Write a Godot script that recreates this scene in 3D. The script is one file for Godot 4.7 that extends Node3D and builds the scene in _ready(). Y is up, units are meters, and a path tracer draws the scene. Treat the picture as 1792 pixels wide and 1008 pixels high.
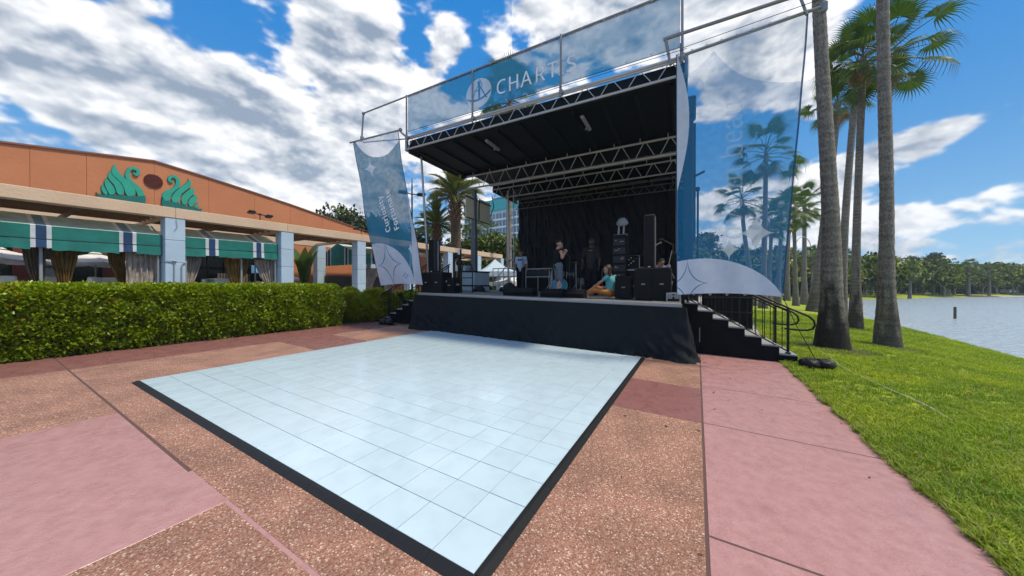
extends Node3D
# A waterside plaza: dance floor, mobile stage with banners, cabanas and palms.

const SX := -0.023
const SZ := 0.0189
const C0 := Vector2(-0.209, 1.7558)
const DR := Vector2(0.49602, 0.86831)
const DL := Vector2(-0.86831, 0.49602)
const SO := Vector2(3.62663, 6.95838)
const EU := Vector2(-0.88395, 0.46757)
const EW := Vector2(0.46757, 0.88395)
const PYAW := -0.51903
const SYAW := -0.48654
const KX := -0.0292
const KZ := -0.006
const DECK := 1.19

var M := {}
var rng := RandomNumberGenerator.new()
var used := {}


# ---------- mesh builder ----------
class MB:
	var v := PackedVector3Array()
	var n := PackedVector3Array()
	var uv := PackedVector2Array()
	var c := PackedColorArray()
	var ix := PackedInt32Array()
	var t := Transform3D()
	var col := Color(1, 1, 1)
	var colored := false

	func vert(p: Vector3, nn: Vector3, u := Vector2.ZERO) -> int:
		v.append(t * p)
		n.append((t.basis * nn).normalized())
		uv.append(u)
		c.append(col)
		return v.size() - 1

	func quad(a: Vector3, b: Vector3, d: Vector3, e: Vector3, u0 := Vector2.ZERO, u1 := Vector2.ONE) -> void:
		# counter-clockwise seen from outside
		var nn := (b - a).cross(e - a)
		if nn.length_squared() < 1e-16:
			nn = (d - b).cross(e - b)
		nn = nn.normalized()
		var i := vert(a, nn, Vector2(u0.x, u1.y))
		vert(b, nn, u1)
		vert(d, nn, Vector2(u1.x, u0.y))
		vert(e, nn, u0)
		ix.append_array(PackedInt32Array([i, i + 2, i + 1, i, i + 3, i + 2]))

	func tri(a: Vector3, b: Vector3, d: Vector3) -> void:
		var nn := (b - a).cross(d - a).normalized()
		var i := vert(a, nn)
		vert(b, nn)
		vert(d, nn)
		ix.append_array(PackedInt32Array([i, i + 2, i + 1]))

	func box(p: Vector3, s: Vector3, bev := 0.0, bs := Basis()) -> void:
		var h := s * 0.5
		var k := minf(bev, minf(h.x, minf(h.y, h.z)) * 0.9)
		for ax in 3:
			for sg in [-1.0, 1.0]:
				var o := Vector3.ZERO
				o[ax] = sg * h[ax]
				var a1 := (ax + 1) % 3
				var a2 := (ax + 2) % 3
				var e1 := Vector3.ZERO
				e1[a1] = (h[a1] - k) * sg
				var e2 := Vector3.ZERO
				e2[a2] = h[a2] - k
				quad(p + bs * (o - e1 - e2), p + bs * (o + e1 - e2), p + bs * (o + e1 + e2), p + bs * (o - e1 + e2))
		if k <= 0.0:
			return
		for ax in 3:
			var a1 := (ax + 1) % 3
			var a2 := (ax + 2) % 3
			for s1 in [-1.0, 1.0]:
				for s2 in [-1.0, 1.0]:
					var q := Vector3.ZERO
					q[a1] = s1 * h[a1]
					q[a2] = s2 * (h[a2] - k)
					var r := Vector3.ZERO
					r[a1] = s1 * (h[a1] - k)
					r[a2] = s2 * h[a2]
					var e := Vector3.ZERO
					e[ax] = (h[ax] - k) * s1 * s2
					quad(p + bs * (q - e), p + bs * (r - e), p + bs * (r + e), p + bs * (q + e))
		for sx in [-1.0, 1.0]:
			for sy in [-1.0, 1.0]:
				for sz in [-1.0, 1.0]:
					var a := Vector3(sx * h.x, sy * (h.y - k), sz * (h.z - k))
					var b := Vector3(sx * (h.x - k), sy * h.y, sz * (h.z - k))
					var d := Vector3(sx * (h.x - k), sy * (h.y - k), sz * h.z)
					if sx * sy * sz > 0:
						tri(p + bs * a, p + bs * b, p + bs * d)
					else:
						tri(p + bs * a, p + bs * d, p + bs * b)

	func tube(p0: Vector3, p1: Vector3, r0: float, r1 := -1.0, seg := 8, caps := true) -> void:
		path([p0, p1], [r0, r0 if r1 < 0 else r1], seg, caps)

	func path(pts: Array, rad: Array, seg := 8, caps := true, closed := false) -> void:
		var m := pts.size()
		var base := v.size()
		var up := Vector3.UP
		var acc := 0.0
		var prev := Vector3.ZERO
		for i in m:
			var p: Vector3 = pts[i]
			var d: Vector3
			if closed:
				d = pts[(i + 1) % m] - pts[(i + m - 1) % m]
			else:
				d = pts[mini(i + 1, m - 1)] - pts[maxi(i - 1, 0)]
			d = d.normalized()
			if i == 0:
				up = Vector3.UP if absf(d.y) < 0.9 else Vector3.RIGHT
			else:
				acc += p.distance_to(prev)
			prev = p
			var sd := d.cross(up).normalized()
			up = sd.cross(d).normalized()
			var r: float = rad[i] if rad.size() > 1 else rad[0]
			for k in seg + 1:
				var an := TAU * k / seg
				var nn := sd * cos(an) + up * sin(an)
				vert(p + nn * r, nn, Vector2(float(k) / seg, acc))
		var rings := m if not closed else m + 1
		for i in rings - 1:
			for k in seg:
				var a := base + i * (seg + 1) + k
				var b := base + ((i + 1) % m) * (seg + 1) + k
				ix.append_array(PackedInt32Array([a, a + 1, b + 1, a, b + 1, b]))
		if caps and not closed:
			for e in 2:
				var i0: int = base if e == 0 else base + (m - 1) * (seg + 1)
				var p: Vector3 = pts[0] if e == 0 else pts[m - 1]
				var d: Vector3 = (pts[0] - pts[1]) if e == 0 else (pts[m - 1] - pts[m - 2])
				d = d.normalized()
				var ci := vert(p, d)
				var start := v.size()
				for k in seg + 1:
					v.append(v[i0 + k])
					n.append((t.basis * d).normalized())
					uv.append(Vector2.ZERO)
					c.append(col)
				for k in seg:
					if e == 0:
						ix.append_array(PackedInt32Array([ci, start + k + 1, start + k]))
					else:
						ix.append_array(PackedInt32Array([ci, start + k, start + k + 1]))

	func lathe(prof: Array, seg := 16, at := Vector3.ZERO, bs := Basis(), a0 := 0.0, a1 := TAU) -> void:
		var base := v.size()
		var m := prof.size()
		for i in m:
			var q: Vector2 = prof[i]
			var d: Vector2 = prof[mini(i + 1, m - 1)] - prof[maxi(i - 1, 0)]
			var nn2 := Vector2(d.y, -d.x).normalized()
			for k in seg + 1:
				var an := a0 + (a1 - a0) * k / seg
				var rd := Vector3(cos(an), 0, -sin(an))
				vert(at + bs * (rd * q.x + Vector3(0, q.y, 0)), bs * (rd * nn2.x + Vector3(0, nn2.y, 0)), Vector2(float(k) / seg, float(i) / (m - 1)))
		for i in m - 1:
			for k in seg:
				var a := base + i * (seg + 1) + k
				var b := a + seg + 1
				ix.append_array(PackedInt32Array([a, b + 1, a + 1, a, b, b + 1]))

	func grid(nu: int, nv: int, f: Callable, flip := false) -> void:
		# f(u, v) -> Vector3; outside is (df/du) x (df/dv)
		var base := v.size()
		var P := []
		for j in nv + 1:
			for i in nu + 1:
				P.append(f.call(float(i) / nu, float(j) / nv))
		for j in nv + 1:
			for i in nu + 1:
				var du: Vector3 = P[j * (nu + 1) + mini(i + 1, nu)] - P[j * (nu + 1) + maxi(i - 1, 0)]
				var dv: Vector3 = P[mini(j + 1, nv) * (nu + 1) + i] - P[maxi(j - 1, 0) * (nu + 1) + i]
				var nn := du.cross(dv).normalized()
				if nn.length_squared() < 0.5:
					nn = Vector3.UP
				vert(P[j * (nu + 1) + i], -nn if flip else nn, Vector2(float(i) / nu, 1.0 - float(j) / nv))
		for j in nv:
			for i in nu:
				var a := base + j * (nu + 1) + i
				var b := a + nu + 1
				if flip:
					ix.append_array(PackedInt32Array([a, a + 1, b + 1, a, b + 1, b]))
				else:
					ix.append_array(PackedInt32Array([a, b + 1, a + 1, a, b, b + 1]))

	func prism(poly: PackedVector2Array, z0: float, z1: float, bs := Basis(), at := Vector3.ZERO) -> void:
		# polygon in x,y extruded from z0 to z1 (z1 > z0 faces +z)
		var pl := poly
		if Geometry2D.is_polygon_clockwise(pl):
			pl = pl.duplicate()
			pl.reverse()
		# Godot calls it clockwise in y-down space, so make it counter-clockwise in y-up space
		var area := 0.0
		for i in pl.size():
			var p := pl[i]
			var q := pl[(i + 1) % pl.size()]
			area += p.x * q.y - q.x * p.y
		if area < 0:
			pl = pl.duplicate()
			pl.reverse()
		var tr := Geometry2D.triangulate_polygon(pl)
		for e in 2:
			var z := z1 if e == 0 else z0
			var nn := bs * Vector3(0, 0, 1 if e == 0 else -1)
			var b := v.size()
			for p in pl:
				vert(at + bs * Vector3(p.x, p.y, z), nn, p)
			for i in range(0, tr.size(), 3):
				var a := pl[tr[i]]
				var q := pl[tr[i + 1]]
				var r := pl[tr[i + 2]]
				var ccw := (q - a).cross(r - a) > 0
				if ccw == (e == 0):
					ix.append_array(PackedInt32Array([b + tr[i], b + tr[i + 2], b + tr[i + 1]]))
				else:
					ix.append_array(PackedInt32Array([b + tr[i], b + tr[i + 1], b + tr[i + 2]]))
		for i in pl.size():
			var p := pl[i]
			var q := pl[(i + 1) % pl.size()]
			quad(at + bs * Vector3(p.x, p.y, z0), at + bs * Vector3(q.x, q.y, z0), at + bs * Vector3(q.x, q.y, z1), at + bs * Vector3(p.x, p.y, z1))

	func done() -> ArrayMesh:
		var a := []
		a.resize(Mesh.ARRAY_MAX)
		a[Mesh.ARRAY_VERTEX] = v
		a[Mesh.ARRAY_NORMAL] = n
		a[Mesh.ARRAY_TEX_UV] = uv
		if colored:
			a[Mesh.ARRAY_COLOR] = c
		a[Mesh.ARRAY_INDEX] = ix
		var m := ArrayMesh.new()
		m.add_surface_from_arrays(Mesh.PRIMITIVE_TRIANGLES, a)
		return m


# ---------- scene helpers ----------
func numbered(called: String) -> String:
	if not used.has(called):
		used[called] = 0
		return called
	used[called] += 1
	return "%s_%03d" % [called, used[called]]

func tag(o: Node3D, label: String, category: String, group := "", kind := "") -> Node3D:
	if label: o.set_meta("label", label)
	if category: o.set_meta("category", category)
	if group: o.set_meta("group", group)
	if kind: o.set_meta("kind", kind)
	return o

func thing(called: String, label: String, category: String, at := Vector3.ZERO, turn := 0.0, group := "") -> Node3D:
	var o := Node3D.new()
	o.name = numbered(called)
	add_child(o, true)
	o.position = at
	o.rotation.y = turn
	return tag(o, label, category, group)

func setting(called: String, at := Vector3.ZERO, turn := 0.0) -> Node3D:
	var o := Node3D.new()
	o.name = numbered(called)
	add_child(o, true)
	o.position = at
	o.rotation.y = turn
	o.set_meta("kind", "structure")
	return o

func inst(called: String, mesh: Mesh, m: Material, parent: Node3D = null, at := Vector3.ZERO, turn := 0.0) -> MeshInstance3D:
	var o := MeshInstance3D.new()
	o.mesh = mesh
	if m: o.material_override = m
	if parent == null:
		o.name = numbered(called)
		add_child(o, true)
	else:
		o.name = called
		parent.add_child(o, true)
	o.position = at
	o.rotation.y = turn
	return o

func obj(called: String, mb: MB, m: Material, parent: Node3D = null, at := Vector3.ZERO, turn := 0.0) -> MeshInstance3D:
	return inst(called, mb.done(), m, parent, at, turn)

func copy(src: Node3D, at: Vector3, turn := 0.0, label := "", sc := 1.0) -> Node3D:
	var o: Node3D = src.duplicate()
	var s := String(src.name)
	var re := RegEx.create_from_string("_\\d{3}$")
	o.name = numbered(re.sub(s, ""))
	add_child(o, true)
	o.position = at
	o.rotation.y = turn
	if sc != 1.0: o.scale = Vector3.ONE * sc
	if label: o.set_meta("label", label)
	return o

func multi(called: String, mesh: Mesh, m: Material, xf: Array, parent: Node3D = null, cols := PackedColorArray()) -> MultiMeshInstance3D:
	var mm := MultiMesh.new()
	mm.transform_format = MultiMesh.TRANSFORM_3D
	mm.use_colors = cols.size() > 0
	mm.mesh = mesh
	mm.instance_count = xf.size()
	for i in xf.size():
		mm.set_instance_transform(i, xf[i])
		if cols.size() > 0: mm.set_instance_color(i, cols[i])
	var o := MultiMeshInstance3D.new()
	o.multimesh = mm
	o.material_override = m
	o.set_meta("kind", "stuff")
	if parent == null:
		o.name = numbered(called)
		add_child(o, true)
	else:
		o.name = called
		parent.add_child(o, true)
	return o

func plane_y(x: float, zf: float) -> float:
	return SX * x + SZ * zf

func P(a: float, b: float, v := 0.0) -> Vector3:       # plaza coordinates: a away, b left, v above the paving
	var q := C0 + DR * a + DL * b
	return Vector3(q.x, plane_y(q.x, q.y) + v, -q.y)

func S(u: float, w: float, v := 0.0) -> Vector3:       # stage coordinates: u left from its front corner, w away, v above the paving
	var q := SO + EU * u + EW * w
	return Vector3(q.x, plane_y(q.x, q.y) + v, -q.y)

func ab(x: float, zf: float) -> Vector2:
	var d := Vector2(x, zf) - C0
	return Vector2(d.dot(DR), d.dot(DL))

func hgt(x: float, zf: float) -> float:
	var q := ab(x, zf)
	var c := C0 + DR * clampf(q.x, -10, 20) + DL * clampf(q.y, -2.65, 9.5)
	var y := plane_y(c.x, c.y) - 0.06
	if q.y < -2.65:
		var s := (-2.65 - q.y) / (5.85 + 0.11 * maxf(q.x, 0))
		y += 0.04 - 0.80 * (0.35 * s + 0.65 * s * s) if s < 1.0 else maxf(-0.76 - (s - 1.0) * 3.0, -2.2)
		var k := -0.327 * x + 0.945 * zf - 34.0
		var f := smoothstep(0.0, 1.0, (k + 2.0) / 6.0)
		y = lerpf(y, -0.65 + clampf(k * 0.02, 0.0, 1.2), f)
	return y

func G(x: float, zf: float, up := 0.0) -> Vector3:
	return Vector3(x, hgt(x, zf) + up, -zf)

func mb(tr := Transform3D()) -> MB:
	var b := MB.new()
	b.t = tr
	return b

func shear() -> Transform3D:
	return Transform3D(Basis(Vector3(1, KX, 0), Vector3(0, 1, 0), Vector3(0, KZ, 1)), Vector3.ZERO)


# ---------- materials ----------
func lin(r: float, g: float, b: float, a := 1.0) -> Color:
	var k := Color(r, g, b).linear_to_srgb()
	k.a = a
	return k

func mat(r: float, g: float, b: float, rough := 0.7, metal := 0.0, spec := 0.5) -> StandardMaterial3D:
	var m := StandardMaterial3D.new()
	m.albedo_color = lin(r, g, b)
	m.roughness = rough
	m.metallic = metal
	m.metallic_specular = spec
	return m

func noise(type: int, freq: float, oct: int, sd: int) -> FastNoiseLite:
	var f := FastNoiseLite.new()
	f.noise_type = type
	f.frequency = freq
	f.fractal_octaves = oct
	f.fractal_type = FastNoiseLite.FRACTAL_FBM if oct > 1 else FastNoiseLite.FRACTAL_NONE
	f.seed = sd
	return f

func ramp(stops: Array) -> Gradient:
	var g := Gradient.new()
	var o := PackedFloat32Array()
	var c := PackedColorArray()
	for s in stops:
		o.append(s[0])
		c.append(s[1])
	g.offsets = o
	g.colors = c
	return g

func ntex(f: FastNoiseLite, size: int, rp: Gradient = null, bump := 0.0) -> NoiseTexture2D:
	var t := NoiseTexture2D.new()
	t.width = size
	t.height = size
	t.seamless = true
	t.seamless_blend_skirt = 0.2
	t.noise = f
	if bump > 0.0:
		t.as_normal_map = true
		t.bump_strength = bump
	if rp: t.color_ramp = rp
	return t

func tri_tex(m: StandardMaterial3D, tex: Texture2D, scale: float, world := true) -> StandardMaterial3D:
	m.albedo_texture = tex
	m.uv1_triplanar = true
	m.uv1_world_triplanar = world
	m.uv1_scale = Vector3.ONE * scale
	return m

func grey_ramp(lo: float, hi: float) -> Gradient:
	return ramp([[0.0, Color(lo, lo, lo)], [1.0, Color(hi, hi, hi)]])

func bumpy(m: StandardMaterial3D, tex: Texture2D, s := 1.0) -> StandardMaterial3D:
	m.normal_enabled = true
	m.normal_texture = tex
	m.normal_scale = s
	return m

# ---------- sky ----------
const SUN_AZ := 104.0
const SUN_EL := 60.0

func sky_dir(az: float, el: float) -> Vector3:
	var a := deg_to_rad(az)
	var e := deg_to_rad(el)
	return Vector3(sin(a) * cos(e), sin(e), -cos(a) * cos(e))

func cloud_banks() -> Array:
	# azimuth, elevation, spread (three numbers of an ellipse), weight: the cloud banks and the clear gaps of that afternoon
	return [
		[-55.854, 24.578, 0.047152, -0.010823, 0.064591, 0.9],
		[-55.854, 19.212, 0.046257, 0.0096922, 0.067984, 0.9],
		[-49.162, 23.221, 0.06107, 0.013492, 0.06724, 0.8],
		[-44.949, 18.753, 0.022189, 0.011243, 0.039356, 0.9],
		[-52.39, 16.318, 0.05651, 0.0011965, 0.18229, 0.5],
		[-36.267, 18.989, 0.024036, 0.0040266, 0.022705, 0.9],
		[-30.651, 13.809, 0.021551, 0.0093682, 0.034097, 0.8],
		[-49.591, 27.843, 0.22855, -0.05812, 0.106, 0.6],
		[-40.014, 24.795, 0.06275, 0.014926, 0.070311, 0.6],
		[-27.567, 26.722, 0.034825, 0.00028745, 0.028154, 0.8],
		[-28.355, 34.451, 0.021942, -0.0062641, 0.040436, 0.9],
		[-24.299, 31.551, 0.035744, -0.02408, 0.058147, 0.6],
		[-12.529, 34.015, 0.1037, -0.068093, 0.09966, 0.7],
		[-10.589, 37.462, 0.14552, -0.0036967, 0.26532, 0.6],
		[-17.245, 30.664, 0.068967, -0.043253, 0.10571, 0.5],
		[-2.4238, 36.111, 0.26168, -0.011643, 0.47665, 0.8],
		[10.394, 39.31, 0.013907, -0.0065231, 0.071697, 0.9],
		[3.4316, 40.317, 0.05945, -0.047923, 0.29526, 0.5],
		[21.557, 34.691, 0.018449, -0.0028099, 0.060266, 0.5],
		[32.699, 34.438, 0.022718, 0.0079261, 0.075848, 0.9],
		[33.409, 26.049, 0.027835, -0.011867, 0.069251, 0.9],
		[41.064, 29.876, 0.057924, 0.012118, 0.056111, 0.8],
		[37.432, 27.519, 0.051169, -0.00899, 0.077671, 0.7],
		[42.743, 22.005, 0.25427, 0.077771, 0.089666, 0.5],
		[30.875, 6.6483, 0.037698, -0.0036029, 0.20078, 0.8],
		[35.471, 8.7374, 0.064122, -0.025543, 0.080447, 0.7],
		[38.991, 13.267, 0.15584, -0.0069045, 0.13297, 0.6],
		[43.283, 12.453, 0.094751, -0.034794, 0.14378, 0.6],
		[45.352, 14.056, 0.1246, -0.13131, 0.38651, 0.5],
		[31.978, 12.811, 0.056949, -0.0066042, 0.23502, 0.3],
		[49.505, 15.186, 0.089233, -0.1142, 0.32881, 0.75],
		[54.125, 16.522, 0.22222, -0.52299, 2.0202, 0.6],
		[52.689, 14.791, 0.2454, -0.30358, 1.3822, 0.5],
		[46.81, 11.729, 0.14802, -0.037278, 0.23068, 0.5],
		[51.152, 12.597, 0.22696, -0.22913, 1.7838, 0.35],
		[45.352, 9.2915, 0.067309, -0.017268, 0.30103, 0.6],
		[51.934, 8.4735, 0.12585, -0.16021, 1.8147, 0.6],
		[56.107, 9.0527, 0.20238, -0.24786, 1.8774, 0.7],
		[49.505, 6.663, 0.056654, -0.12451, 1.6258, 0.55],
		[43.814, 5.2354, 0.030493, -0.0051055, 0.21105, 0.6],
		[51.934, 3.8571, 0.048457, -0.03403, 1.3201, 0.35],
		[56.725, 6.1854, 0.13648, 0.035297, 5.1652, 0.3],
		[57.324, 3.9219, 0.18206, 0.028016, 2.3492, 0.4],
		[-22.598, 13.019, 0.043001, 0.0080338, 0.074568, 0.5],
		[-19.069, 18.609, 0.041109, 0.0016808, 0.050259, 0.6],
		[-6.6395, 13.02, 0.029474, -0.0017934, 0.068901, 0.3],
		[-56.786, 13.944, 0.49935, 0.11746, 1.7618, 0.35],
		[-43.39, 31.171, 0.17057, -0.03109, 0.11372, -1.1],
		[-38.188, 28.519, 0.086907, 0.04992, 0.1504, -1],
		[-34.931, 33.744, 0.41683, 0.026367, 0.095823, -0.6],
		[-31.759, 28.495, 0.35153, 0.031308, 0.4379, -0.6],
		[-56.48, 16.133, 0.3898, 0.21362, 1.3138, -0.9],
		[-54.537, 15.825, 0.41418, 0.60609, 3.0111, -0.4],
		[-16.783, 36.109, 0.2426, 0.035367, 0.060922, -0.8],
		[-6.6395, 37.751, 0.23413, 0.060276, 0.093197, -0.8],
		[0.4042, 37.937, 0.14286, 0.072702, 0.12326, -0.6],
		[-5.6405, 33.141, 0.067078, -0.064435, 0.19389, -0.6],
		[4.4373, 33.189, 0.049615, -0.036438, 0.20393, -0.6],
		[17.979, 31.269, 0.030801, -0.021718, 0.20298, -0.5],
		[54.808, 21.725, 0.078011, 0.012308, 0.023442, -1.2],
		[49.505, 23.076, 0.13987, 0.0149, 0.032446, -1],
		[45.846, 20.972, 0.30872, 0.027223, 0.073806, -0.6],
		[53.057, 11.212, 0.071501, -0.053704, 0.70177, -0.5],
		[56.107, 12.853, 0.23503, -0.044984, 0.56962, -0.7],
		[37.432, 18.723, 0.036335, 0.00090513, 0.050179, -0.9],
		[31.245, 16.94, 0.081638, 0.0078717, 0.044479, -0.5],
		[54.808, 5.6309, 0.14161, -0.028769, 2.9841, -0.4],
		[-36.267, 37.622, 0.13313, -0.068594, 0.15332, -0.5]]

var sky_px := PackedFloat32Array()
var sky_bias := PackedFloat32Array()
var sky_n1: FastNoiseLite
var sky_n2: FastNoiseLite
var sky_n3: FastNoiseLite
const SKY_W := 2560
const SKY_H := 640

func cloud_at(p: Vector3, b: float) -> float:
	var w := sky_n3.get_noise_3dv(p) * 0.025
	var q := Vector3(p.x + w, p.y - w, p.z + w)
	var n := sky_n1.get_noise_3dv(q)
	var r := 1.0 - absf(sky_n2.get_noise_3dv(q)) * 2.2
	return b * 0.60 + 0.95 * n + 0.16 * r - 0.02

func sky_row(j: int) -> void:
	var el := PI * 0.5 * (1.0 - (j + 0.5) / SKY_H)
	var ce := cos(el)
	var se := sin(el)
	var sun := sky_dir(SUN_AZ, SUN_EL)
	var inv := 1.0 / (se + 0.62)
	var tow := Vector3(0.45, 0.75, 0.25).normalized() * 0.05
	for i in SKY_W:
		var az := TAU * (i + 0.5) / SKY_W
		var dx := sin(az) * ce
		var dz := -cos(az) * ce
		var k := (j * SKY_W + i)
		var b := sky_bias[k]
		var p := Vector3(dx * inv, se * 1.7, dz * inv)
		var cs := dx * sun.x + se * sun.y + dz * sun.z
		var c := cloud_at(p, b)
		# clear air: deep overhead, pale low down and towards the sun
		var glow := pow(maxf(0.0, cs), 6.0)
		var low := exp(-se * 5.0)
		var rr := lerpf(0.006, 0.42, low) + 0.05 * glow
		var gg := lerpf(0.19, 0.74, low) + 0.13 * glow
		var bb := lerpf(0.57, 0.95, low) + 0.20 * glow
		var al := smoothstep(-0.01, 0.27, c)
		if al > 0.002:
			var c2 := cloud_at(p + tow, b)
			var lit := clampf(0.76 + 1.9 * (c - c2) - 0.40 * smoothstep(0.25, 1.0, c), 0.0, 1.0)
			var near := pow(maxf(0.0, cs), 8.0)
			lit = clampf(lit + 0.08 * near, 0.0, 1.0)
			var cr := lerpf(0.25, 0.98, lit) * (1.0 + 0.22 * near)
			var cg := lerpf(0.32, 0.98, lit) * (1.0 + 0.2 * near)
			var cb := lerpf(0.43, 0.99, lit) * (1.0 + 0.15 * near)
			var hz := 0.45 * low
			rr = lerpf(rr, lerpf(cr, 0.75, hz), al)
			gg = lerpf(gg, lerpf(cg, 0.83, hz), al)
			bb = lerpf(bb, lerpf(cb, 0.93, hz), al)
		sky_px[k * 3] = rr
		sky_px[k * 3 + 1] = gg
		sky_px[k * 3 + 2] = bb

func make_sky() -> Sky:
	sky_n1 = noise(FastNoiseLite.TYPE_SIMPLEX_SMOOTH, 3.0, 7, 21)
	sky_n1.fractal_gain = 0.62
	sky_n2 = noise(FastNoiseLite.TYPE_SIMPLEX_SMOOTH, 7.0, 4, 5)
	sky_n3 = noise(FastNoiseLite.TYPE_SIMPLEX_SMOOTH, 5.0, 2, 77)
	# coarse map of where the banks lie, smoothly enlarged
	var gw := 360
	var gh := 90
	var g := PackedFloat32Array()
	g.resize(gw * gh)
	g.fill(-0.02)
	for q in cloud_banks():
		for j in gh:
			var el := 90.0 - (j + 0.5)
			var dy: float = el - q[1]
			if absf(dy) > 40.0: continue
			var ce := cos(deg_to_rad(el))
			for i in gw:
				var dx: float = wrapf(i + 0.5 - q[0], -180.0, 180.0)
				if absf(dx) > 75.0: continue
				dx *= ce
				var e: float = q[2] * dx * dx + 2.0 * q[3] * dx * dy + q[4] * dy * dy
				if e < 9.0:
					g[j * gw + i] += q[5] * exp(-e)
	var im := Image.create_from_data(gw, gh, false, Image.FORMAT_RF, g.to_byte_array())
	im.resize(SKY_W, SKY_H, Image.INTERPOLATE_CUBIC)
	sky_bias = im.get_data().to_float32_array()
	sky_px.resize(SKY_W * SKY_H * 2 * 3)
	for k in SKY_W * SKY_H:
		sky_px[(SKY_W * SKY_H + k) * 3] = 0.24
		sky_px[(SKY_W * SKY_H + k) * 3 + 1] = 0.26
		sky_px[(SKY_W * SKY_H + k) * 3 + 2] = 0.24
	for j in SKY_H:
		sky_row(j)
	var pic := Image.create_from_data(SKY_W, SKY_H * 2, false, Image.FORMAT_RGBF, sky_px.to_byte_array())
	var m := PanoramaSkyMaterial.new()
	m.panorama = ImageTexture.create_from_image(pic)
	var s := Sky.new()
	s.sky_material = m
	return s

func make_light() -> void:
	var cam := Camera3D.new()
	cam.name = "camera"
	cam.fov = 83.27
	cam.near = 0.05
	cam.far = 3000.0
	add_child(cam)
	cam.position = Vector3(0, 1.617, 0)
	cam.rotation.x = -0.0035
	cam.current = true
	var e := Environment.new()
	e.background_mode = Environment.BG_SKY
	e.sky = make_sky()
	e.background_energy_multiplier = 1.0
	e.tonemap_mode = Environment.TONE_MAPPER_LINEAR
	e.tonemap_exposure = 1.15
	e.sdfgi_enabled = true
	e.ssao_enabled = true
	e.ssil_enabled = true
	e.fog_enabled = true
	e.fog_density = 0.0006
	e.fog_light_color = lin(0.6, 0.72, 0.85)
	var we := WorldEnvironment.new()
	we.name = "world_environment"
	we.environment = e
	add_child(we)
	var sun := DirectionalLight3D.new()
	sun.name = "sun"
	sun.light_color = Color(1.0, 0.94, 0.82)
	sun.light_energy = 1.1
	sun.light_angular_distance = 5.0
	sun.shadow_enabled = true
	add_child(sun)
	sun.look_at_from_position(Vector3.ZERO, -sky_dir(SUN_AZ, SUN_EL), Vector3.UP)

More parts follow.
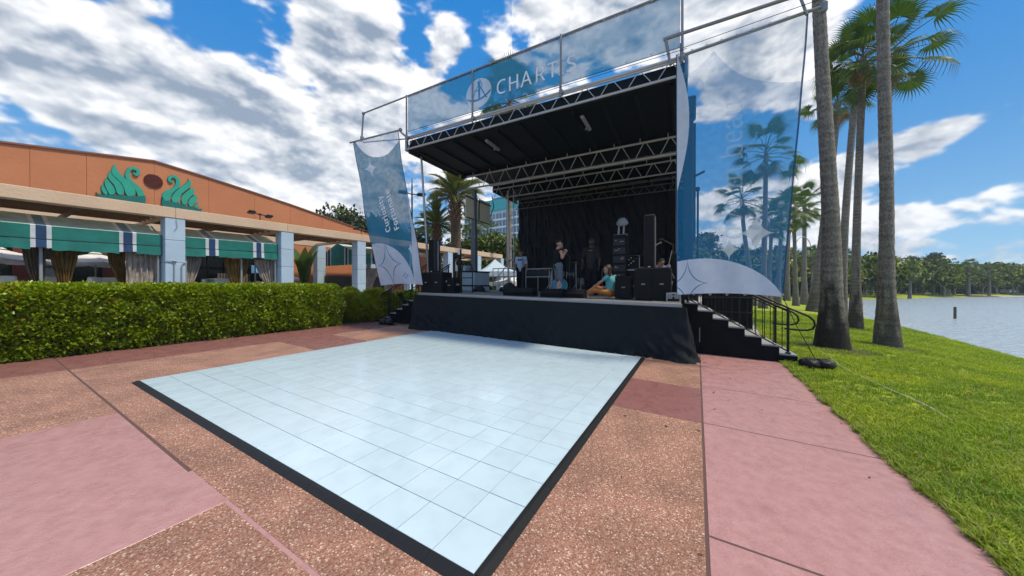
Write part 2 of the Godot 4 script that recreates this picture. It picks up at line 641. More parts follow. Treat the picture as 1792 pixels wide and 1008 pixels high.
# ---------- materials used in many places ----------
func make_materials() -> void:
	# exposed aggregate paving: pink-brown pebbles in mortar
	var f := noise(FastNoiseLite.TYPE_CELLULAR, 0.045, 1, 3)
	f.cellular_return_type = FastNoiseLite.RETURN_CELL_VALUE
	f.cellular_jitter = 1.0
	f.domain_warp_enabled = true
	f.domain_warp_amplitude = 14.0
	f.domain_warp_frequency = 0.03
	var rp := ramp([[0.0, lin(0.22, 0.095, 0.06)], [0.3, lin(0.33, 0.155, 0.105)], [0.65, lin(0.42, 0.215, 0.15)], [0.88, lin(0.52, 0.30, 0.22)], [0.96, lin(0.70, 0.50, 0.40)], [1.0, lin(0.85, 0.72, 0.62)]])
	var f2 := noise(FastNoiseLite.TYPE_CELLULAR, 0.045, 1, 3)
	f2.cellular_return_type = FastNoiseLite.RETURN_DISTANCE
	f2.domain_warp_enabled = true
	f2.domain_warp_amplitude = 14.0
	f2.domain_warp_frequency = 0.03
	var ag := mat(1, 1, 1, 0.75)
	tri_tex(ag, ntex(f, 1024, rp), 2.7)
	bumpy(ag, ntex(f2, 1024, null, 6.0), 1.0)
	var patch := ntex(noise(FastNoiseLite.TYPE_SIMPLEX, 0.008, 4, 9), 512, grey_ramp(0.80, 1.0))
	ag.detail_enabled = true
	ag.detail_blend_mode = BaseMaterial3D.BLEND_MODE_MUL
	ag.detail_albedo = patch
	ag.detail_uv_layer = BaseMaterial3D.DETAIL_UV_2
	ag.uv2_triplanar = true
	ag.uv2_world_triplanar = true
	ag.uv2_scale = Vector3.ONE * 0.31
	M.aggregate = ag
	# smooth tinted concrete with a sealed sheen
	var fine := ntex(noise(FastNoiseLite.TYPE_SIMPLEX, 0.012, 6, 14), 1024, ramp([[0.0, lin(0.40, 0.20, 0.195)], [0.5, lin(0.44, 0.232, 0.228)], [1.0, lin(0.48, 0.265, 0.26)]]))
	var fb := noise(FastNoiseLite.TYPE_SIMPLEX, 0.05, 5, 31)
	var pk := mat(1, 1, 1, 0.5)
	tri_tex(pk, fine, 0.55)
	bumpy(pk, ntex(fb, 1024, null, 2.2), 0.5)
	pk.roughness_texture = ntex(noise(FastNoiseLite.TYPE_SIMPLEX, 0.01, 4, 8), 512, grey_ramp(0.5, 1.0))
	pk.roughness = 0.42
	pk.detail_enabled = true
	pk.detail_blend_mode = BaseMaterial3D.BLEND_MODE_MUL
	pk.detail_albedo = ntex(noise(FastNoiseLite.TYPE_SIMPLEX, 0.02, 5, 90), 512, ramp([[0.0, Color(0.92, 0.915, 0.91)], [0.3, Color(0.98, 0.98, 0.98)], [1.0, Color(1, 1, 1)]]))
	pk.detail_uv_layer = BaseMaterial3D.DETAIL_UV_2
	pk.uv2_triplanar = true
	pk.uv2_world_triplanar = true
	pk.uv2_scale = Vector3.ONE * 0.23
	M.pink = pk
	var pk2: StandardMaterial3D = pk.duplicate()
	pk2.albedo_color = lin(0.62, 0.52, 0.50)
	M.pink_dark = pk2
	M.joint = mat(0.11, 0.06, 0.055, 0.9)
	M.soil = tri_tex(mat(1, 1, 1, 0.95), ntex(noise(FastNoiseLite.TYPE_SIMPLEX, 0.03, 5, 4), 512, ramp([[0, lin(0.03, 0.022, 0.016)], [1, lin(0.12, 0.085, 0.06)]])), 1.0)
	M.concrete = tri_tex(mat(1, 1, 1, 0.85), ntex(noise(FastNoiseLite.TYPE_SIMPLEX, 0.01, 5, 44), 512, ramp([[0, lin(0.36, 0.33, 0.31)], [1, lin(0.50, 0.47, 0.44)]])), 0.3)
	M.lawn = tri_tex(mat(1, 1, 1, 0.9), ntex(noise(FastNoiseLite.TYPE_SIMPLEX, 0.02, 6, 6), 1024, ramp([[0, lin(0.17, 0.25, 0.006)], [0.5, lin(0.29, 0.37, 0.010)], [1, lin(0.38, 0.43, 0.016)]])), 0.25)
	bumpy(M.lawn, ntex(noise(FastNoiseLite.TYPE_SIMPLEX, 0.09, 4, 16), 512, null, 6.0), 1.0)
	M.alu = mat(0.45, 0.45, 0.45, 0.38, 0.9)
	M.alu_dull = mat(0.32, 0.32, 0.33, 0.5, 0.6)
	M.black_metal = mat(0.007, 0.007, 0.008, 0.4, 0.0, 0.4)
	M.black = mat(0.006, 0.006, 0.007, 0.6, 0.0, 0.3)
	M.black_cloth = mat(0.010, 0.013, 0.017, 0.7, 0.0, 0.25)
	M.white = mat(0.75, 0.75, 0.75, 0.6)
	M.grey = mat(0.25, 0.25, 0.26, 0.6)
	M.dark_grey = mat(0.03, 0.03, 0.033, 0.55, 0.0, 0.35)
	M.rubber = mat(0.014, 0.015, 0.017, 0.5, 0.0, 0.35)


# ---------- ground, paving, lawn, lake ----------
func lawn_edge(a: float) -> float:
	if a < 8.0: return -2.65
	if a < 25.0: return lerpf(-2.65, -3.85, (a - 8.0) / 17.0)
	if a < 72.0: return lerpf(-3.85, -10.2, (a - 25.0) / 47.0)
	return -10.2 - (a - 72.0) * 0.3

func build_ground() -> void:
	# everything on the land side
	var g := setting("ground")
	var b := mb()
	var As := [-60.0, -30.0, -10.0, -5.0, 0.0, 5.0, 10.0, 15.0, 20.0, 30.0, 45.0, 72.0, 110.0, 180.0, 400.0, 1200.0]
	var Bs := [1200.0, 300.0, 100.0, 40.0, 20.0, 9.5, 7.8, 4.0, 0.0, -2.65, -4.5, -11.0]
	b.grid(As.size() - 1, Bs.size() - 1, func(u: float, v: float) -> Vector3:
		var a: float = As[roundi(u * (As.size() - 1))]
		var bb: float = Bs[roundi(v * (Bs.size() - 1))]
		if bb < -2.65: bb = minf(-2.65, maxf(bb, lawn_edge(a) - 0.4))
		var q := C0 + DR * a + DL * bb
		return Vector3(q.x, hgt(q.x, q.y) - 0.02, -q.y), true)
	obj("ground_sheet", b, M.concrete, g)
	# lawn falling to the water, and the far shore
	var l := setting("lawn")
	b = mb()
	var La := []
	for i in 40: La.append(-20.0 + i)
	for i in 30: La.append(20.0 + i * 2.0)
	for i in 20: La.append(80.0 + i * 8.0 + i * i * 1.5)
	var Ld := []
	for i in 24: Ld.append(i * 0.5)
	for i in 20: Ld.append(12.0 + i * 2.0)
	for i in 20: Ld.append(52.0 + i * 8.0 + i * i * 1.5)
	b.grid(La.size() - 1, Ld.size() - 1, func(u: float, v: float) -> Vector3:
		var a: float = La[roundi(u * (La.size() - 1))]
		var d: float = Ld[roundi(v * (Ld.size() - 1))]
		var q := C0 + DR * a + DL * (lawn_edge(a) - d)
		var y := hgt(q.x, q.y) + (0.035 if d > 0.01 else -0.03)
		return Vector3(q.x, y, -q.y))
	obj("lawn_sheet", b, M.lawn, l)
	# the lake
	var w := setting("lake")
	b = mb()
	b.quad(Vector3(4, -0.8, 400), Vector3(1500, -0.8, 400), Vector3(1500, -0.8, -1200), Vector3(4, -0.8, -1200))
	var wm := mat(0.42, 0.50, 0.57, 0.16, 0.0, 0.8)
	var wf := noise(FastNoiseLite.TYPE_SIMPLEX, 0.02, 4, 61)
	wm.uv1_triplanar = true
	wm.uv1_world_triplanar = true
	wm.uv1_scale = Vector3(0.07, 0.07, 0.07)
	bumpy(wm, ntex(wf, 1024, null, 9.0), 1.0)
	obj("water_surface", b, wm, w)
	# a low sand bar and a line of shallows in the lake
	var sb := setting("sand_bar", Vector3(120, -0.78, -84))
	b = mb()
	b.lathe([Vector2(16, -0.15), Vector2(13, 0.02), Vector2(0.01, 0.22)], 24, Vector3.ZERO, Basis(Vector3(1, 0, 0), Vector3(0, 1, 0), Vector3(0, 0, 0.3)))
	obj("sand_surface", b, mat(0.5, 0.40, 0.26, 0.9), sb)
	# raised terrace under the pergola
	var te := setting("terrace_floor", Vector3(C0.x, 0, -C0.y), PYAW)
	b = mb()
	b.box(Vector3(-17.0, 0.55, -6.0), Vector3(4.6, 0.9, 28.0), 0.02)
	obj("terrace_slab", b, M.concrete, te)
	# planting bed along the hedge
	var bed := setting("planting_bed")
	b = mb()
	b.grid(40, 6, func(u: float, v: float) -> Vector3:
		var a := lerpf(-8.0, 13.0, u)
		var bb := lerpf(9.22, 12.6, v)
		var hh := sin(v * PI) * 0.10 + sin(a * 3.1 + bb * 5.0) * 0.015
		return P(a, minf(bb, 9.5), hh + (0.0 if bb < 9.5 else 0.0)) + Vector3(DL.x, 0, -DL.y) * maxf(bb - 9.5, 0.0), true)
	obj("bed_soil", b, M.soil, bed)


func build_paving() -> void:
	var pv := setting("paving", P(0, 0), PYAW)
	var sl := 0.0
	var kx := (P(0, -1).y - P(0, 0).y)
	var kz := (P(-1, 0).y - P(0, 0).y)
	var tr := Transform3D(Basis(Vector3(1, kx, 0), Vector3(0, 1, 0), Vector3(0, kz, 1)), Vector3.ZERO)
	var slabs := []
	var br := [-9.0, -6.0, -3.2, -1.0, 1.02, 3.0, 4.62, 7.1, 9.6, 12.2, 14.8, 18.0, 21.0]
	for i in br.size() - 1:
		slabs.append([br[i], br[i + 1], -2.65, -1.11, "pink", 0.0095])
	for s in [[-9.0, -0.43], [-0.43, 2.97], [4.40, 7.08], [7.08, 10.5], [10.5, 14.0], [14.0, 21.0]]:
		slabs.append([s[0], s[1], -1.11, 1.86, "aggregate", 0.004])
	slabs.append([2.97, 4.40, -1.11, 1.86, "pink_dark", 0.004])
	for s in [[-9.0, -3.4], [-0.43, 2.97], [4.40, 7.08], [7.08, 10.5], [10.5, 21.0]]:
		slabs.append([s[0], s[1], 1.86, 4.71, "aggregate", 0.004])
	slabs.append([-3.4, -0.43, 1.86, 4.71, "pink", 0.005])
	slabs.append([2.97, 4.40, 1.86, 4.71, "pink_dark", 0.004])
	for s in [[-9.0, -4.4], [-4.4, -0.43], [-0.43, 2.62], [3.92, 8.6], [8.6, 21.0]]:
		slabs.append([s[0], s[1], 4.71, 7.8, "aggregate", 0.004])
	slabs.append([2.62, 3.92, 4.71, 7.8, "pink_dark", 0.004])
	var b3 := [-9.0, -3.6, -0.43, 2.62, 5.6, 8.6, 11.6, 14.6]
	for i in b3.size() - 1:
		slabs.append([b3[i], b3[i + 1], 7.8, 9.25, "pink_dark", 0.005])
	for s in slabs:
		var b := mb(tr)
		var g: float = s[5]
		var la: float = s[1] - s[0]
		var lb: float = s[3] - s[2]
		# local x = -b, local z = -a ; wide joints against the long ones
		var g_lo := 0.011 if absf(s[2] + 1.11) < 0.01 else g
		if s[4] == "pink" and absf(s[2] - 1.86) < 0.01: g_lo = -0.004
		var g_hi := 0.011 if absf(s[3] + 1.11) < 0.01 else g
		var ga := 0.012 if absf(s[0] + 0.43) < 0.01 else g
		var gb := 0.012 if absf(s[1] + 0.43) < 0.01 else g
		var x0: float = -s[3] + g_hi
		var x1: float = -s[2] - g_lo
		var z0: float = -s[1] + gb
		var z1: float = -s[0] - ga
		b.box(Vector3((x0 + x1) * 0.5, -0.03, (z0 + z1) * 0.5), Vector3(x1 - x0, 0.06, z1 - z0), 0.002)
		obj("paving_slab", b, M[s[4]], pv)
	# pink sealant in one joint
	var b := mb(tr)
	b.box(Vector3(-0.35, -0.012, 0.43), Vector3(4.4, 0.02, 0.046), 0.004)
	obj("joint_sealant", b, M.pink, pv)
	b = mb(tr)
	b.box(Vector3(-3.3, -0.0195, -6.0), Vector3(11.8, 0.03, 30), 0.0)
	obj("joint_bed", b, M.joint, pv)
	# hairline cracks in the slabs
	for q in [[[3.02, -0.42], [3.2, -0.5], [3.38, -0.43], [3.55, -0.50], [3.8, -0.46], [4.05, -0.52], [4.38, -0.47]], [[-1.6, 1.95], [-1.45, 2.3], [-1.5, 2.8], [-1.3, 3.2], [-1.38, 3.6]], [[0.9, 5.2], [1.3, 5.5], [1.5, 6.0], [1.9, 6.4]]]:
		b = mb()
		for i in q.size() - 1:
			for k in 3:
				var f0 := k / 3.0
				var f1 := (k + 1) / 3.0
				var p0 := Vector2(q[i][0], q[i][1]).lerp(Vector2(q[i + 1][0], q[i + 1][1]), f0) + Vector2(0, 0.02 * sin(i * 5.0 + f0 * 9.0))
				var p1 := Vector2(q[i][0], q[i][1]).lerp(Vector2(q[i + 1][0], q[i + 1][1]), f1) + Vector2(0, 0.02 * sin(i * 5.0 + f1 * 9.0))
				b.tube(P(p0.x, p0.y, 0.0), P(p1.x, p1.y, 0.0), 0.0022, 0.0022, 4, false)
		var ck := obj("crack", b, M.joint, pv)
		ck.transform = pv.transform.affine_inverse()
	# dead leaves scattered near the lawn edge
	var lf := mb()
	lf.grid(3, 2, func(u: float, v: float) -> Vector3:
		return Vector3((u - 0.5) * 0.05, 0.004 + 0.012 * absf(u - 0.5) + 0.006 * v, (v - 0.5) * 0.03 * sin(u * PI * 0.9 + 0.15)), true)
	var xf := []
	for i in 34:
		var a := rng.randf_range(0.2, 7.0)
		var bb := -2.6 + pow(rng.randf(), 2.0) * 2.4 if i % 3 else rng.randf_range(-2.6, 9.0)
		if bb > -0.2 and bb < 6.3 and a > -0.2: continue
		xf.append(Transform3D(Basis(Vector3.UP, rng.randf() * TAU) * rng.randf_range(0.5, 1.0), P(a, bb, 0.0)))
	multi("fallen_leaves", lf.done(), mat(0.10, 0.045, 0.02, 0.8), xf)


func build_grass() -> void:
	# tufts of blades over the near lawn, thinning out with distance
	var kinds := []
	for k in 4:
		var b := mb()
		b.colored = true
		for i in 9:
			var an := rng.randf() * TAU
			var ln := rng.randf_range(0.035, 0.075)
			var o := Vector3(rng.randf_range(-0.035, 0.035), 0, rng.randf_range(-0.035, 0.035))
			var d := Vector3(cos(an), 0, sin(an))
			var sd := Vector3(-d.z, 0, d.x) * 0.0028
			var tip := o + d * ln * rng.randf_range(0.4, 1.0) + Vector3.UP * ln * 0.8
			var md := o + d * ln * 0.25 + Vector3.UP * ln * 0.55
			var tone := rng.randf_range(0.7, 1.25)
			b.col = Color(0.30 * tone, 0.385 * tone, 0.010 * tone) if rng.randf() < 0.90 else Color(0.34, 0.32, 0.10)
			b.quad(o - sd, o + sd, md + sd * 0.8, md - sd * 0.8)
			b.tri(md - sd * 0.8, md + sd * 0.8, tip)
		kinds.append(b.done())
	var gm := mat(1, 1, 1, 0.65)
	gm.vertex_color_use_as_albedo = true
	gm.cull_mode = BaseMaterial3D.CULL_DISABLED
	gm.backlight_enabled = true
	gm.backlight = Color(0.7, 0.8, 0.2)
	var xs := [[], [], [], []]
	var cs := [PackedColorArray(), PackedColorArray(), PackedColorArray(), PackedColorArray()]
	var nz := noise(FastNoiseLite.TYPE_SIMPLEX, 0.35, 4, 19)
	var n := 0
	while n < 52000:
		var z := 1.2 + pow(rng.randf(), 1.7) * 21.0
		var x := z * rng.randf_range(0.5, 1.75)
		var q := ab(x, z)
		if q.y > lawn_edge(q.x) - 0.0 or q.x < 0.5: 
			n += 1
			continue
		var p := G(x, z, 0.03)
		n += 1
		if p.y < -0.78: continue
		var sc := rng.randf_range(0.7, 1.3) * (1.0 + z * 0.035)
		var tn := nz.get_noise_2d(x, z)
		cs[n % 4].append(Color(1.0 + tn * 0.55, 1.0 + tn * 0.30, 1.0))
		if tn < -0.30 and rng.randf() < 0.6:
			sc *= 0.55
			cs[n % 4][cs[n % 4].size() - 1] = Color(0.95, 0.62, 1.6)
		xs[n % 4].append(Transform3D(Basis(Vector3.UP, rng.randf() * TAU) * sc, p))
	# the ragged fringe along the paving
	for i in 4200:
		var a := rng.randf_range(0.6, 8.0)
		var p := P(a, -2.645 - absf(rng.randfn()) * 0.06 + 0.05 * nz.get_noise_1d(a * 9.0), -0.012)
		cs[i % 4].append(Color(0.85, 0.85, 0.9))
		xs[i % 4].append(Transform3D(Basis(Vector3.UP, rng.randf() * TAU) * rng.randf_range(0.7, 1.4), p))
	for k in 4:
		multi("grass", kinds[k], gm, xs[k], null, cs[k])


# ---------- dance floor ----------
func build_dance_floor() -> void:
	var df := thing("dance_floor", "pale blue-white tiled dance floor with black ramp edges in front of the stage", "dance floor", P(0, 0), PYAW)
	var kx := (P(0, -1).y - P(0, 0).y)
	var kz := (P(-1, 0).y - P(0, 0).y)
	var tr := Transform3D(Basis(Vector3(1, kx, 0), Vector3(0, 1, 0), Vector3(0, kz, 1)), Vector3.ZERO)
	var T := 0.3048
	var b := mb(tr)
	b.box(Vector3(-T * 10, 0.006, -T * 10), Vector3(T * 20, 0.008, T * 20))
	obj("underlay", b, M.joint, df)
	var mats := []
	for k in 4:
		var t: float = [1.0, 0.965, 1.02, 0.985][k]
		var m := mat(0.53 * t, 0.67 * t, 0.76 * t, 0.19)
		m.roughness_texture = ntex(noise(FastNoiseLite.TYPE_SIMPLEX, 0.02, 4, 70 + k), 256, grey_ramp(0.75, 1.0))
		m.uv1_triplanar = true
		m.uv1_world_triplanar = true
		m.uv1_scale = Vector3.ONE * 0.9
		m.detail_enabled = true
		m.detail_blend_mode = BaseMaterial3D.BLEND_MODE_MUL
		m.detail_albedo = ntex(noise(FastNoiseLite.TYPE_SIMPLEX, 0.012, 5, 170 + k), 512, ramp([[0.0, Color(0.95, 0.955, 0.96)], [0.5, Color(0.985, 0.985, 0.99)], [1, Color(1, 1, 1)]]))
		m.detail_uv_layer = BaseMaterial3D.DETAIL_UV_2
		m.uv2_triplanar = true
		m.uv2_world_triplanar = true
		m.uv2_scale = Vector3.ONE * 0.45
		mats.append(m)
	var tile := mb(tr)
	tile.box(Vector3(0, 0.0145, 0), Vector3(T - 0.0048, 0.009, T - 0.0048), 0.0016)
	# the shear of the ground is in the tile, so each copy only needs lifting
	var tm := tile.done()
	var order := []
	for i in 20:
		for j in 20:
			order.append([(i + 0.5) * (i + 0.5) + (j + 0.5) * (j + 0.5), i, j])
	order.sort_custom(func(p, q): return p[0] < q[0])
	var rest := mb()
	for n in 400:
		var i: int = order[n][1]
		var j: int = order[n][2]
		var p := tr * Vector3(-(j + 0.5) * T, 0, -(i + 0.5) * T)
		var seam := (Vector3(rng.randfn(), 0, rng.randfn()) * 0.0006)
		if n < 300:
			inst("floor_tile", tm, mats[rng.randi() % 4], df, p + seam)
		else:
			rest.t = Transform3D(tr.basis, p)
			rest.box(Vector3(0, 0.0145, 0), Vector3(T - 0.0048, 0.009, T - 0.0048), 0.0016)
	rest.t = Transform3D()
	obj("far_floor_tiles", rest, mats[0], df).set_meta("kind", "stuff")
	# ramp edging in one-foot pieces, along the two near sides
	var pr := PackedVector2Array([Vector2(0.0, 0.0), Vector2(0.078, 0.0), Vector2(0.078, 0.003), Vector2(0.03, 0.018), Vector2(0.0, 0.019)])
	var e1 := mb(tr)
	e1.prism(pr, -T * 0.5 + 0.001, T * 0.5 - 0.001)          # along z, ramp towards +x
	var em := e1.done()
	var e2 := mb(tr)
	e2.prism(pr, -T * 0.5 + 0.001, T * 0.5 - 0.001, Basis(Vector3(0, 0, 1), Vector3(0, 1, 0), Vector3(-1, 0, 0)))
	var em2 := e2.done()
	for i in 20:
		inst("edge_ramp", em, M.rubber, df, tr * Vector3(0.002, 0.001, -(i + 0.5) * T))
		inst("edge_ramp", em2, M.rubber, df, tr * Vector3(-(i + 0.5) * T, 0.001, 0.002))
	var cn := mb(tr)
	cn.quad(Vector3(0.002, 0.02, 0.002), Vector3(0.004, 0.004, 0.080), Vector3(0.079, 0.003, 0.079), Vector3(0.080, 0.004, 0.004))
	cn.quad(Vector3(0.002, 0.001, 0.080), Vector3(0.080, 0.001, 0.080), Vector3(0.079, 0.003, 0.079), Vector3(0.004, 0.004, 0.080))
	cn.quad(Vector3(0.080, 0.001, 0.080), Vector3(0.080, 0.001, 0.002), Vector3(0.080, 0.004, 0.004), Vector3(0.079, 0.003, 0.079))
	obj("corner_ramp", cn, M.rubber, df)

func more_materials() -> void:
	M.deck = tri_tex(mat(1, 1, 1, 0.7), ntex(noise(FastNoiseLite.TYPE_SIMPLEX, 0.03, 5, 21), 256, ramp([[0, lin(0.10, 0.10, 0.10)], [1, lin(0.22, 0.22, 0.225)]])), 0.7)
	M.roof = mat(0.006, 0.009, 0.013, 0.6, 0.0, 0.25)
	M.fascia = mat(0.05, 0.042, 0.038, 0.6)
	M.truss = mat(0.40, 0.38, 0.35, 0.45, 0.4)
	M.truss_light = mat(0.42, 0.42, 0.42, 0.42, 0.6)
	M.truss_dark = mat(0.16, 0.15, 0.14, 0.55, 0.3)
	M.column = mat(0.13, 0.15, 0.17, 0.5, 0.3)
	M.panel = mat(0.66, 0.57, 0.45, 0.6)
	M.trailer = mat(0.42, 0.52, 0.60, 0.5)
	M.backdrop = mat(0.008, 0.010, 0.014, 0.5, 0.0, 0.35)
	M.tread = mat(0.28, 0.28, 0.29, 0.6)
	M.black_wood = tri_tex(mat(1, 1, 1, 0.6, 0.0, 0.2), ntex(noise(FastNoiseLite.TYPE_SIMPLEX, 0.02, 4, 27), 256, ramp([[0, lin(0.004, 0.005, 0.007)], [1, lin(0.010, 0.011, 0.014)]])), 0.8)
	M.pipe = mat(0.22, 0.23, 0.25, 0.42, 0.7)
	M.banner_white = mat(0.84, 0.86, 0.90, 0.7)
	M.banner_white.backlight_enabled = true
	M.banner_white.backlight = Color(0.8, 0.8, 0.8)
	M.banner_pale = mat(0.55, 0.70, 0.85, 0.7)
	M.banner_pale.backlight_enabled = true
	M.banner_pale.backlight = Color(0.8, 0.8, 0.8)
	M.banner_pale.transparency = BaseMaterial3D.TRANSPARENCY_ALPHA
	M.banner_pale.albedo_color.a = 0.22
	M.grille = mat(0.009, 0.009, 0.011, 0.7, 0.0, 0.3)
	M.hair = mat(0.012, 0.010, 0.009, 0.6)
	M.brown_hair = mat(0.035, 0.016, 0.010, 0.5)
	M.shorts = mat(0.13, 0.16, 0.19, 0.8)
	M.black_shirt = mat(0.010, 0.010, 0.011, 0.75)
	M.gold = mat(0.75, 0.52, 0.22, 0.3, 0.9)
	M.turquoise = tri_tex(mat(1, 1, 1, 0.8), ntex(noise(FastNoiseLite.TYPE_SIMPLEX, 0.08, 2, 3), 128, ramp([[0, lin(0.05, 0.30, 0.33)], [1, lin(0.18, 0.55, 0.56)]])), 4.0, false)
	M.orange = mat(0.48, 0.17, 0.035, 0.75)
	M.scarf = tri_tex(mat(1, 1, 1, 0.8), ntex(noise(FastNoiseLite.TYPE_CELLULAR, 0.09, 1, 5), 128, ramp([[0, lin(0.15, 0.25, 0.42)], [0.5, lin(0.6, 0.68, 0.78)], [1, lin(0.7, 0.76, 0.82)]])), 4.0, false)
	M.blue_shirt = mat(0.28, 0.42, 0.72, 0.8)
	M.drum_blue = mat(0.03, 0.28, 0.40, 0.45)
	M.chrome_dark = mat(0.05, 0.05, 0.055, 0.25, 0.4)
	M.brass = mat(0.55, 0.40, 0.16, 0.3, 0.9)

func stucco(c0: Color, c1: Color, sc: float, bump: float) -> StandardMaterial3D:
	var m := mat(1, 1, 1, 0.85)
	tri_tex(m, ntex(noise(FastNoiseLite.TYPE_SIMPLEX, 0.006, 6, rng.randi() % 999), 512, ramp([[0.0, c0], [1.0, c1]])), sc)
	bumpy(m, M.fine_bump, bump)
	return m

func building_materials() -> void:
	M.fine_bump = ntex(noise(FastNoiseLite.TYPE_SIMPLEX, 0.08, 4, 123), 512, null, 2.5)
	M.stucco = stucco(lin(0.41, 0.155, 0.075), lin(0.50, 0.20, 0.10), 0.12, 0.15)
	M.coping = mat(0.20, 0.085, 0.06, 0.7)
	M.maroon = stucco(lin(0.09, 0.02, 0.018), lin(0.14, 0.035, 0.028), 0.3, 0.3)
	M.maroon_dark = mat(0.03, 0.012, 0.010, 0.8)
	M.swan = stucco(lin(0.013, 0.28, 0.215), lin(0.026, 0.34, 0.265), 0.6, 0.3)
	M.swan_dark = stucco(lin(0.004, 0.12, 0.115), lin(0.008, 0.16, 0.15), 0.6, 0.3)
	M.vent = mat(0.16, 0.05, 0.03, 0.8)
	M.cream = stucco(lin(0.52, 0.38, 0.27), lin(0.62, 0.47, 0.36), 0.25, 0.3)
	M.cream_pale = stucco(lin(0.62, 0.53, 0.44), lin(0.74, 0.65, 0.56), 0.25, 0.3)
	M.cream_pale.backlight_enabled = true
	M.cream_pale.backlight = Color(1.0, 0.97, 0.92)
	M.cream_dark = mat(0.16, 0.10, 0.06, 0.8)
	M.pillar = stucco(lin(0.35, 0.48, 0.64), lin(0.42, 0.56, 0.72), 0.5, 0.3)
	M.pillar_joint = mat(0.12, 0.18, 0.27, 0.8)
	M.conduit = mat(0.28, 0.31, 0.34, 0.5, 0.3)
	M.glass_dark = mat(0.01, 0.014, 0.016, 0.08, 0.0, 0.6)
	var cloth := func(r: float, g: float, b: float) -> StandardMaterial3D:
		var m := mat(r, g, b, 0.75)
		m.albedo_texture = M.weave
		m.albedo_color = lin(r, g, b)
		m.uv1_triplanar = true
		m.uv1_world_triplanar = true
		m.uv1_scale = Vector3.ONE * 0.35
		bumpy(m, M.fine_bump, 0.25)
		m.backlight_enabled = true
		m.backlight = Color(0.35, 0.35, 0.35)
		return m
	M.weave = ntex(noise(FastNoiseLite.TYPE_SIMPLEX, 0.012, 5, 38), 512, grey_ramp(0.80, 1.0))
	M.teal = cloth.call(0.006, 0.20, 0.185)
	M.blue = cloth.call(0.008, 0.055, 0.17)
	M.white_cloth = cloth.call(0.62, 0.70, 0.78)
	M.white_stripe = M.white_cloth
	M.top_teal = cloth.call(0.50, 0.66, 0.60)  # roof-slope cloths paler than the valance: sky light put into their colour
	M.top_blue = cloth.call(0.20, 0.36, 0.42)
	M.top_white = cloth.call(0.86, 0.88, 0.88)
	M.umbrella = cloth.call(0.84, 0.86, 0.90)
	M.cushion = mat(0.62, 0.62, 0.60, 0.7)
	M.sheer = cloth.call(0.16, 0.12, 0.09)
	M.gold_cloth = cloth.call(0.20, 0.115, 0.025)
	M.grey_cloth = cloth.call(0.42, 0.37, 0.34)
	M.screen = mat(0.10, 0.085, 0.08, 0.75)
	M.hotel = mat(0.30, 0.45, 0.55, 0.7)
	M.hotel_white = mat(0.55, 0.66, 0.72, 0.7)
	M.hotel_teal = mat(0.01, 0.34, 0.36, 0.6)
	M.hotel_glass = mat(0.05, 0.12, 0.20, 0.15, 0.0, 0.8)
	M.wood = mat(0.10, 0.075, 0.055, 0.85)
	M.twig = mat(0.018, 0.022, 0.008, 0.95)
	M.banana = mat(0.028, 0.075, 0.012, 0.45)
	M.banana.backlight_enabled = true
	M.banana.backlight = Color(0.5, 0.6, 0.2)
	M.banana.cull_mode = BaseMaterial3D.CULL_DISABLED

# ---------- the mobile stage ----------
func D(u: float, w: float, h := 0.0) -> Vector3:      # a point h above the stage deck
	return S(u, w, 1.205 - 0.0047 * u + h)

func L(u: float, w: float, y: float) -> Vector3:       # stage-local point at a level height above the stage's front right corner
	return Vector3(-u, y, -w)

func truss(b: MB, x0: float, x1: float, z: float, ylo: float, yhi: float, pitch: float, rc: float, rw: float, depth := 0.0) -> void:
	# lower chord(s), upper chord, zigzag web
	b.tube(Vector3(x0, ylo, z), Vector3(x1, ylo, z), rc, rc, 8)
	b.tube(Vector3(x0, yhi, z), Vector3(x1, yhi, z), rc, rc, 8)
	if depth > 0.0:
		b.tube(Vector3(x0, ylo, z - depth), Vector3(x1, ylo, z - depth), rc, rc, 8)
	var n := int(round(absf(x1 - x0) / pitch))
	var st := (x1 - x0) / n
	for i in n:
		var xa := x0 + st * i
		b.tube(Vector3(xa + st * 0.08, ylo, z), Vector3(xa + st * 0.46, yhi, z), rw, rw, 6, false)
		b.tube(Vector3(xa + st * 0.54, yhi, z), Vector3(xa + st * 0.92, ylo, z), rw, rw, 6, false)

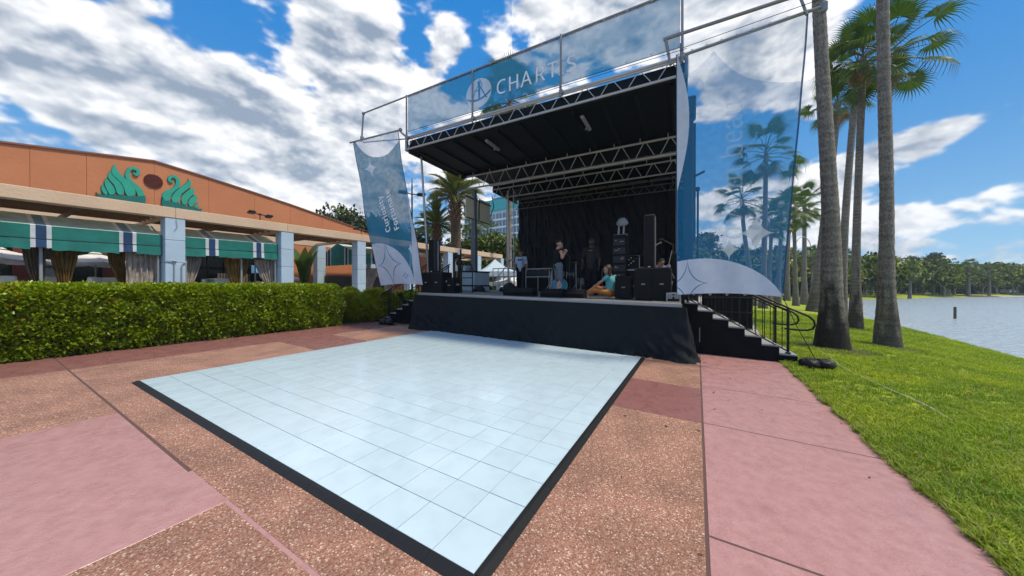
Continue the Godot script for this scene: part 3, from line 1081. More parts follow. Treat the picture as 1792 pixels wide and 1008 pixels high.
func build_stage() -> void:
	var st := thing("mobile_stage", "covered mobile stage with black roof, aluminium trusses and raised deck", "stage", S(0, 0), SYAW)
	var sk := Transform3D(Basis(Vector3(1, -0.0245, 0), Vector3(0, 1, 0), Vector3(0, KZ, 1)), Vector3.ZERO)
	# deck of panels
	for i in 6:
		for j in 3:
			var b := mb(sk)
			var w0 := -7.0 + j * 2.333
			b.box(Vector3(-0.63 - i * 1.255, 1.155, w0 + 1.166), Vector3(1.249, 0.10, 2.327), 0.006)
			obj("deck_panel", b, M.deck, st)
	var b := mb(sk)
	b.box(Vector3(-3.76, 1.165, 0.018), Vector3(7.56, 0.085, 0.03), 0.008)
	obj("deck_edge", b, M.alu_dull, st)
	for sx in [0.03, -7.56]:
		b = mb(sk)
		b.box(Vector3(sx, 0.57, -3.6), Vector3(0.03, 1.06, 6.9), 0.0)
		obj("light_block_panel", b, M.black, st)  # black sides added under the deck to block light
	# steel frame under the deck
	b = mb(sk)
	for x in [-0.4, -3.8, -7.2]:
		b.box(Vector3(x, 1.0, -3.5), Vector3(0.12, 0.2, 6.8), 0.01)
		for z in [-0.5, -3.5, -6.5]:
			b.box(Vector3(x, 0.5, z), Vector3(0.1, 1.0, 0.1), 0.01)
	obj("deck_frame", b, M.alu_dull, st)
	# front roof panel: soffit, ribs, side fascia
	var roof: Material = M.roof
	b = mb()
	b.box(Vector3(-3.9, 6.20, -1.30), Vector3(8.05, 0.34, 2.62), 0.02)
	obj("front_roof_panel", b, roof, st)
	for i in 11:
		b = mb()
		b.box(Vector3(-0.2 - i * 0.745, 6.0, -1.35), Vector3(0.09, 0.07, 2.5), 0.012)
		obj("roof_rib", b, roof, st)
	b = mb()
	b.box(Vector3(-7.945, 6.1, -1.32), Vector3(0.04, 0.28, 2.66), 0.01)
	obj("side_fascia", b, M.fascia, st)
	b = mb()
	b.box(Vector3(-3.8, 6.30, -3.72), Vector3(7.75, 0.26, 2.6), 0.02)
	obj("centre_roof_panel", b, roof, st)
	b = mb()
	b.box(Vector3(-3.75, 6.12, -6.0), Vector3(7.6, 0.2, 2.3), 0.02)
	obj("rear_roof_panel", b, roof, st)
	for i in 9:
		b = mb()
		b.box(Vector3(-0.4 - i * 0.84, 5.99, -5.95), Vector3(0.07, 0.06, 2.1), 0.01)
		obj("roof_rib", b, roof, st)
	b = mb()
	b.box(Vector3(-7.56, 5.98, -5.9), Vector3(0.04, 0.3, 2.4), 0.01)
	obj("side_fascia", b, M.fascia, st)
	# front edge truss
	b = mb()
	truss(b, 0.1, -7.98, 0.06, 6.07, 6.40, 0.62, 0.032, 0.011)
	b.box(Vector3(-3.94, 6.435, 0.06), Vector3(8.1, 0.05, 0.12), 0.012)
	obj("front_truss", b, M.truss_light, st)
	b = mb()
	b.box(Vector3(-3.85, 6.12, -2.66), Vector3(7.9, 0.5, 0.05), 0.01)
	b.box(Vector3(-3.8, 6.05, -4.98), Vector3(7.7, 0.3, 0.05), 0.01)
	obj("roof_closure", b, roof, st)
	for x in [0.1, -7.98]:
		b = mb()
		b.box(Vector3(x, 6.24, 0.05), Vector3(0.07, 0.46, 0.12), 0.015)
		obj("truss_bracket", b, M.alu_dull, st)
	# main trusses
	var rows := [[-2.62, 5.42, 5.90, 0.70, 0.034], [-4.55, 5.48, 5.90, 0.62, 0.030], [-6.8, 5.50, 5.78, 0.60, 0.024]]
	for k in 3:
		var r: Array = rows[k]
		b = mb()
		truss(b, 0.05, -7.5, r[0], r[1], r[2], r[3], r[4], 0.013)
		obj("main_truss", b, M.truss if k < 2 else M.truss_dark, st)
		b = mb()
		b.box(Vector3(-3.75, r[2] + 0.21, r[0] + 0.05), Vector3(7.7, 0.13, 0.09), 0.015)
		for i in 10:
			b.box(Vector3(-0.35 - i * 0.76, r[2] + 0.27, r[0] + 0.115), Vector3(0.05, 0.16, 0.04), 0.008)
			b.tube(Vector3(-0.35 - i * 0.76, r[2] + 0.2, r[0] + 0.05), Vector3(-0.35 - i * 0.76, r[2], r[0]), 0.014, 0.014, 5)
		obj("roof_beam", b, M.truss if k < 2 else M.truss_dark, st)
	# lamps under the front roof
	for q in [[5.16, 0.34, 1.12], [2.26, 0.34, 1.16]]:
		b = mb()
		b.box(Vector3(-q[0], 5.945, -(q[1] + q[2]) * 0.5), Vector3(0.10, 0.07, q[2] - q[1]), 0.02)
		b.tube(Vector3(-q[0], 5.9, -q[1] - 0.05), Vector3(-q[0], 5.9, -q[2] + 0.05), 0.022, 0.022, 8)
		b.box(Vector3(-q[0] - 0.05, 5.90, -q[2] + 0.2), Vector3(0.05, 0.06, 0.06), 0.01)
		obj("strip_lamp", b, M.alu_dull, st)
	# lifting columns and hinged panel on the left
	b = mb()
	b.box(Vector3(-7.38, 3.4, -2.95), Vector3(0.17, 4.1, 0.17), 0.02)
	b.box(Vector3(-7.38, 2.6, -2.95), Vector3(0.21, 2.6, 0.21), 0.02)
	obj("lifting_column", b, M.column, st)
	for q in [[-2.34, 0.84], [-3.27, 0.84]]:
		b = mb()
		b.box(Vector3(-7.36, 4.72, q[0] - q[1] * 0.5), Vector3(0.03, 0.92, q[1]), 0.008)
		obj("hinged_panel", b, M.panel, st)
	b = mb()
	b.box(Vector3(-7.335, 5.06, -3.22), Vector3(0.03, 0.05, 1.86), 0.006)
	b.box(Vector3(-7.335, 4.26, -3.22), Vector3(0.03, 0.03, 1.86), 0.006)
	b.box(Vector3(-7.33, 4.7, -3.22), Vector3(0.04, 0.8, 0.05), 0.006)
	obj("panel_frame", b, M.black_metal, st)
	b = mb()
	b.path([Vector3(-7.6, 5.6, -2.2), Vector3(-7.8, 5.1, -2.3), Vector3(-7.62, 4.6, -2.35)], [0.02], 6)
	obj("support_arm", b, M.black_metal, st)
	b = mb()
	b.path([Vector3(-7.3, 5.5, -4.2), Vector3(-7.28, 5.05, -4.3), Vector3(-7.3, 4.75, -4.15), Vector3(-7.34, 4.6, -4.1)], [0.02], 6)
	obj("support_arm", b, M.black_metal, st)
	# right column, seen through the banner
	b = mb()
	b.box(Vector3(0.17, 3.7, -2.95), Vector3(0.26, 6.4, 0.26), 0.03)
	b.box(Vector3(0.17, 6.75, -2.95), Vector3(0.38, 0.6, 0.4), 0.04)
	b.box(Vector3(0.33, 4.6, -2.95), Vector3(0.06, 3.4, 0.1), 0.01)
	b.box(Vector3(0.17, 1.4, -2.95), Vector3(0.5, 0.9, 0.8), 0.03)
	obj("lifting_column", b, M.dark_grey, st)
	b = mb()
	b.tube(Vector3(0.40, 1.3, -2.6), Vector3(0.40, 4.35, -2.6), 0.028)
	b.box(Vector3(0.40, 4.3, -2.6), Vector3(0.1, 0.12, 0.1), 0.02)
	b.box(Vector3(0.44, 4.75, -2.7), Vector3(0.3, 0.06, 0.06), 0.02, Basis(Vector3(0, 0, 1), 0.4))
	obj("ram", b, M.black_metal, st)
	# posts
	b = mb()
	b.tube(Vector3(-7.42, 1.25, -0.42), Vector3(-7.80, 5.98, -0.42), 0.036, 0.036, 10)
	obj("corner_post", b, M.alu, st)
	for q in [[-6.95, -5.0, 0.045], [-6.72, -5.1, 0.025], [-0.2, -6.6, 0.04]]:
		b = mb()
		b.tube(Vector3(q[0] + 0.02, 1.2, q[1]), Vector3(q[0], 5.9, q[1]), q[2], q[2], 8)
		b.lathe([Vector2(q[2], -0.04), Vector2(q[2] + 0.05, -0.03), Vector2(q[2] + 0.05, 0.03), Vector2(q[2], 0.04)], 10, Vector3(q[0] + 0.01, 2.75, q[1]))
		obj("rear_post", b, M.alu, st)
	b = mb()
	b.path([Vector3(-6.75, 2.9, -5.1), Vector3(-6.95, 2.2, -4.4), Vector3(-7.1, 1.7, -3.9)], [0.018], 6)
	obj("brace", b, M.alu, st)
	# trailer box at the left column
	b = mb(sk)
	b.box(Vector3(-7.42, 1.6, -3.12), Vector3(0.62, 0.78, 1.1), 0.02)
	b.box(Vector3(-7.68, 2.1, -2.9), Vector3(0.12, 0.22, 0.5), 0.02)
	obj("trailer_box", b, M.trailer, st)
	for y in [1.97, 1.42]:
		b = mb(sk)
		b.box(Vector3(-7.42, y, -3.12), Vector3(0.66, 0.055, 1.14), 0.01)
		obj("box_band", b, M.black, st)

	# black cloth hung round the front of the deck
	var pts := [Vector2(-7.62, -1.2), Vector2(-7.62, 0.06), Vector2(0.08, 0.06), Vector2(0.08, -0.62)]
	var nz := noise(FastNoiseLite.TYPE_SIMPLEX, 0.7, 4, 12)
	var nf := noise(FastNoiseLite.TYPE_SIMPLEX, 2.2, 3, 13)
	b = mb(sk)
	var per := 1.26 + 7.7 + 0.68
	b.grid(340, 26, func(u: float, v: float) -> Vector3:
		var s := u * per
		var p: Vector2
		var nn: Vector2
		if s < 1.26:
			p = Vector2(-7.62, -1.2 + s); nn = Vector2(-1, 0)
			if s > 1.1: nn = Vector2(-1, (s - 1.1) / 0.16).normalized()
		elif s < 8.96:
			p = Vector2(-7.62 + s - 1.26, 0.06); nn = Vector2(0, 1)
			if s < 1.42: nn = Vector2(-(1.42 - s) / 0.16, 1).normalized()
			if s > 8.8: nn = Vector2((s - 8.8) / 0.16, 1).normalized()
		else:
			p = Vector2(0.08, 0.06 - (s - 8.96)); nn = Vector2(1, 0)
			if s < 9.12: nn = Vector2(1, (9.12 - s) / 0.16).normalized()
		var y := lerpf(0.0, 1.12, v)
		var low := 1.0 - v
		var swag := nz.get_noise_2d(s * 1.3 + low * 0.9, v * 1.1) * 0.09 * low
		var fold := nf.get_noise_2d(s * 1.5 - low * 1.2, v * 0.7) * 0.035 * (0.25 + low)
		var corner := 0.0
		if s > 7.4: corner = 0.12 * low * smoothstep(7.4, 9.0, s)
		if s < 1.9: corner = 0.10 * low * (1.0 - smoothstep(1.3, 1.9, s))
		var hem := 0.05 * pow(low, 6.0) * (1.0 + 1.4 * nf.get_noise_1d(s * 2.0))
		var d := 0.03 + swag * 0.8 + fold + corner + hem + 0.05 * low
		d = maxf(d, 0.012)
		var yy := y + pow(low, 5.0) * 0.03 * (1.0 + nf.get_noise_1d(s * 3.0 + 40.0)) - 0.02 * pow(low, 3.0)
		return Vector3(p.x + nn.x * d, maxf(yy, 0.006), p.y + nn.y * d))
	var skirt := obj("stage_skirt", b, M.black_cloth, null, S(0, 0), SYAW)
	tag(skirt, "creased black cloth skirt hung round the front of the stage deck", "stage skirt")
	# black backdrop curtain
	b = mb()
	b.grid(260, 30, func(u: float, v: float) -> Vector3:
		var x := lerpf(-7.42, 0.1, u)
		var y := lerpf(1.2, 6.0, v)
		var f := sin(x * 9.0 + 1.3 * nz.get_noise_1d(x * 2.0) * 6.0) * 0.05 * (0.55 + 0.45 * nz.get_noise_2d(x * 0.8, y * 0.4))
		f += nf.get_noise_2d(x * 1.6 + y * 0.5, y * 0.3) * 0.10
		f += 0.02 * exp(-pow((y - 2.95) / 0.02, 2.0))
		return Vector3(x, y, -6.98 + f + 0.12 * (1.0 - v) * nf.get_noise_1d(x)))
	var cur := obj("backdrop_curtain", b, M.backdrop, null, S(0, 0), SYAW)
	tag(cur, "black pleated backdrop curtain closing the rear of the stage", "curtain")
	# a short black curtain at the right side of the stage behind the column
	b = mb()
	b.grid(60, 12, func(u: float, v: float) -> Vector3:
		var z := lerpf(-6.7, -4.2, u)
		return Vector3(0.10 + 0.05 * sin(z * 12.0), lerpf(1.18, 5.5, v), z), true)
	var cur2 := obj("side_curtain", b, M.backdrop, null, S(0, 0), SYAW)
	tag(cur2, "narrow black side curtain behind the right lifting column of the stage", "curtain")


func stage_stairs(right: bool) -> void:
	var sg := 1.0 if right else -1.0
	var at := S(0, 0) if right else S(7.55, 0)
	var nm := "black stage stairs with grey treads and pipe handrails beside the lawn" if right else "black stage stairs with pipe handrail between the green shrubs and the deck"
	var t := thing("stage_stairs", nm, "stairs", at, SYAW, "stairs up to the stage")
	var z0 := -1.02 if right else -0.55
	var wd := 1.25
	var gx := 0.305
	var rise := 0.168
	var steps := 6
	var sh := Transform3D(Basis(Vector3(1, KX, 0), Vector3(0, 1, 0), Vector3(0, KZ, 1)), Vector3.ZERO)
	var x0 := 0.09
	for i in 7:
		var y := 1.19 - i * rise
		var xa := x0 + (0.0 if i == 0 else 0.26 + (i - 1) * gx)
		var xb := x0 + 0.26 + i * gx
		if i == 6: y = 0.18
		var b := mb(sh)
		b.box(Vector3(sg * (xa + xb) * 0.5, y - 0.02, z0 - wd * 0.5), Vector3(xb - xa + 0.02, 0.04, wd - 0.02), 0.006)
		obj("tread", b, M.tread, t)
	# stringers follow the steps
	for zz in [z0, z0 - wd]:
		var poly := PackedVector2Array()
		poly.append(Vector2(sg * x0, 0.0))
		poly.append(Vector2(sg * x0, 1.16))
		for i in 7:
			var y := 1.16 - i * rise
			if i == 6: y = 0.15
			poly.append(Vector2(sg * (x0 + 0.26 + i * gx), y))
			if i < 6: poly.append(Vector2(sg * (x0 + 0.26 + i * gx), y - rise if i < 5 else 0.15))
		poly.append(Vector2(sg * (x0 + 0.26 + 6 * gx), 0.0))
		var b := mb(sh)
		b.prism(poly, zz - 0.02, zz + 0.02)
		obj("stringer", b, M.black_wood, t)
	# a grey strip painted in for light between two stringer boards
	var b := mb(sh)
	b.box(Vector3(sg * (x0 + 0.30), 0.44, z0 + 0.022), Vector3(0.018, 0.34, 0.006))
	obj("seam_light", b, M.grey, t)
	for zz in [z0 - 0.08, z0 - wd + 0.08]:
		b = mb(sh)
		var xe := x0 + 0.26 + 5.55 * gx
		var top := func(x: float) -> float: return 1.19 + 0.98 - (x - x0) * (rise / gx) * 0.93
		# newel posts
		for q in [[x0 + 0.05, 1.19], [xe, 0.20]]:
			b.tube(Vector3(sg * q[0], q[1] - 0.05, zz), Vector3(sg * q[0], top.call(q[0]), zz), 0.026, 0.026, 8)
			b.box(Vector3(sg * q[0], q[1], zz), Vector3(0.09, 0.03, 0.09), 0.01)
			obj("newel_post", b, M.black_metal, t)
			b = mb(sh)
		var pts := []
		for i in 13:
			var x := lerpf(x0 - 0.02, xe + 0.05, i / 12.0)
			pts.append(Vector3(sg * x, top.call(x), zz))
		var ye: float = top.call(xe)
		# return loop at the foot
		for q in [[0.22, -0.10], [0.34, -0.16], [0.42, -0.24], [0.44, -0.34], [0.40, -0.42], [0.32, -0.455], [0.18, -0.46], [-0.06, -0.45]]:
			pts.append(Vector3(sg * (xe + q[0]), ye + q[1], zz))
		b.path(pts, [0.021], 8)
		obj("handrail", b, M.black_metal, t)
		b = mb(sh)
		var lo := func(x: float) -> float: return 1.19 + 0.12 - (x - x0) * (rise / gx)
		b.tube(Vector3(sg * x0, lo.call(x0), zz), Vector3(sg * xe, lo.call(xe), zz), 0.016, 0.016, 6)
		b.tube(Vector3(sg * x0, top.call(x0) - 0.08, zz), Vector3(sg * xe, top.call(xe) - 0.08, zz), 0.016, 0.016, 6)
		obj("lower_rail", b, M.black_metal, t)
		for i in 12:
			var x := lerpf(x0 + 0.16, xe - 0.10, i / 11.0)
			b = mb(sh)
			b.tube(Vector3(sg * x, lo.call(x), zz), Vector3(sg * x, top.call(x) - 0.08, zz), 0.009, 0.009, 6, false)
			obj("baluster", b, M.black_metal, t)


# ---------- banners and their pipe frames ----------
func star_d(x: float, y: float, r: float) -> float:
	# four-pointed star, negative inside
	var ax := absf(x) / r
	var ay := absf(y) / r
	return pow(ax, 0.55) + pow(ay, 0.55) - 1.0

func banner_tex(w: int, h: int, f: Callable) -> ImageTexture:
	var im := Image.create(w, h, false, Image.FORMAT_RGBA8)
	var wr := noise(FastNoiseLite.TYPE_SIMPLEX, 0.05, 3, 8)
	for j in h:
		for i in w:
			var c: Color = f.call((i + 0.5) / w, (j + 0.5) / h)
			c.a = clampf(c.a + (0.05 if (i + j) % 2 == 0 else -0.05) + 0.05 * wr.get_noise_2d(i * 0.5, j * 0.5), 0.0, 1.0)
			im.set_pixel(i, j, c)
	return ImageTexture.create_from_image(im)

func banner_mat(tex: Texture2D) -> StandardMaterial3D:
	var m := StandardMaterial3D.new()
	m.albedo_texture = tex
	m.transparency = BaseMaterial3D.TRANSPARENCY_ALPHA
	m.roughness = 0.6
	m.cull_mode = BaseMaterial3D.CULL_DISABLED
	m.backlight_enabled = true
	m.backlight = Color(0.8, 0.8, 0.8)
	return m

func text_mesh(s: String, size: float, font := "Droid Sans", weight := 400) -> TextMesh:
	var t := TextMesh.new()
	var f := SystemFont.new()
	f.font_names = PackedStringArray([font])
	f.font_weight = weight
	t.font = f
	t.text = s
	t.font_size = 64
	t.pixel_size = size / 64.0
	t.depth = 0.003
	return t

func build_banners() -> void:
	var teal := lin(0.015, 0.27, 0.50, 0.74)
	var white := lin(0.62, 0.68, 0.80, 0.92)
	# --- pipe frame above the roof
	var fr := thing("banner_frame", "aluminium pipe frame clamped along the roof edge above the front truss", "pipe frame", S(0, 0), SYAW)
	var ytop := func(u: float) -> float: return lerpf(7.84, 7.75, u / 7.9)
	var posts := [-0.02, 2.65, 5.30, 7.88]
	for u in posts:
		var b := mb()
		b.tube(Vector3(-u, 6.28, 0.16), Vector3(-u, ytop.call(u) + 0.02, 0.16), 0.026, 0.026, 8)
		b.box(Vector3(-u, 6.42, 0.14), Vector3(0.09, 0.12, 0.10), 0.02)
		b.tube(Vector3(-u - 0.03, 6.30, 0.13), Vector3(-u - 0.03, 6.7, 0.13), 0.02, 0.02, 6)
		obj("upright", b, M.pipe, fr)
	var b := mb()
	b.tube(Vector3(0.06, ytop.call(0.0), 0.13), Vector3(-10.02, ytop.call(10.0), 0.13), 0.024, 0.024, 8)
	obj("top_rail", b, M.pipe, fr)
	b = mb()
	b.tube(Vector3(-10.0, 7.74, 0.13), Vector3(-10.1, 6.75, 0.13), 0.03, 0.03, 8)
	b.box(Vector3(-10.0, 7.72, 0.13), Vector3(0.09, 0.09, 0.09), 0.02)
	b.box(Vector3(-10.08, 6.86, 0.12), Vector3(0.1, 0.14, 0.12), 0.02)
	obj("end_drop", b, M.pipe, fr)
	b = mb()
	b.tube(Vector3(-7.9, 6.42, 0.14), Vector3(-8.2, 6.7, 0.16), 0.03, 0.03, 8)
	b.tube(Vector3(-8.12, 6.72, 0.14), Vector3(-10.72, 6.83, 0.14), 0.028, 0.028, 8)
	b.tube(Vector3(-7.9, 6.40, 0.08), Vector3(-10.05, 6.72, 0.10), 0.02, 0.02, 6)
	b.box(Vector3(-8.16, 6.72, 0.15), Vector3(0.1, 0.1, 0.1), 0.02)
	obj("left_outrigger", b, M.pipe, fr)
	b = mb()
	b.tube(Vector3(-0.34, 6.88, 0.16), Vector3(2.5, 6.90, 0.16), 0.034, 0.034, 8)
	b.tube(Vector3(-0.30, 6.88, 0.16), Vector3(-0.20, 6.30, 0.14), 0.03, 0.03, 8)
	b.tube(Vector3(0.02, 6.44, 0.12), Vector3(2.30, 6.58, 0.12), 0.03, 0.03, 8)
	b.tube(Vector3(1.9, 6.92, 0.16), Vector3(2.02, 6.50, 0.14), 0.024, 0.024, 8)
	b.box(Vector3(2.26, 6.56, 0.12), Vector3(0.09, 0.18, 0.09), 0.02)
	obj("right_outrigger", b, M.pipe, fr)
	b = mb()
	b.tube(Vector3(0.0, 6.56, 0.18), Vector3(2.2, 6.68, 0.18), 0.006, 0.006, 5)
	b.tube(Vector3(0.1, 6.52, 0.19), Vector3(-7.9, 6.50, 0.19), 0.006, 0.006, 5)
	obj("tension_wire", b, M.black_metal, fr)

	# --- the long banner along the roof
	var bt := banner_tex(1024, 168, func(x: float, y: float) -> Color:
		var c := teal
		if y < 0.025 or y > 0.985: c = lin(0.01, 0.05, 0.10, 0.9)
		var X := x * 7.9
		var Y := y * 1.22
		var cx := 7.88 - 5.12
		var d := Vector2(X - cx, Y - 0.70).length()
		if d < 0.43:
			c = lin(0.60, 0.66, 0.76, 0.82)
			var qx := X - cx
			var qy := Y - 0.70
			var ink := false
			# a small sailing boat with a compass for a mast
			var hull := absf(qy - 0.20 + 0.45 * qx * qx * 2.0 + 0.10 * qx) < 0.035 and absf(qx) < 0.40
			if hull: ink = true
			if absf(qx - 0.02) < 0.035 * (1.0 - (0.15 - qy) * 0.2) and qy > -0.30 and qy < 0.18: ink = true
			if absf((qx + 0.02) * 0.9 - (qy + 0.30) * 0.52) < 0.02 and qy > -0.3 and qy < 0.2: ink = true
			if absf((qx - 0.02) * 0.9 + (qy + 0.30) * 0.50) < 0.011 and qy > -0.3 and qy < 0.15: ink = true
			if absf(qy + 0.08) < 0.014 and qx > -0.12 and qx < 0.04: ink = true
			if absf(qx - 0.0) < 0.04 and absf(qy + 0.31) < 0.045: ink = true
			if absf(qx - 0.12 + absf(qy + 0.22) * 0.5) < 0.013 and qy > -0.4 and qy < -0.14: ink = true
			if ink: c = lin(0.03, 0.20, 0.36, 0.85)
		return c)
	var ban := thing("roof_banner", "long blue mesh banner with white lettering above the stage roof", "banner", S(0, 0), SYAW)
	b = mb()
	b.grid(90, 8, func(u: float, v: float) -> Vector3:
		var x := lerpf(-7.86, -0.02, u)
		var yt: float = ytop.call(-x) - 0.02
		var yb := lerpf(6.62, 6.58, -x / 7.9)
		var bow := 0.02 * sin(u * PI * 3.0) * sin(v * PI)
		return Vector3(x, lerpf(yb, yt, v), 0.115 + bow * 0.7))
	obj("mesh_sheet", b, banner_mat(bt), ban)
	var letters := "CHARTIS"
	var cen := [4.37, 3.98, 3.61, 3.22, 2.88, 2.645, 2.39]
	for i in 7:
		inst("letter", text_mesh(letters[i], 0.54, "Droid Sans", 500), M.banner_white, ban, Vector3(-cen[i], 7.03, 0.142))
	# --- banner on the left of the stage
	var lt := banner_tex(300, 768, func(x: float, y: float) -> Color:
		var X := x * 2.2
		var Y := y * 5.3
		var c := lin(0.012, 0.21, 0.36, 0.86)
		if Vector2((X - 1.25) / 1.15, (Y + 0.35) / 1.15).length() < 1.0: c = lin(0.60, 0.66, 0.78, 0.55)
		if star_d(X - 0.62, Y - 1.12, 0.36) < 0.0: c = lin(0.62, 0.68, 0.8, 0.95)
		if Vector2((X - 0.25) / 1.55, (Y - 5.35) / 1.50).length() < 1.0:
			c = white
			var s := star_d((X - 0.72) * 1.0, (Y - 4.62) * 0.72, 0.60)
			if absf(s) < 0.035: c = lin(0.10, 0.22, 0.42, 0.95)
			if absf(star_d(X - 1.42, Y - 5.02, 0.14)) < 0.12: c = lin(0.12, 0.26, 0.48, 0.95)
		if star_d((X - 1.86) * 1.6, Y - 4.12, 0.24) < 0.0: c = lin(0.62, 0.68, 0.8, 0.8)
		if X > 2.14 - maxf(0.0, Y - 2.6) * 0.16 + maxf(0, Y - 4.6) * 0.1 and Y > 2.3: c = white
		if x < 0.012 or x > 0.988: c = lin(0.01, 0.04, 0.09, 0.95)
		return c)
	var lb := thing("side_banner", "narrow blue and white mesh banner slanting down left of the stage", "banner", S(0, 0), SYAW, "tall banners beside the stage")
	b = mb()
	b.grid(40, 80, func(u: float, v: float) -> Vector3:
		var top := Vector3(lerpf(-10.60, -8.30, u), lerpf(6.80, 6.70, u), 0.15)
		var bot := Vector3(lerpf(-9.06, -7.12, u), 1.63 - 0.02 * (1.0 - u), 0.20)
		var p := bot.lerp(top, v)
		p.z += 0.16 * sin(v * PI) * (0.6 + 0.4 * sin(u * 4.0 + v * 5.0)) + 0.015 * sin(u * 13.0 + v * 17.0)
		p.x += 0.10 * sin(v * PI * 0.9)
		p.y += 0.05 * sin(u * PI) * (1.0 - v)
		return p)
	obj("mesh_sheet", b, banner_mat(lt), lb)
	for q in [["Curiosity", -8.62, 3.95, 0.30], ["Fortunate", -8.26, 4.05, 0.30]]:
		var o := inst("lettering", text_mesh(q[0], q[3], "Droid Sans", 700), M.banner_white, lb, Vector3(q[1], q[2], 0.42))
		o.rotation = Vector3(0.0, 0.0, PI * 0.5 + 0.34)
	# --- banner on the right of the stage
	var rt := banner_tex(360, 900, func(x: float, y: float) -> Color:
		var X := x * 2.5
		var Y := y * 5.2
		var c := lin(0.004, 0.24, 0.54, 0.46)
		if y < 0.03: c = lin(0.5, 0.56, 0.66, 0.35)
		# pale disc in the upper right corner
		if Vector2(X - 2.75, Y + 0.95).length() < 2.25: c = lin(0.45, 0.55, 0.66, 0.30)
		if Vector2(X - 0.1, Y + 0.4).length() < 0.9 and X > 0.3: c = lin(0.30, 0.45, 0.60, 0.36)
		if star_d(X - 0.62, Y - 0.62, 0.26) < 0.0: c = lin(0.5, 0.62, 0.72, 0.55)
		# white sliver down the left edge
		if X < 0.30 * sin(clampf((Y - 0.0) / 3.0, 0, 1) * PI * 0.95 + 0.1) and Y < 3.0: c = white
		# stars
		if star_d((X - 1.84) * 1.0, Y - 4.0, 0.42) < 0.0: c = lin(0.60, 0.66, 0.74, 0.85)
		if star_d(X - 1.27, Y - 4.31, 0.26) < 0.0: c = lin(0.62, 0.70, 0.76, 0.85)
		# white hill along the foot
		if Vector2((X - 0.45) / 2.18, (Y - 5.6) / 1.14).length() < 1.0:
			c = lin(0.60, 0.68, 0.84, 0.93)
			var s := star_d(X - 0.28, (Y - 4.98) * 1.0, 0.52)
			if absf(s) < 0.03: c = lin(0.06, 0.20, 0.40, 0.95)
		if x < 0.008 or x > 0.985: c = lin(0.015, 0.07, 0.16, 0.95)
		return c)
	var rb := thing("side_banner", "wide blue mesh banner with a white foot hanging right of the stage", "banner", S(0, 0), SYAW, "tall banners beside the stage")
	b = mb()
	b.grid(60, 90, func(u: float, v: float) -> Vector3:
		var top := Vector3(lerpf(-0.10, 2.05, u), lerpf(6.48, 6.60, u), 0.14)
		var bot := Vector3(lerpf(-0.08, 1.70, u), 1.40 - 0.02 * u, 0.14)
		var p := bot.lerp(top, v)
		p.z += 0.07 * sin(v * PI) * sin(u * 5.0 + v * 3.0) + 0.016 * sin(u * 17.0 + v * 11.0) * (1.0 - v) + 0.012 * sin(u * 9.0 - v * 23.0)
		p.y += 0.05 * sin(u * PI) * (1.0 - v) * 1.0
		return p)
	obj("mesh_sheet", b, banner_mat(rt), rb)
	var tx := inst("lettering", text_mesh("ove in beau", 0.50, "Droid Serif"), M.banner_pale, rb, Vector3(0.88, 3.85, 0.24))
	tx.rotation = Vector3(0, 0, PI * 0.5)
	# eyelets along the hems
	for e in [[rb, -0.06, 6.46, 2.0, 6.56, 9], [rb, -0.05, 1.42, 1.68, 1.42, 7], [ban, -7.82, 7.73, -0.06, 7.80, 16], [ban, -7.82, 6.60, -0.06, 6.64, 16], [lb, -10.5, 6.77, -8.36, 6.67, 7]]:
		for i in e[5]:
			var f: float = i / float(e[5] - 1)
			b = mb()
			var pts := []
			for k in 8: pts.append(Vector3(cos(TAU * k / 8.0) * 0.018, sin(TAU * k / 8.0) * 0.018, 0))
			b.path(pts, [0.006], 4, false, true)
			obj("eyelet", b, M.alu, e[0], Vector3(lerpf(e[1], e[3], f), lerpf(e[2], e[4], f), 0.165))
	# ties and sandbags
	sandbag(S(-2.40, 0.70), "black sandbag on the lawn corner at the foot of the right stairs", [S(-1.70, -0.14, 1.40), S(-1.98, 0.2, 0.85), S(-2.38, 0.66, 0.17)])
	sandbag(S(9.05, 0.05), "black sandbag on the paving below the left slanting banner", [S(8.98, -0.2, 1.42), S(9.0, -0.1, 0.8), S(9.05, 0.02, 0.14)])

func sandbag(at: Vector3, label: String, cord: Array) -> void:
	var t := thing("sandbag", label, "sandbag", at, SYAW + 0.2, "sandbags holding the banners")
	var nz := noise(FastNoiseLite.TYPE_SIMPLEX, 5.0, 3, 50)
	for sx in [-1.0, 1.0]:
		var b := mb()
		b.grid(18, 12, func(u: float, v: float) -> Vector3:
			var th := u * TAU
			var ph := (v - 0.5) * PI
			var d := Vector3(cos(ph) * cos(th), sin(ph), cos(ph) * sin(th))
			var k := 1.0 + 0.25 * nz.get_noise_3d(d.x + sx, d.y, d.z)
			var p := Vector3(d.x * 0.16, d.y * 0.115, d.z * 0.19) * k
			return Vector3(p.x + sx * 0.12, maxf(p.y + 0.095, 0.004), p.z), true)
		obj("sack", b, M.rubber, t)
	var b := mb()
	b.path([Vector3(-0.1, 0.12, 0), Vector3(-0.05, 0.2, 0.01), Vector3(0.05, 0.2, -0.01), Vector3(0.1, 0.12, 0)], [0.014], 6)
	obj("handle_strap", b, M.rubber, t)
	b = mb()
	var inv := t.transform.affine_inverse()
	var pts := []
	for p in cord: pts.append(inv * p)
	b.path(pts, [0.007], 5)
	obj("tie_cord", b, M.black_metal, t)

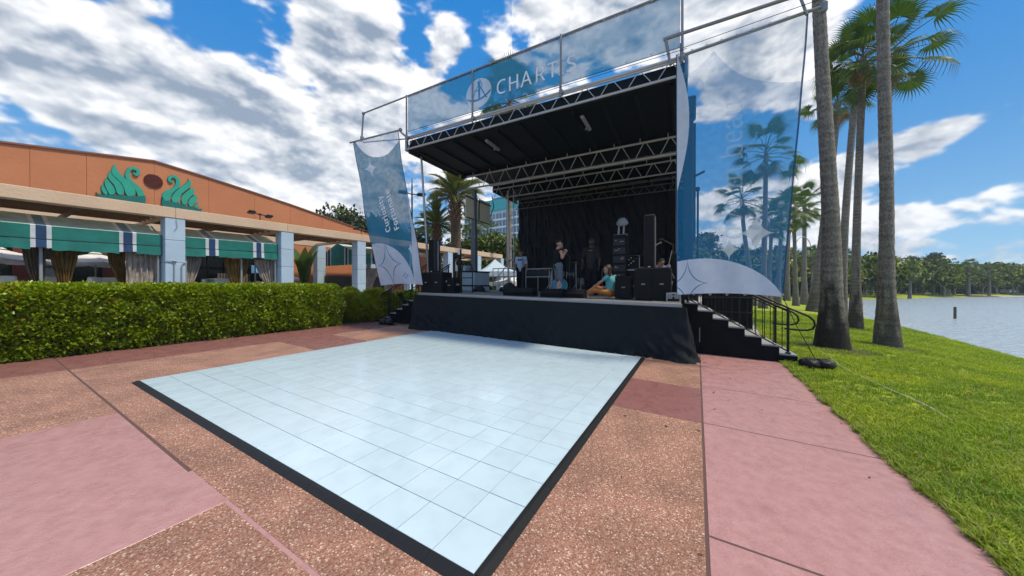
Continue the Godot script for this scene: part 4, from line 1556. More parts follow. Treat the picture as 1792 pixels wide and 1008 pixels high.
# ---------- bodies from joined capsules (surface nets) ----------
func nets(bones: Array, cell: float, soft: float, grow := 0.0, extra = null) -> MB:
	# bones: [a, b, ra, rb]
	var lo := Vector3.INF
	var hi := -Vector3.INF
	for q in bones:
		var r: float = maxf(q[2], q[3]) + grow + cell * 2.0
		lo = lo.min(q[0] - Vector3.ONE * r).min(q[1] - Vector3.ONE * r)
		hi = hi.max(q[0] + Vector3.ONE * r).max(q[1] + Vector3.ONE * r)
	var n := Vector3i(((hi - lo) / cell).ceil()) + Vector3i.ONE
	var f := PackedFloat32Array()
	f.resize(n.x * n.y * n.z)
	f.fill(9.0)
	var sx := 1
	var sy := n.x
	var sz := n.x * n.y
	var acc := {}
	for q in bones:
		var a: Vector3 = q[0]
		var b: Vector3 = q[1]
		var m: float = maxf(q[2], q[3]) + grow + soft + cell * 1.5
		var p0 := Vector3i(((a.min(b) - Vector3.ONE * m - lo) / cell).floor()).max(Vector3i.ZERO)
		var p1 := Vector3i(((a.max(b) + Vector3.ONE * m - lo) / cell).ceil()).min(n - Vector3i.ONE)
		var ab_ := b - a
		var l2 := maxf(ab_.length_squared(), 1e-8)
		for z in range(p0.z, p1.z + 1):
			for y in range(p0.y, p1.y + 1):
				for x in range(p0.x, p1.x + 1):
					var p := lo + Vector3(x, y, z) * cell
					var h := clampf((p - a).dot(ab_) / l2, 0.0, 1.0)
					var d: float = p.distance_to(a + ab_ * h) - lerpf(q[2], q[3], h) - grow
					var k := x + y * sy + z * sz
					var o := f[k]
					if o > 5.0:
						f[k] = d
					else:
						var hh := maxf(soft - absf(o - d), 0.0) / soft
						f[k] = minf(o, d) - hh * hh * soft * 0.25
	if extra != null:
		for z in n.z:
			for y in n.y:
				for x in n.x:
					var k := x + y * sy + z * sz
					if f[k] < 5.0:
						f[k] = extra.call(lo + Vector3(x, y, z) * cell, f[k])
	var out := MB.new()
	var id := PackedInt32Array()
	id.resize(f.size())
	id.fill(-1)
	var co := [0, 1, sy, sy + 1, sz, sz + 1, sz + sy, sz + sy + 1]
	var cp := [Vector3(0, 0, 0), Vector3(1, 0, 0), Vector3(0, 1, 0), Vector3(1, 1, 0), Vector3(0, 0, 1), Vector3(1, 0, 1), Vector3(0, 1, 1), Vector3(1, 1, 1)]
	var ed := [[0, 1], [2, 3], [4, 5], [6, 7], [0, 2], [1, 3], [4, 6], [5, 7], [0, 4], [1, 5], [2, 6], [3, 7]]
	for z in n.z - 1:
		for y in n.y - 1:
			for x in n.x - 1:
				var k := x + y * sy + z * sz
				var inside := 0
				for c in 8:
					if f[k + co[c]] < 0.0: inside += 1
				if inside == 0 or inside == 8: continue
				var s := Vector3.ZERO
				var m := 0
				for e in ed:
					var d0 := f[k + co[e[0]]]
					var d1 := f[k + co[e[1]]]
					if (d0 < 0.0) != (d1 < 0.0):
						s += cp[e[0]].lerp(cp[e[1]], d0 / (d0 - d1))
						m += 1
				var g := Vector3(f[k + 1] - f[k], f[k + sy] - f[k], f[k + sz] - f[k])
				g += Vector3(f[k + 7 * 0 + sy + sz + 1] - f[k + sy + sz], f[k + sy + sz + 1] - f[k + sz + 1], f[k + sy + sz + 1] - f[k + sy + 1])
				id[k] = out.vert(lo + (Vector3(x, y, z) + s / m) * cell, g.normalized())
	for z in range(1, n.z - 1):
		for y in range(1, n.y - 1):
			for x in range(1, n.x - 1):
				var k := x + y * sy + z * sz
				var i0 := f[k] < 0.0
				for ax in 3:
					var st: int = [1, sy, sz][ax]
					if i0 == (f[k + st] < 0.0): continue
					var o1: int = [sy, sz, 1][ax]
					var o2: int = [sz, 1, sy][ax]
					var q0 := id[k - o1 - o2]
					var q1 := id[k - o2]
					var q2 := id[k]
					var q3 := id[k - o1]
					if q0 < 0 or q1 < 0 or q2 < 0 or q3 < 0: continue
					if i0:
						out.ix.append_array(PackedInt32Array([q0, q2, q1, q0, q3, q2]))
					else:
						out.ix.append_array(PackedInt32Array([q0, q1, q2, q0, q2, q3]))
	return out

func head_bones(c: Vector3, face: Vector3, s := 1.0) -> Array:
	var r := Vector3.UP.cross(face).normalized()
	var up := Vector3.UP
	return [
		[c + up * 0.035 * s - face * 0.02 * s, c + up * 0.02 * s + face * 0.015 * s, 0.092 * s, 0.085 * s],
		[c - up * 0.03 * s + face * 0.02 * s, c - up * 0.085 * s + face * 0.045 * s, 0.066 * s, 0.042 * s],
		[c + face * 0.095 * s + up * 0.01 * s, c + face * 0.115 * s - up * 0.025 * s, 0.012 * s, 0.016 * s],
		[c + face * 0.09 * s - up * 0.062 * s - r * 0.018 * s, c + face * 0.09 * s - up * 0.062 * s + r * 0.018 * s, 0.012 * s, 0.012 * s],
		[c + r * 0.088 * s - face * 0.01 * s + up * 0.012 * s, c + r * 0.092 * s - face * 0.012 * s - up * 0.025 * s, 0.017 * s, 0.012 * s],
		[c - r * 0.088 * s - face * 0.01 * s + up * 0.012 * s, c - r * 0.092 * s - face * 0.012 * s - up * 0.025 * s, 0.017 * s, 0.012 * s],
	]

func hand_bones(wr: Vector3, dir: Vector3, side: Vector3, curl := 0.5) -> Array:
	# palm, four bent fingers of different lengths and a thumb
	var o := []
	var pn := dir.cross(side).normalized()
	var pal := wr + dir * 0.085
	o.append([wr, pal - side * 0.018, 0.026, 0.017])
	o.append([wr, pal + side * 0.022, 0.026, 0.017])
	var ln := [0.068, 0.078, 0.073, 0.058]
	for i in 4:
		var b := pal + side * (0.032 - i * 0.0213)
		var m: Vector3 = b + (dir * cos(curl) + pn * sin(curl)) * ln[i] * 0.55
		var e: Vector3 = m + (dir * cos(curl * 2.2) + pn * sin(curl * 2.2)) * ln[i] * 0.5
		o.append([b, m, 0.0095, 0.0088])
		o.append([m, e, 0.0088, 0.0075])
	var t0 := wr + dir * 0.03 + side * 0.028
	var t1 := t0 + (dir * 0.7 + side * 0.7 + pn * 0.3).normalized() * 0.042
	o.append([t0, t1, 0.013, 0.011])
	o.append([t1, t1 + (dir * 0.95 + side * 0.1 + pn * 0.35).normalized() * 0.032, 0.011, 0.009])
	return o

func join(a: MB, b: MB) -> void:
	var o := a.v.size()
	a.v.append_array(b.v)
	a.n.append_array(b.n)
	a.uv.append_array(b.uv)
	a.c.append_array(b.c)
	for i in b.ix: a.ix.append(i + o)

func mir(v: Vector3) -> Vector3: return Vector3(-v.x, v.y, v.z)

# J: joints of the pose in metres; the person faces +z locally
func person(label: String, at: Vector3, turn: float, J: Dictionary, W: Dictionary) -> Node3D:
	var t := thing("person", label, "person", at, turn, W.get("group", "stage crew"))
	var k: float = W.get("bulk", 1.0)
	var skin := []
	skin.append([J.neck, J.head - Vector3(0, 0.06, 0), 0.058, 0.054])
	skin.append([J.chest, J.neck, 0.10 * k, 0.07])
	skin.append([J.chest, J.pelvis, 0.125 * k, 0.13 * k])
	for s in ["l", "r"]:
		skin.append([J["sh_" + s], J["el_" + s], 0.050 * k, 0.040 * k])
		skin.append([J["el_" + s], J["wr_" + s], 0.041 * k, 0.027])
		skin.append([J["chest"], J["sh_" + s], 0.085 * k, 0.055 * k])
		skin.append([J["hip_" + s], J["kn_" + s], 0.085 * k, 0.055 * k])
		skin.append([J["kn_" + s], J["an_" + s], 0.054 * k, 0.037])
		skin.append([J["an_" + s], J["toe_" + s], 0.036, 0.026])
	var body := nets(skin, 0.022, 0.05)
	join(body, nets(head_bones(J.head, W.face, 1.0), 0.011, 0.02))
	for s in ["l", "r"]:
		var d: Vector3 = (J["wr_" + s] - J["el_" + s]).normalized()
		if W.has("hand_" + s): d = W["hand_" + s]
		var sd: Vector3 = W.get("thumb_" + s, Vector3(0, 0, 1))
		sd = (sd - d * sd.dot(d)).normalized()
		join(body, nets(hand_bones(J["wr_" + s], d, sd, W.get("curl", 0.55)), 0.0065, 0.010))
	obj("body", body, W.skin, t)
	# shirt
	var sl: float = W.get("sleeve", 0.6)
	var sh := []
	sh.append([J.chest, J.neck - Vector3(0, 0.05, 0), 0.12 * k, 0.085])
	sh.append([J.chest, J.pelvis + W.get("hem", Vector3(0, -0.02, 0)), 0.145 * k, 0.150 * k])
	for s in ["l", "r"]:
		sh.append([J.chest, J["sh_" + s], 0.10 * k, 0.072 * k])
		if sl > 0.0: sh.append([J["sh_" + s], (J["sh_" + s] as Vector3).lerp(J["el_" + s], sl), 0.068 * k, 0.066 * k])
	var neck: Vector3 = J.neck
	obj("shirt", nets(sh, 0.022, 0.05, 0.0, func(p: Vector3, d: float) -> float: return maxf(d, p.y - neck.y - 0.005 if W.get("upright", true) else d)), W.shirt, t)
	# trousers or shorts
	var tl: float = W.get("leg", 1.0)
	var tr := []
	tr.append([J.pelvis + Vector3(0, 0.05, 0), J.pelvis, 0.140 * k, 0.145 * k])
	for s in ["l", "r"]:
		tr.append([J.pelvis, J["hip_" + s], 0.12 * k, 0.11 * k])
		if tl > 0.55:
			tr.append([J["hip_" + s], J["kn_" + s], 0.108 * k, 0.080 * k])
			tr.append([J["kn_" + s], (J["kn_" + s] as Vector3).lerp(J["an_" + s], (tl - 0.5) * 2.0), 0.080 * k, 0.066 * k])
		else:
			tr.append([J["hip_" + s], (J["hip_" + s] as Vector3).lerp(J["kn_" + s], tl * 2.0), 0.108 * k, 0.098 * k])
	obj("trousers" if tl > 0.55 else "shorts", nets(tr, 0.022, 0.05), W.pants, t)
	# shoes
	for s in ["l", "r"]:
		var d: Vector3 = (J["toe_" + s] - J["an_" + s]).normalized()
		var b := nets([[J["an_" + s] - Vector3(0, 0.02, 0) - d * 0.03, J["toe_" + s], 0.047, 0.034], [J["toe_" + s], J["toe_" + s] + d * 0.02, 0.034, 0.03]], 0.016, 0.03)
		obj("shoe", b, W.shoe, t)
	# hair
	if W.has("hair"):
		var c: Vector3 = J.head
		var f: Vector3 = W.face
		var hb := [[c + Vector3(0, 0.055, 0) - f * 0.03, c + Vector3(0, 0.05, 0) + f * 0.02, 0.090, 0.080]]
		if W.get("long", false):
			hb.append([c + Vector3(0, 0.02, 0) - f * 0.05, c - Vector3(0, 0.20, 0) - f * 0.075, 0.088, 0.055])
			for s in [-1.0, 1.0]:
				var r: Vector3 = Vector3.UP.cross(f).normalized() * s
				hb.append([c + r * 0.07 + Vector3(0, 0.03, 0), c + r * 0.075 - Vector3(0, 0.17, 0) - f * 0.02, 0.04, 0.035])
		var cut: Vector3 = c + f * 0.075
		obj("hair", nets(hb, 0.012, 0.03, 0.0, func(p: Vector3, d: float) -> float: return maxf(d, (p - cut).dot((f - Vector3(0, 0.75, 0)).normalized()) if not W.get("long", false) else (p - cut).dot(f) + 0.02)), W.hair, t)
	if W.has("beard"):
		var c: Vector3 = J.head
		var f: Vector3 = W.face
		var r: Vector3 = Vector3.UP.cross(f).normalized()
		obj("beard", nets([[c - Vector3(0, 0.075, 0) + f * 0.06 - r * 0.03, c - Vector3(0, 0.075, 0) + f * 0.06 + r * 0.03, 0.036, 0.036], [c - Vector3(0, 0.02, 0) + r * 0.07 + f * 0.02, c - Vector3(0, 0.075, 0) + r * 0.04 + f * 0.05, 0.018, 0.03], [c - Vector3(0, 0.02, 0) - r * 0.07 + f * 0.02, c - Vector3(0, 0.075, 0) - r * 0.04 + f * 0.05, 0.018, 0.03]], 0.011, 0.02), W.beard, t)
	# eyes
	var eb := mb()
	var rr: Vector3 = Vector3.UP.cross(W.face).normalized()
	for s in [-1.0, 1.0]:
		var ec: Vector3 = J.head + W.face * 0.089 + rr * 0.033 * s + Vector3(0, 0.012, 0)
		eb.lathe([Vector2(0.0, -0.009), Vector2(0.009, 0), Vector2(0.0, 0.009)], 6, ec)
	obj("eyes", eb, M.black, t)
	return t

func standing(h: float) -> Dictionary:
	# joints of a relaxed standing figure of height h (origin between the feet, facing +z)
	var k := h / 1.78
	var J := {
		"head": Vector3(0, 1.655, 0.015), "neck": Vector3(0, 1.50, -0.01), "chest": Vector3(0, 1.30, 0.0), "pelvis": Vector3(0, 0.98, 0.0),
		"sh_l": Vector3(0.185, 1.43, -0.01), "el_l": Vector3(0.245, 1.14, -0.03), "wr_l": Vector3(0.25, 0.89, 0.03),
		"hip_l": Vector3(0.095, 0.92, 0.0), "kn_l": Vector3(0.11, 0.50, 0.02), "an_l": Vector3(0.12, 0.085, -0.02), "toe_l": Vector3(0.15, 0.035, 0.13),
	}
	for n in ["sh", "el", "wr", "hip", "kn", "an", "toe"]: J[n + "_r"] = mir(J[n + "_l"])
	for n in J.keys(): J[n] = J[n] * k
	return J

func build_people() -> void:
	var tan := mat(0.42, 0.22, 0.15, 0.55)
	var fair := mat(0.55, 0.30, 0.22, 0.55)
	var brown := mat(0.075, 0.038, 0.024, 0.5)
	var light_brown := mat(0.36, 0.17, 0.09, 0.5)
	for m in [tan, fair, brown, light_brown]:
		m.subsurf_scatter_enabled = true
		m.subsurf_scatter_strength = 0.1
	# man at the rear left in a blue floral shirt
	var fl := tri_tex(mat(1, 1, 1, 0.8), ntex(noise(FastNoiseLite.TYPE_SIMPLEX, 0.06, 3, 33), 256, ramp([[0.0, lin(0.10, 0.20, 0.48)], [0.42, lin(0.20, 0.34, 0.62)], [0.5, lin(0.62, 0.70, 0.82)], [1.0, lin(0.72, 0.78, 0.86)]])), 3.0, false)
	var J := standing(1.80)
	J.wr_l = Vector3(0.27, 0.93, 0.05); J.wr_r = Vector3(-0.27, 0.93, 0.04)
	person("person in blue floral shirt and black trousers at the rear left of the stage", D(6.30, 5.0), SYAW + 0.15, J, {"face": Vector3(0.05, -0.05, 1).normalized(), "skin": light_brown, "shirt": fl, "pants": M.black_cloth, "shoe": M.black, "hair": M.hair, "sleeve": 0.7, "bulk": 1.06})
	var sun := mb()
	# dark glasses hooked in the collar
	for s in [-1.0, 1.0]: sun.lathe([Vector2(0.0, -0.012), Vector2(0.045, 0), Vector2(0.0, 0.012)], 10, Vector3(0.05 * s, 1.36, 0.16), Basis(Vector3(1, 0, 0), PI * 0.5))
	var gl := obj("sunglasses", sun, M.black, null, D(6.30, 5.0), SYAW + 0.15)
	tag(gl, "dark sunglasses hooked in the collar of the floral shirt", "sunglasses")
	# man in the middle with a black vest and grey shorts, back half turned, arms bent
	J = standing(1.80)
	J.head = Vector3(0.03, 1.665, 0.07); J.neck = Vector3(0, 1.515, 0.01)
	J.el_l = Vector3(0.31, 1.20, 0.10); J.wr_l = Vector3(0.24, 1.38, 0.30)
	J.el_r = Vector3(-0.32, 1.20, -0.02); J.wr_r = Vector3(-0.26, 1.38, 0.14)
	J.kn_l = Vector3(0.10, 0.50, 0.05); J.an_l = Vector3(0.14, 0.085, 0.06); J.toe_l = Vector3(0.17, 0.035, 0.2)
	J.an_r = Vector3(-0.17, 0.085, -0.14); J.toe_r = Vector3(-0.22, 0.035, 0.0)
	person("person in a black vest and grey shorts, forearms raised, at mid stage", D(3.60, 2.3), SYAW + PI - 0.75, J, {"face": Vector3(-0.15, -0.45, 0.88).normalized(), "skin": fair, "shirt": M.black_cloth, "pants": M.shorts, "shoe": M.black, "hair": M.hair, "sleeve": 0.0, "leg": 0.48, "hand_l": Vector3(-0.3, 0.9, 0.3).normalized(), "hand_r": Vector3(0.2, 0.95, 0.2).normalized(), "curl": 0.9})
	# big man in black with a gold chain
	J = standing(1.90)
	J.wr_r = Vector3(-0.30, 0.98, 0.06); J.el_r = Vector3(-0.34, 1.22, -0.04)
	person("tall person in black clothes with a gold neck chain standing at mid stage", D(2.64, 2.9), SYAW - 0.15, J, {"face": Vector3(0.2, 0.0, 1).normalized(), "skin": brown, "shirt": M.black_shirt, "pants": M.black_cloth, "shoe": M.black, "hair": M.hair, "beard": M.hair, "sleeve": 0.85, "bulk": 1.24, "hem": Vector3(0, -0.10, 0.0)})
	var ch := mb()
	var pts := []
	for i in 17:
		var a := lerpf(-2.5, 2.5, i / 16.0)
		pts.append(Vector3(sin(a) * 0.105, 1.575 - 0.10 * (cos(a) + 1.0) * 0.5, 0.03 + cos(a) * 0.125))
	ch.path(pts, [0.010], 6)
	var gc := obj("neck_chain", ch, M.gold, null, D(2.64, 2.9), SYAW - 0.15)
	tag(gc, "gold chain round the neck of the tall person in black", "chain")
	# woman sitting on the deck, legs drawn sideways
	J = {
		"head": Vector3(-0.06, 0.80, 0.12), "neck": Vector3(-0.02, 0.64, 0.02), "chest": Vector3(0.0, 0.46, 0.0), "pelvis": Vector3(0.02, 0.16, 0.0),
		"sh_l": Vector3(0.10, 0.58, -0.12), "el_l": Vector3(-0.05, 0.36, -0.05), "wr_l": Vector3(-0.28, 0.22, 0.10),
		"sh_r": Vector3(-0.06, 0.58, 0.14), "el_r": Vector3(-0.27, 0.42, 0.17), "wr_r": Vector3(-0.50, 0.24, 0.17),
		"hip_l": Vector3(0.0, 0.14, -0.09), "kn_l": Vector3(-0.42, 0.30, -0.06), "an_l": Vector3(-0.72, 0.07, 0.0), "toe_l": Vector3(-0.86, 0.05, 0.06),
		"hip_r": Vector3(0.0, 0.13, 0.09), "kn_r": Vector3(-0.40, 0.22, 0.20), "an_r": Vector3(-0.66, 0.06, 0.10), "toe_r": Vector3(-0.78, 0.04, 0.18),
	}
	person("dark-haired person in a turquoise top and orange trousers sitting on the stage edge", D(1.78, 1.55), SYAW, J, {"face": Vector3(-0.6, -0.25, 0.75).normalized(), "skin": tan, "shirt": M.turquoise, "pants": M.orange, "shoe": tan, "hair": M.brown_hair, "long": true, "sleeve": 0.35, "upright": false, "hem": Vector3(0, 0.02, 0), "bulk": 0.86})
	var bl := mb()
	var nz := noise(FastNoiseLite.TYPE_SIMPLEX, 3.0, 3, 71)
	bl.grid(24, 16, func(u: float, v: float) -> Vector3:
		var y := 0.22 * (1.0 - pow(absf(u - 0.45) * 2.0, 2.0)) * sin(v * PI) + 0.03 * nz.get_noise_2d(u * 2.0, v * 2.0)
		return Vector3((u - 0.5) * 0.62, maxf(y, 0.004), (0.5 - v) * 0.34))
	var sc := obj("patterned_scarf", bl, M.scarf, null, D(2.62, 1.45), SYAW + 0.3)
	tag(sc, "pale blue patterned cloth heaped on the deck at the sitting person's feet", "scarf")
	# a hand behind the equipment at the right, in a pale blue shirt
	J = standing(1.72)
	for q in J.keys(): J[q] = J[q] - Vector3(0, 0.42, 0)
	J.kn_l = Vector3(0.12, 0.42, 0.34); J.an_l = Vector3(0.12, 0.085, 0.22); J.toe_l = Vector3(0.12, 0.04, 0.36)
	J.kn_r = mir(J.kn_l); J.an_r = mir(J.an_l); J.toe_r = mir(J.toe_l)
	J.head += Vector3(0.02, -0.12, 0.14); J.neck += Vector3(0, -0.06, 0.08); J.chest += Vector3(0, 0, 0.03)
	J.wr_l = J.el_l + Vector3(-0.06, -0.03, 0.22); J.wr_r = J.el_r + Vector3(0.06, -0.03, 0.22)
	person("crouching person in a pale blue shirt half hidden behind the tall right loudspeaker", D(0.52, 3.2), SYAW - 0.4, J, {"face": Vector3(-0.3, -0.3, 0.9).normalized(), "skin": light_brown, "shirt": M.blue_shirt, "pants": M.black_cloth, "shoe": M.black, "hair": M.hair, "sleeve": 0.8})


# ---------- things on the deck ----------
func column_speaker(label: String, at: Vector3, turn: float, h: float) -> void:
	var t := thing("column_speaker", label, "loudspeaker", at, turn, "column loudspeakers")
	var b := mb()
	b.box(Vector3(0, h * 0.5, 0), Vector3(0.26, h, 0.30), 0.025)
	obj("cabinet", b, M.dark_grey, t)
	b = mb()
	b.box(Vector3(0, h * 0.5, 0.152), Vector3(0.225, h - 0.05, 0.012), 0.006)
	obj("grille", b, M.grille, t)
	b = mb()
	b.box(Vector3(0.134, h * 0.5, -0.02), Vector3(0.012, h - 0.1, 0.05), 0.004)
	obj("edge_strip", b, M.grey, t)  # pale strip paints the side light along the cabinet edge
	b = mb()
	b.box(Vector3(0, 0.03, 0.16), Vector3(0.06, 0.025, 0.006), 0.002)
	obj("badge", b, M.white, t)

func bass_bin(called: String, label: String, at: Vector3, turn: float, s: Vector3, cells := 2) -> void:
	var t := thing(called, label, "loudspeaker", at, turn, "bass cabinets")
	var b := mb()
	b.box(Vector3(0, s.y * 0.5, -0.01), Vector3(s.x, s.y, s.z), 0.02)
	obj("cabinet", b, M.black, t)
	for i in cells:
		var w := s.x / cells
		var x := -s.x * 0.5 + w * (i + 0.5)
		b = mb()
		b.box(Vector3(x, s.y * 0.5, s.z * 0.5 - 0.004), Vector3(w - 0.03, s.y - 0.05, 0.014), 0.006)
		obj("grille", b, M.grille, t)
		b = mb()
		b.box(Vector3(x, s.y * 0.5, s.z * 0.5 + 0.008), Vector3(0.09, 0.035, 0.01), 0.004)
		obj("badge", b, M.grey, t)
	b = mb()
	for sx in [-1.0, 1.0]:
		for y in [0.04, s.y - 0.04]:
			b.box(Vector3(sx * (s.x * 0.5 - 0.03), y, s.z * 0.5 + 0.006), Vector3(0.04, 0.04, 0.01), 0.004)
	obj("corner_plate", b, M.dark_grey, t)
	b = mb()
	for sx in [-1.0, 1.0]:
		b.box(Vector3(sx * (s.x * 0.5 + 0.002), s.y * 0.55, -0.02), Vector3(0.012, 0.06, 0.16), 0.004)
	obj("side_handle", b, M.grey, t)

func wedge(label: String, at: Vector3, turn: float, w: float) -> void:
	var t := thing("floor_monitor", label, "floor monitor", at, turn, "floor monitors at the stage front")
	var pf := PackedVector2Array([Vector2(-0.2, 0.0), Vector2(0.2, 0.0), Vector2(0.22, 0.10), Vector2(0.02, 0.235), Vector2(-0.16, 0.21)])
	var b := mb()
	b.prism(pf, -w * 0.5, w * 0.5, Basis(Vector3(0, 0, -1), Vector3(0, 1, 0), Vector3(1, 0, 0)))
	obj("cabinet", b, M.black, t)
	b = mb()
	var bs := Basis(Vector3(1, 0, 0), 0.6)
	b.box(Vector3(0, 0.165, -0.128), Vector3(w - 0.06, 0.02, 0.22), 0.005, Basis(Vector3(1, 0, 0), -0.6))
	obj("grille", b, M.grille, t)
	b = mb()
	b.box(Vector3(w * 0.5, 0.12, 0.0), Vector3(0.012, 0.05, 0.12), 0.004)
	obj("side_handle", b, M.dark_grey, t)

func flight_case(label: String, at: Vector3, turn: float, s: Vector3, group := "flight cases on the stage") -> void:
	var t := thing("flight_case", label, "flight case", at, turn, group)
	var b := mb()
	b.box(Vector3(0, s.y * 0.5, 0), s, 0.008)
	obj("case_body", b, M.black, t)
	b = mb()
	for y in [0.0, s.y * 0.68, s.y]:
		for z in [-1.0, 1.0]:
			b.box(Vector3(0, y, z * s.z * 0.5), Vector3(s.x + 0.02, 0.03, 0.02), 0.004)
	for sx in [-1.0, 1.0]:
		for sz in [-1.0, 1.0]:
			b.box(Vector3(sx * s.x * 0.5, s.y * 0.5, sz * s.z * 0.5), Vector3(0.03, s.y, 0.03), 0.004)
	obj("metal_edging", b, M.alu_dull, t)
	b = mb()
	for i in 2:
		b.box(Vector3((i - 0.5) * s.x * 0.5, s.y * 0.66, s.z * 0.5 + 0.012), Vector3(0.1, 0.12, 0.01), 0.004)
	obj("latch", b, M.grey, t)

func build_gear() -> void:
	# left stack
	bass_bin("bass_cabinet", "wide black bass cabinet under the left column loudspeaker", D(7.13, 0.42), SYAW, Vector3(0.86, 0.66, 0.55))
	column_speaker("tall black column loudspeaker at the left front corner of the stage", D(7.22, 0.42, 0.66), SYAW, 1.08)
	bass_bin("small_cabinet", "small black cabinet with a pale plate right of the left loudspeaker stack", D(6.62, 0.62), SYAW, Vector3(0.36, 0.50, 0.40), 1)
	var t := thing("stand_bundle", "black stand with padded uprights behind the left loudspeaker stack", "stand", D(6.92, 1.25), SYAW)
	var b := mb()
	b.tube(Vector3(-0.08, 0, 0), Vector3(-0.10, 1.1, 0), 0.03)
	b.tube(Vector3(0.06, 0, 0), Vector3(0.10, 1.5, 0), 0.055, 0.07, 8)
	obj("upright", b, M.rubber, t)
	b = mb()
	b.box(Vector3(0.10, 1.02, 0.02), Vector3(0.22, 0.2, 0.2), 0.06)
	b.box(Vector3(-0.08, 1.28, 0.0), Vector3(0.18, 0.22, 0.14), 0.05)
	obj("clamp_pad", b, M.rubber, t)
	b = mb()
	b.box(Vector3(0.12, 1.40, 0.075), Vector3(0.09, 0.2, 0.02), 0.01)
	b.box(Vector3(0.0, 0.9, 0.05), Vector3(0.1, 0.34, 0.02), 0.01)
	obj("pale_label", b, M.white, t)
	b = mb()
	b.box(Vector3(-0.2, 0.03, 0.3), Vector3(0.8, 0.04, 0.22), 0.01)
	obj("foot_plate", b, M.dark_grey, t)
	# guard rail with a bent end
	t = thing("guard_rail", "bent black pipe guard rail beside the pale trailer box", "rail", D(6.45, 1.0), SYAW)
	b = mb()
	b.path([Vector3(-0.1, 0, 0), Vector3(-0.1, 0.78, 0), Vector3(-0.02, 0.98, 0), Vector3(0.14, 1.02, 0), Vector3(0.30, 0.92, 0), Vector3(0.34, 0.75, 0), Vector3(0.34, 0, 0)], [0.02], 8)
	b.tube(Vector3(-0.1, 0.5, 0), Vector3(0.34, 0.5, 0), 0.016)
	obj("pipe", b, M.black_metal, t)
	# plant pot at the front left
	t = thing("rail_panel", "pale pipe railing along the rear left edge of the stage", "railing", D(6.9, 4.6), SYAW)
	b = mb()
	for y in [0.98, 0.62, 0.26]:
		b.tube(Vector3(-0.6, y, 0), Vector3(0.48, y, 0), 0.022)
	for i in 5:
		b.tube(Vector3(-0.6 + i * 0.27, 0, 0), Vector3(-0.6 + i * 0.27, 0.98, 0), 0.018)
	obj("railing_pipes", b, M.alu, t)
	# duffel and cable heaps at the rear left
	var nz := noise(FastNoiseLite.TYPE_SIMPLEX, 4.0, 3, 81)
	for q in [[6.75, 2.35, 0.55, 0.22, "grey cable bag slumped in front of the pale trailer box"], [5.95, 3.3, 0.62, 0.34, "black bag heaped beside the rear post of the stage"], [6.35, 3.5, 0.40, 0.18, "small dark bag with a pale strap between the heaped bags"]]:
		b = mb()
		b.grid(20, 12, func(u: float, v: float) -> Vector3:
			var th := u * TAU
			var ph := v * PI * 0.5
			var k := 1.0 + 0.3 * nz.get_noise_3d(cos(th) + q[0], ph, sin(th))
			return Vector3(cos(ph) * cos(th) * q[2] * 0.5 * k, sin(ph) * q[3] * k, cos(ph) * sin(th) * q[2] * 0.36 * k), true)
		var o := obj("soft_bag", b, M.rubber, null, D(q[0], q[1]), SYAW)
		tag(o, q[4], "bag", "bags left on the deck")
	# wedges along the front
	wedge("long black floor monitor at the stage front below the person in the floral shirt", D(4.15, 0.62), SYAW + PI, 0.92)
	wedge("black floor monitor at the stage front below the drum kit", D(3.12, 0.60), SYAW + PI, 0.62)
	wedge("low black floor monitor beside the patterned cloth", D(2.52, 0.72), SYAW + PI, 0.5)
	# microphone stand and its base in front of the drum
	t = thing("microphone_stand", "grey microphone stand with round weighted foot at the stage front centre", "microphone stand", D(3.28, 0.85), SYAW)
	b = mb()
	b.lathe([Vector2(0.0, 0.05), Vector2(0.05, 0.045), Vector2(0.17, 0.012), Vector2(0.175, 0.0)], 14)
	obj("base", b, M.rubber, t)
	b = mb()
	b.tube(Vector3(0, 0.03, 0), Vector3(0, 0.55, 0), 0.03, 0.045)
	b.tube(Vector3(0, 0.5, 0), Vector3(0.01, 0.72, 0), 0.04, 0.02)
	obj("pole", b, M.shorts, t)
	# drum kit
	t = thing("drum_kit", "drum kit with a turquoise bass drum head at centre stage", "drum kit", D(3.72, 3.0), SYAW)
	b = mb()
	b.lathe([Vector2(0.26, -0.2), Vector2(0.275, -0.2), Vector2(0.275, 0.2), Vector2(0.26, 0.2)], 28, Vector3(0, 0.29, 0), Basis(Vector3(1, 0, 0), PI * 0.5))
	obj("bass_drum", b, M.black, t)
	b = mb()
	b.lathe([Vector2(0.262, 0.0), Vector2(0.25, 0.012), Vector2(0.0, 0.016)], 28, Vector3(0, 0.29, 0.2), Basis(Vector3(1, 0, 0), PI * 0.5))
	obj("drum_head", b, M.drum_blue, t)
	b = mb()
	b.lathe([Vector2(0.285, -0.015), Vector2(0.285, 0.02), Vector2(0.262, 0.022), Vector2(0.262, -0.015)], 28, Vector3(0, 0.29, 0.2), Basis(Vector3(1, 0, 0), PI * 0.5))
	obj("hoop", b, M.alu, t)
	b = mb()
	b.lathe([Vector2(0.085, 0.0), Vector2(0.0, 0.004)], 20, Vector3(0.0, 0.30, 0.221), Basis(Vector3(1, 0, 0), PI * 0.5))
	obj("head_emblem_ring", b, M.white, t)
	b = mb()
	b.lathe([Vector2(0.045, 0.0), Vector2(0.0, 0.003)], 16, Vector3(0.0, 0.31, 0.227), Basis(Vector3(1, 0, 0), PI * 0.5))
	obj("head_emblem", b, M.orange, t)
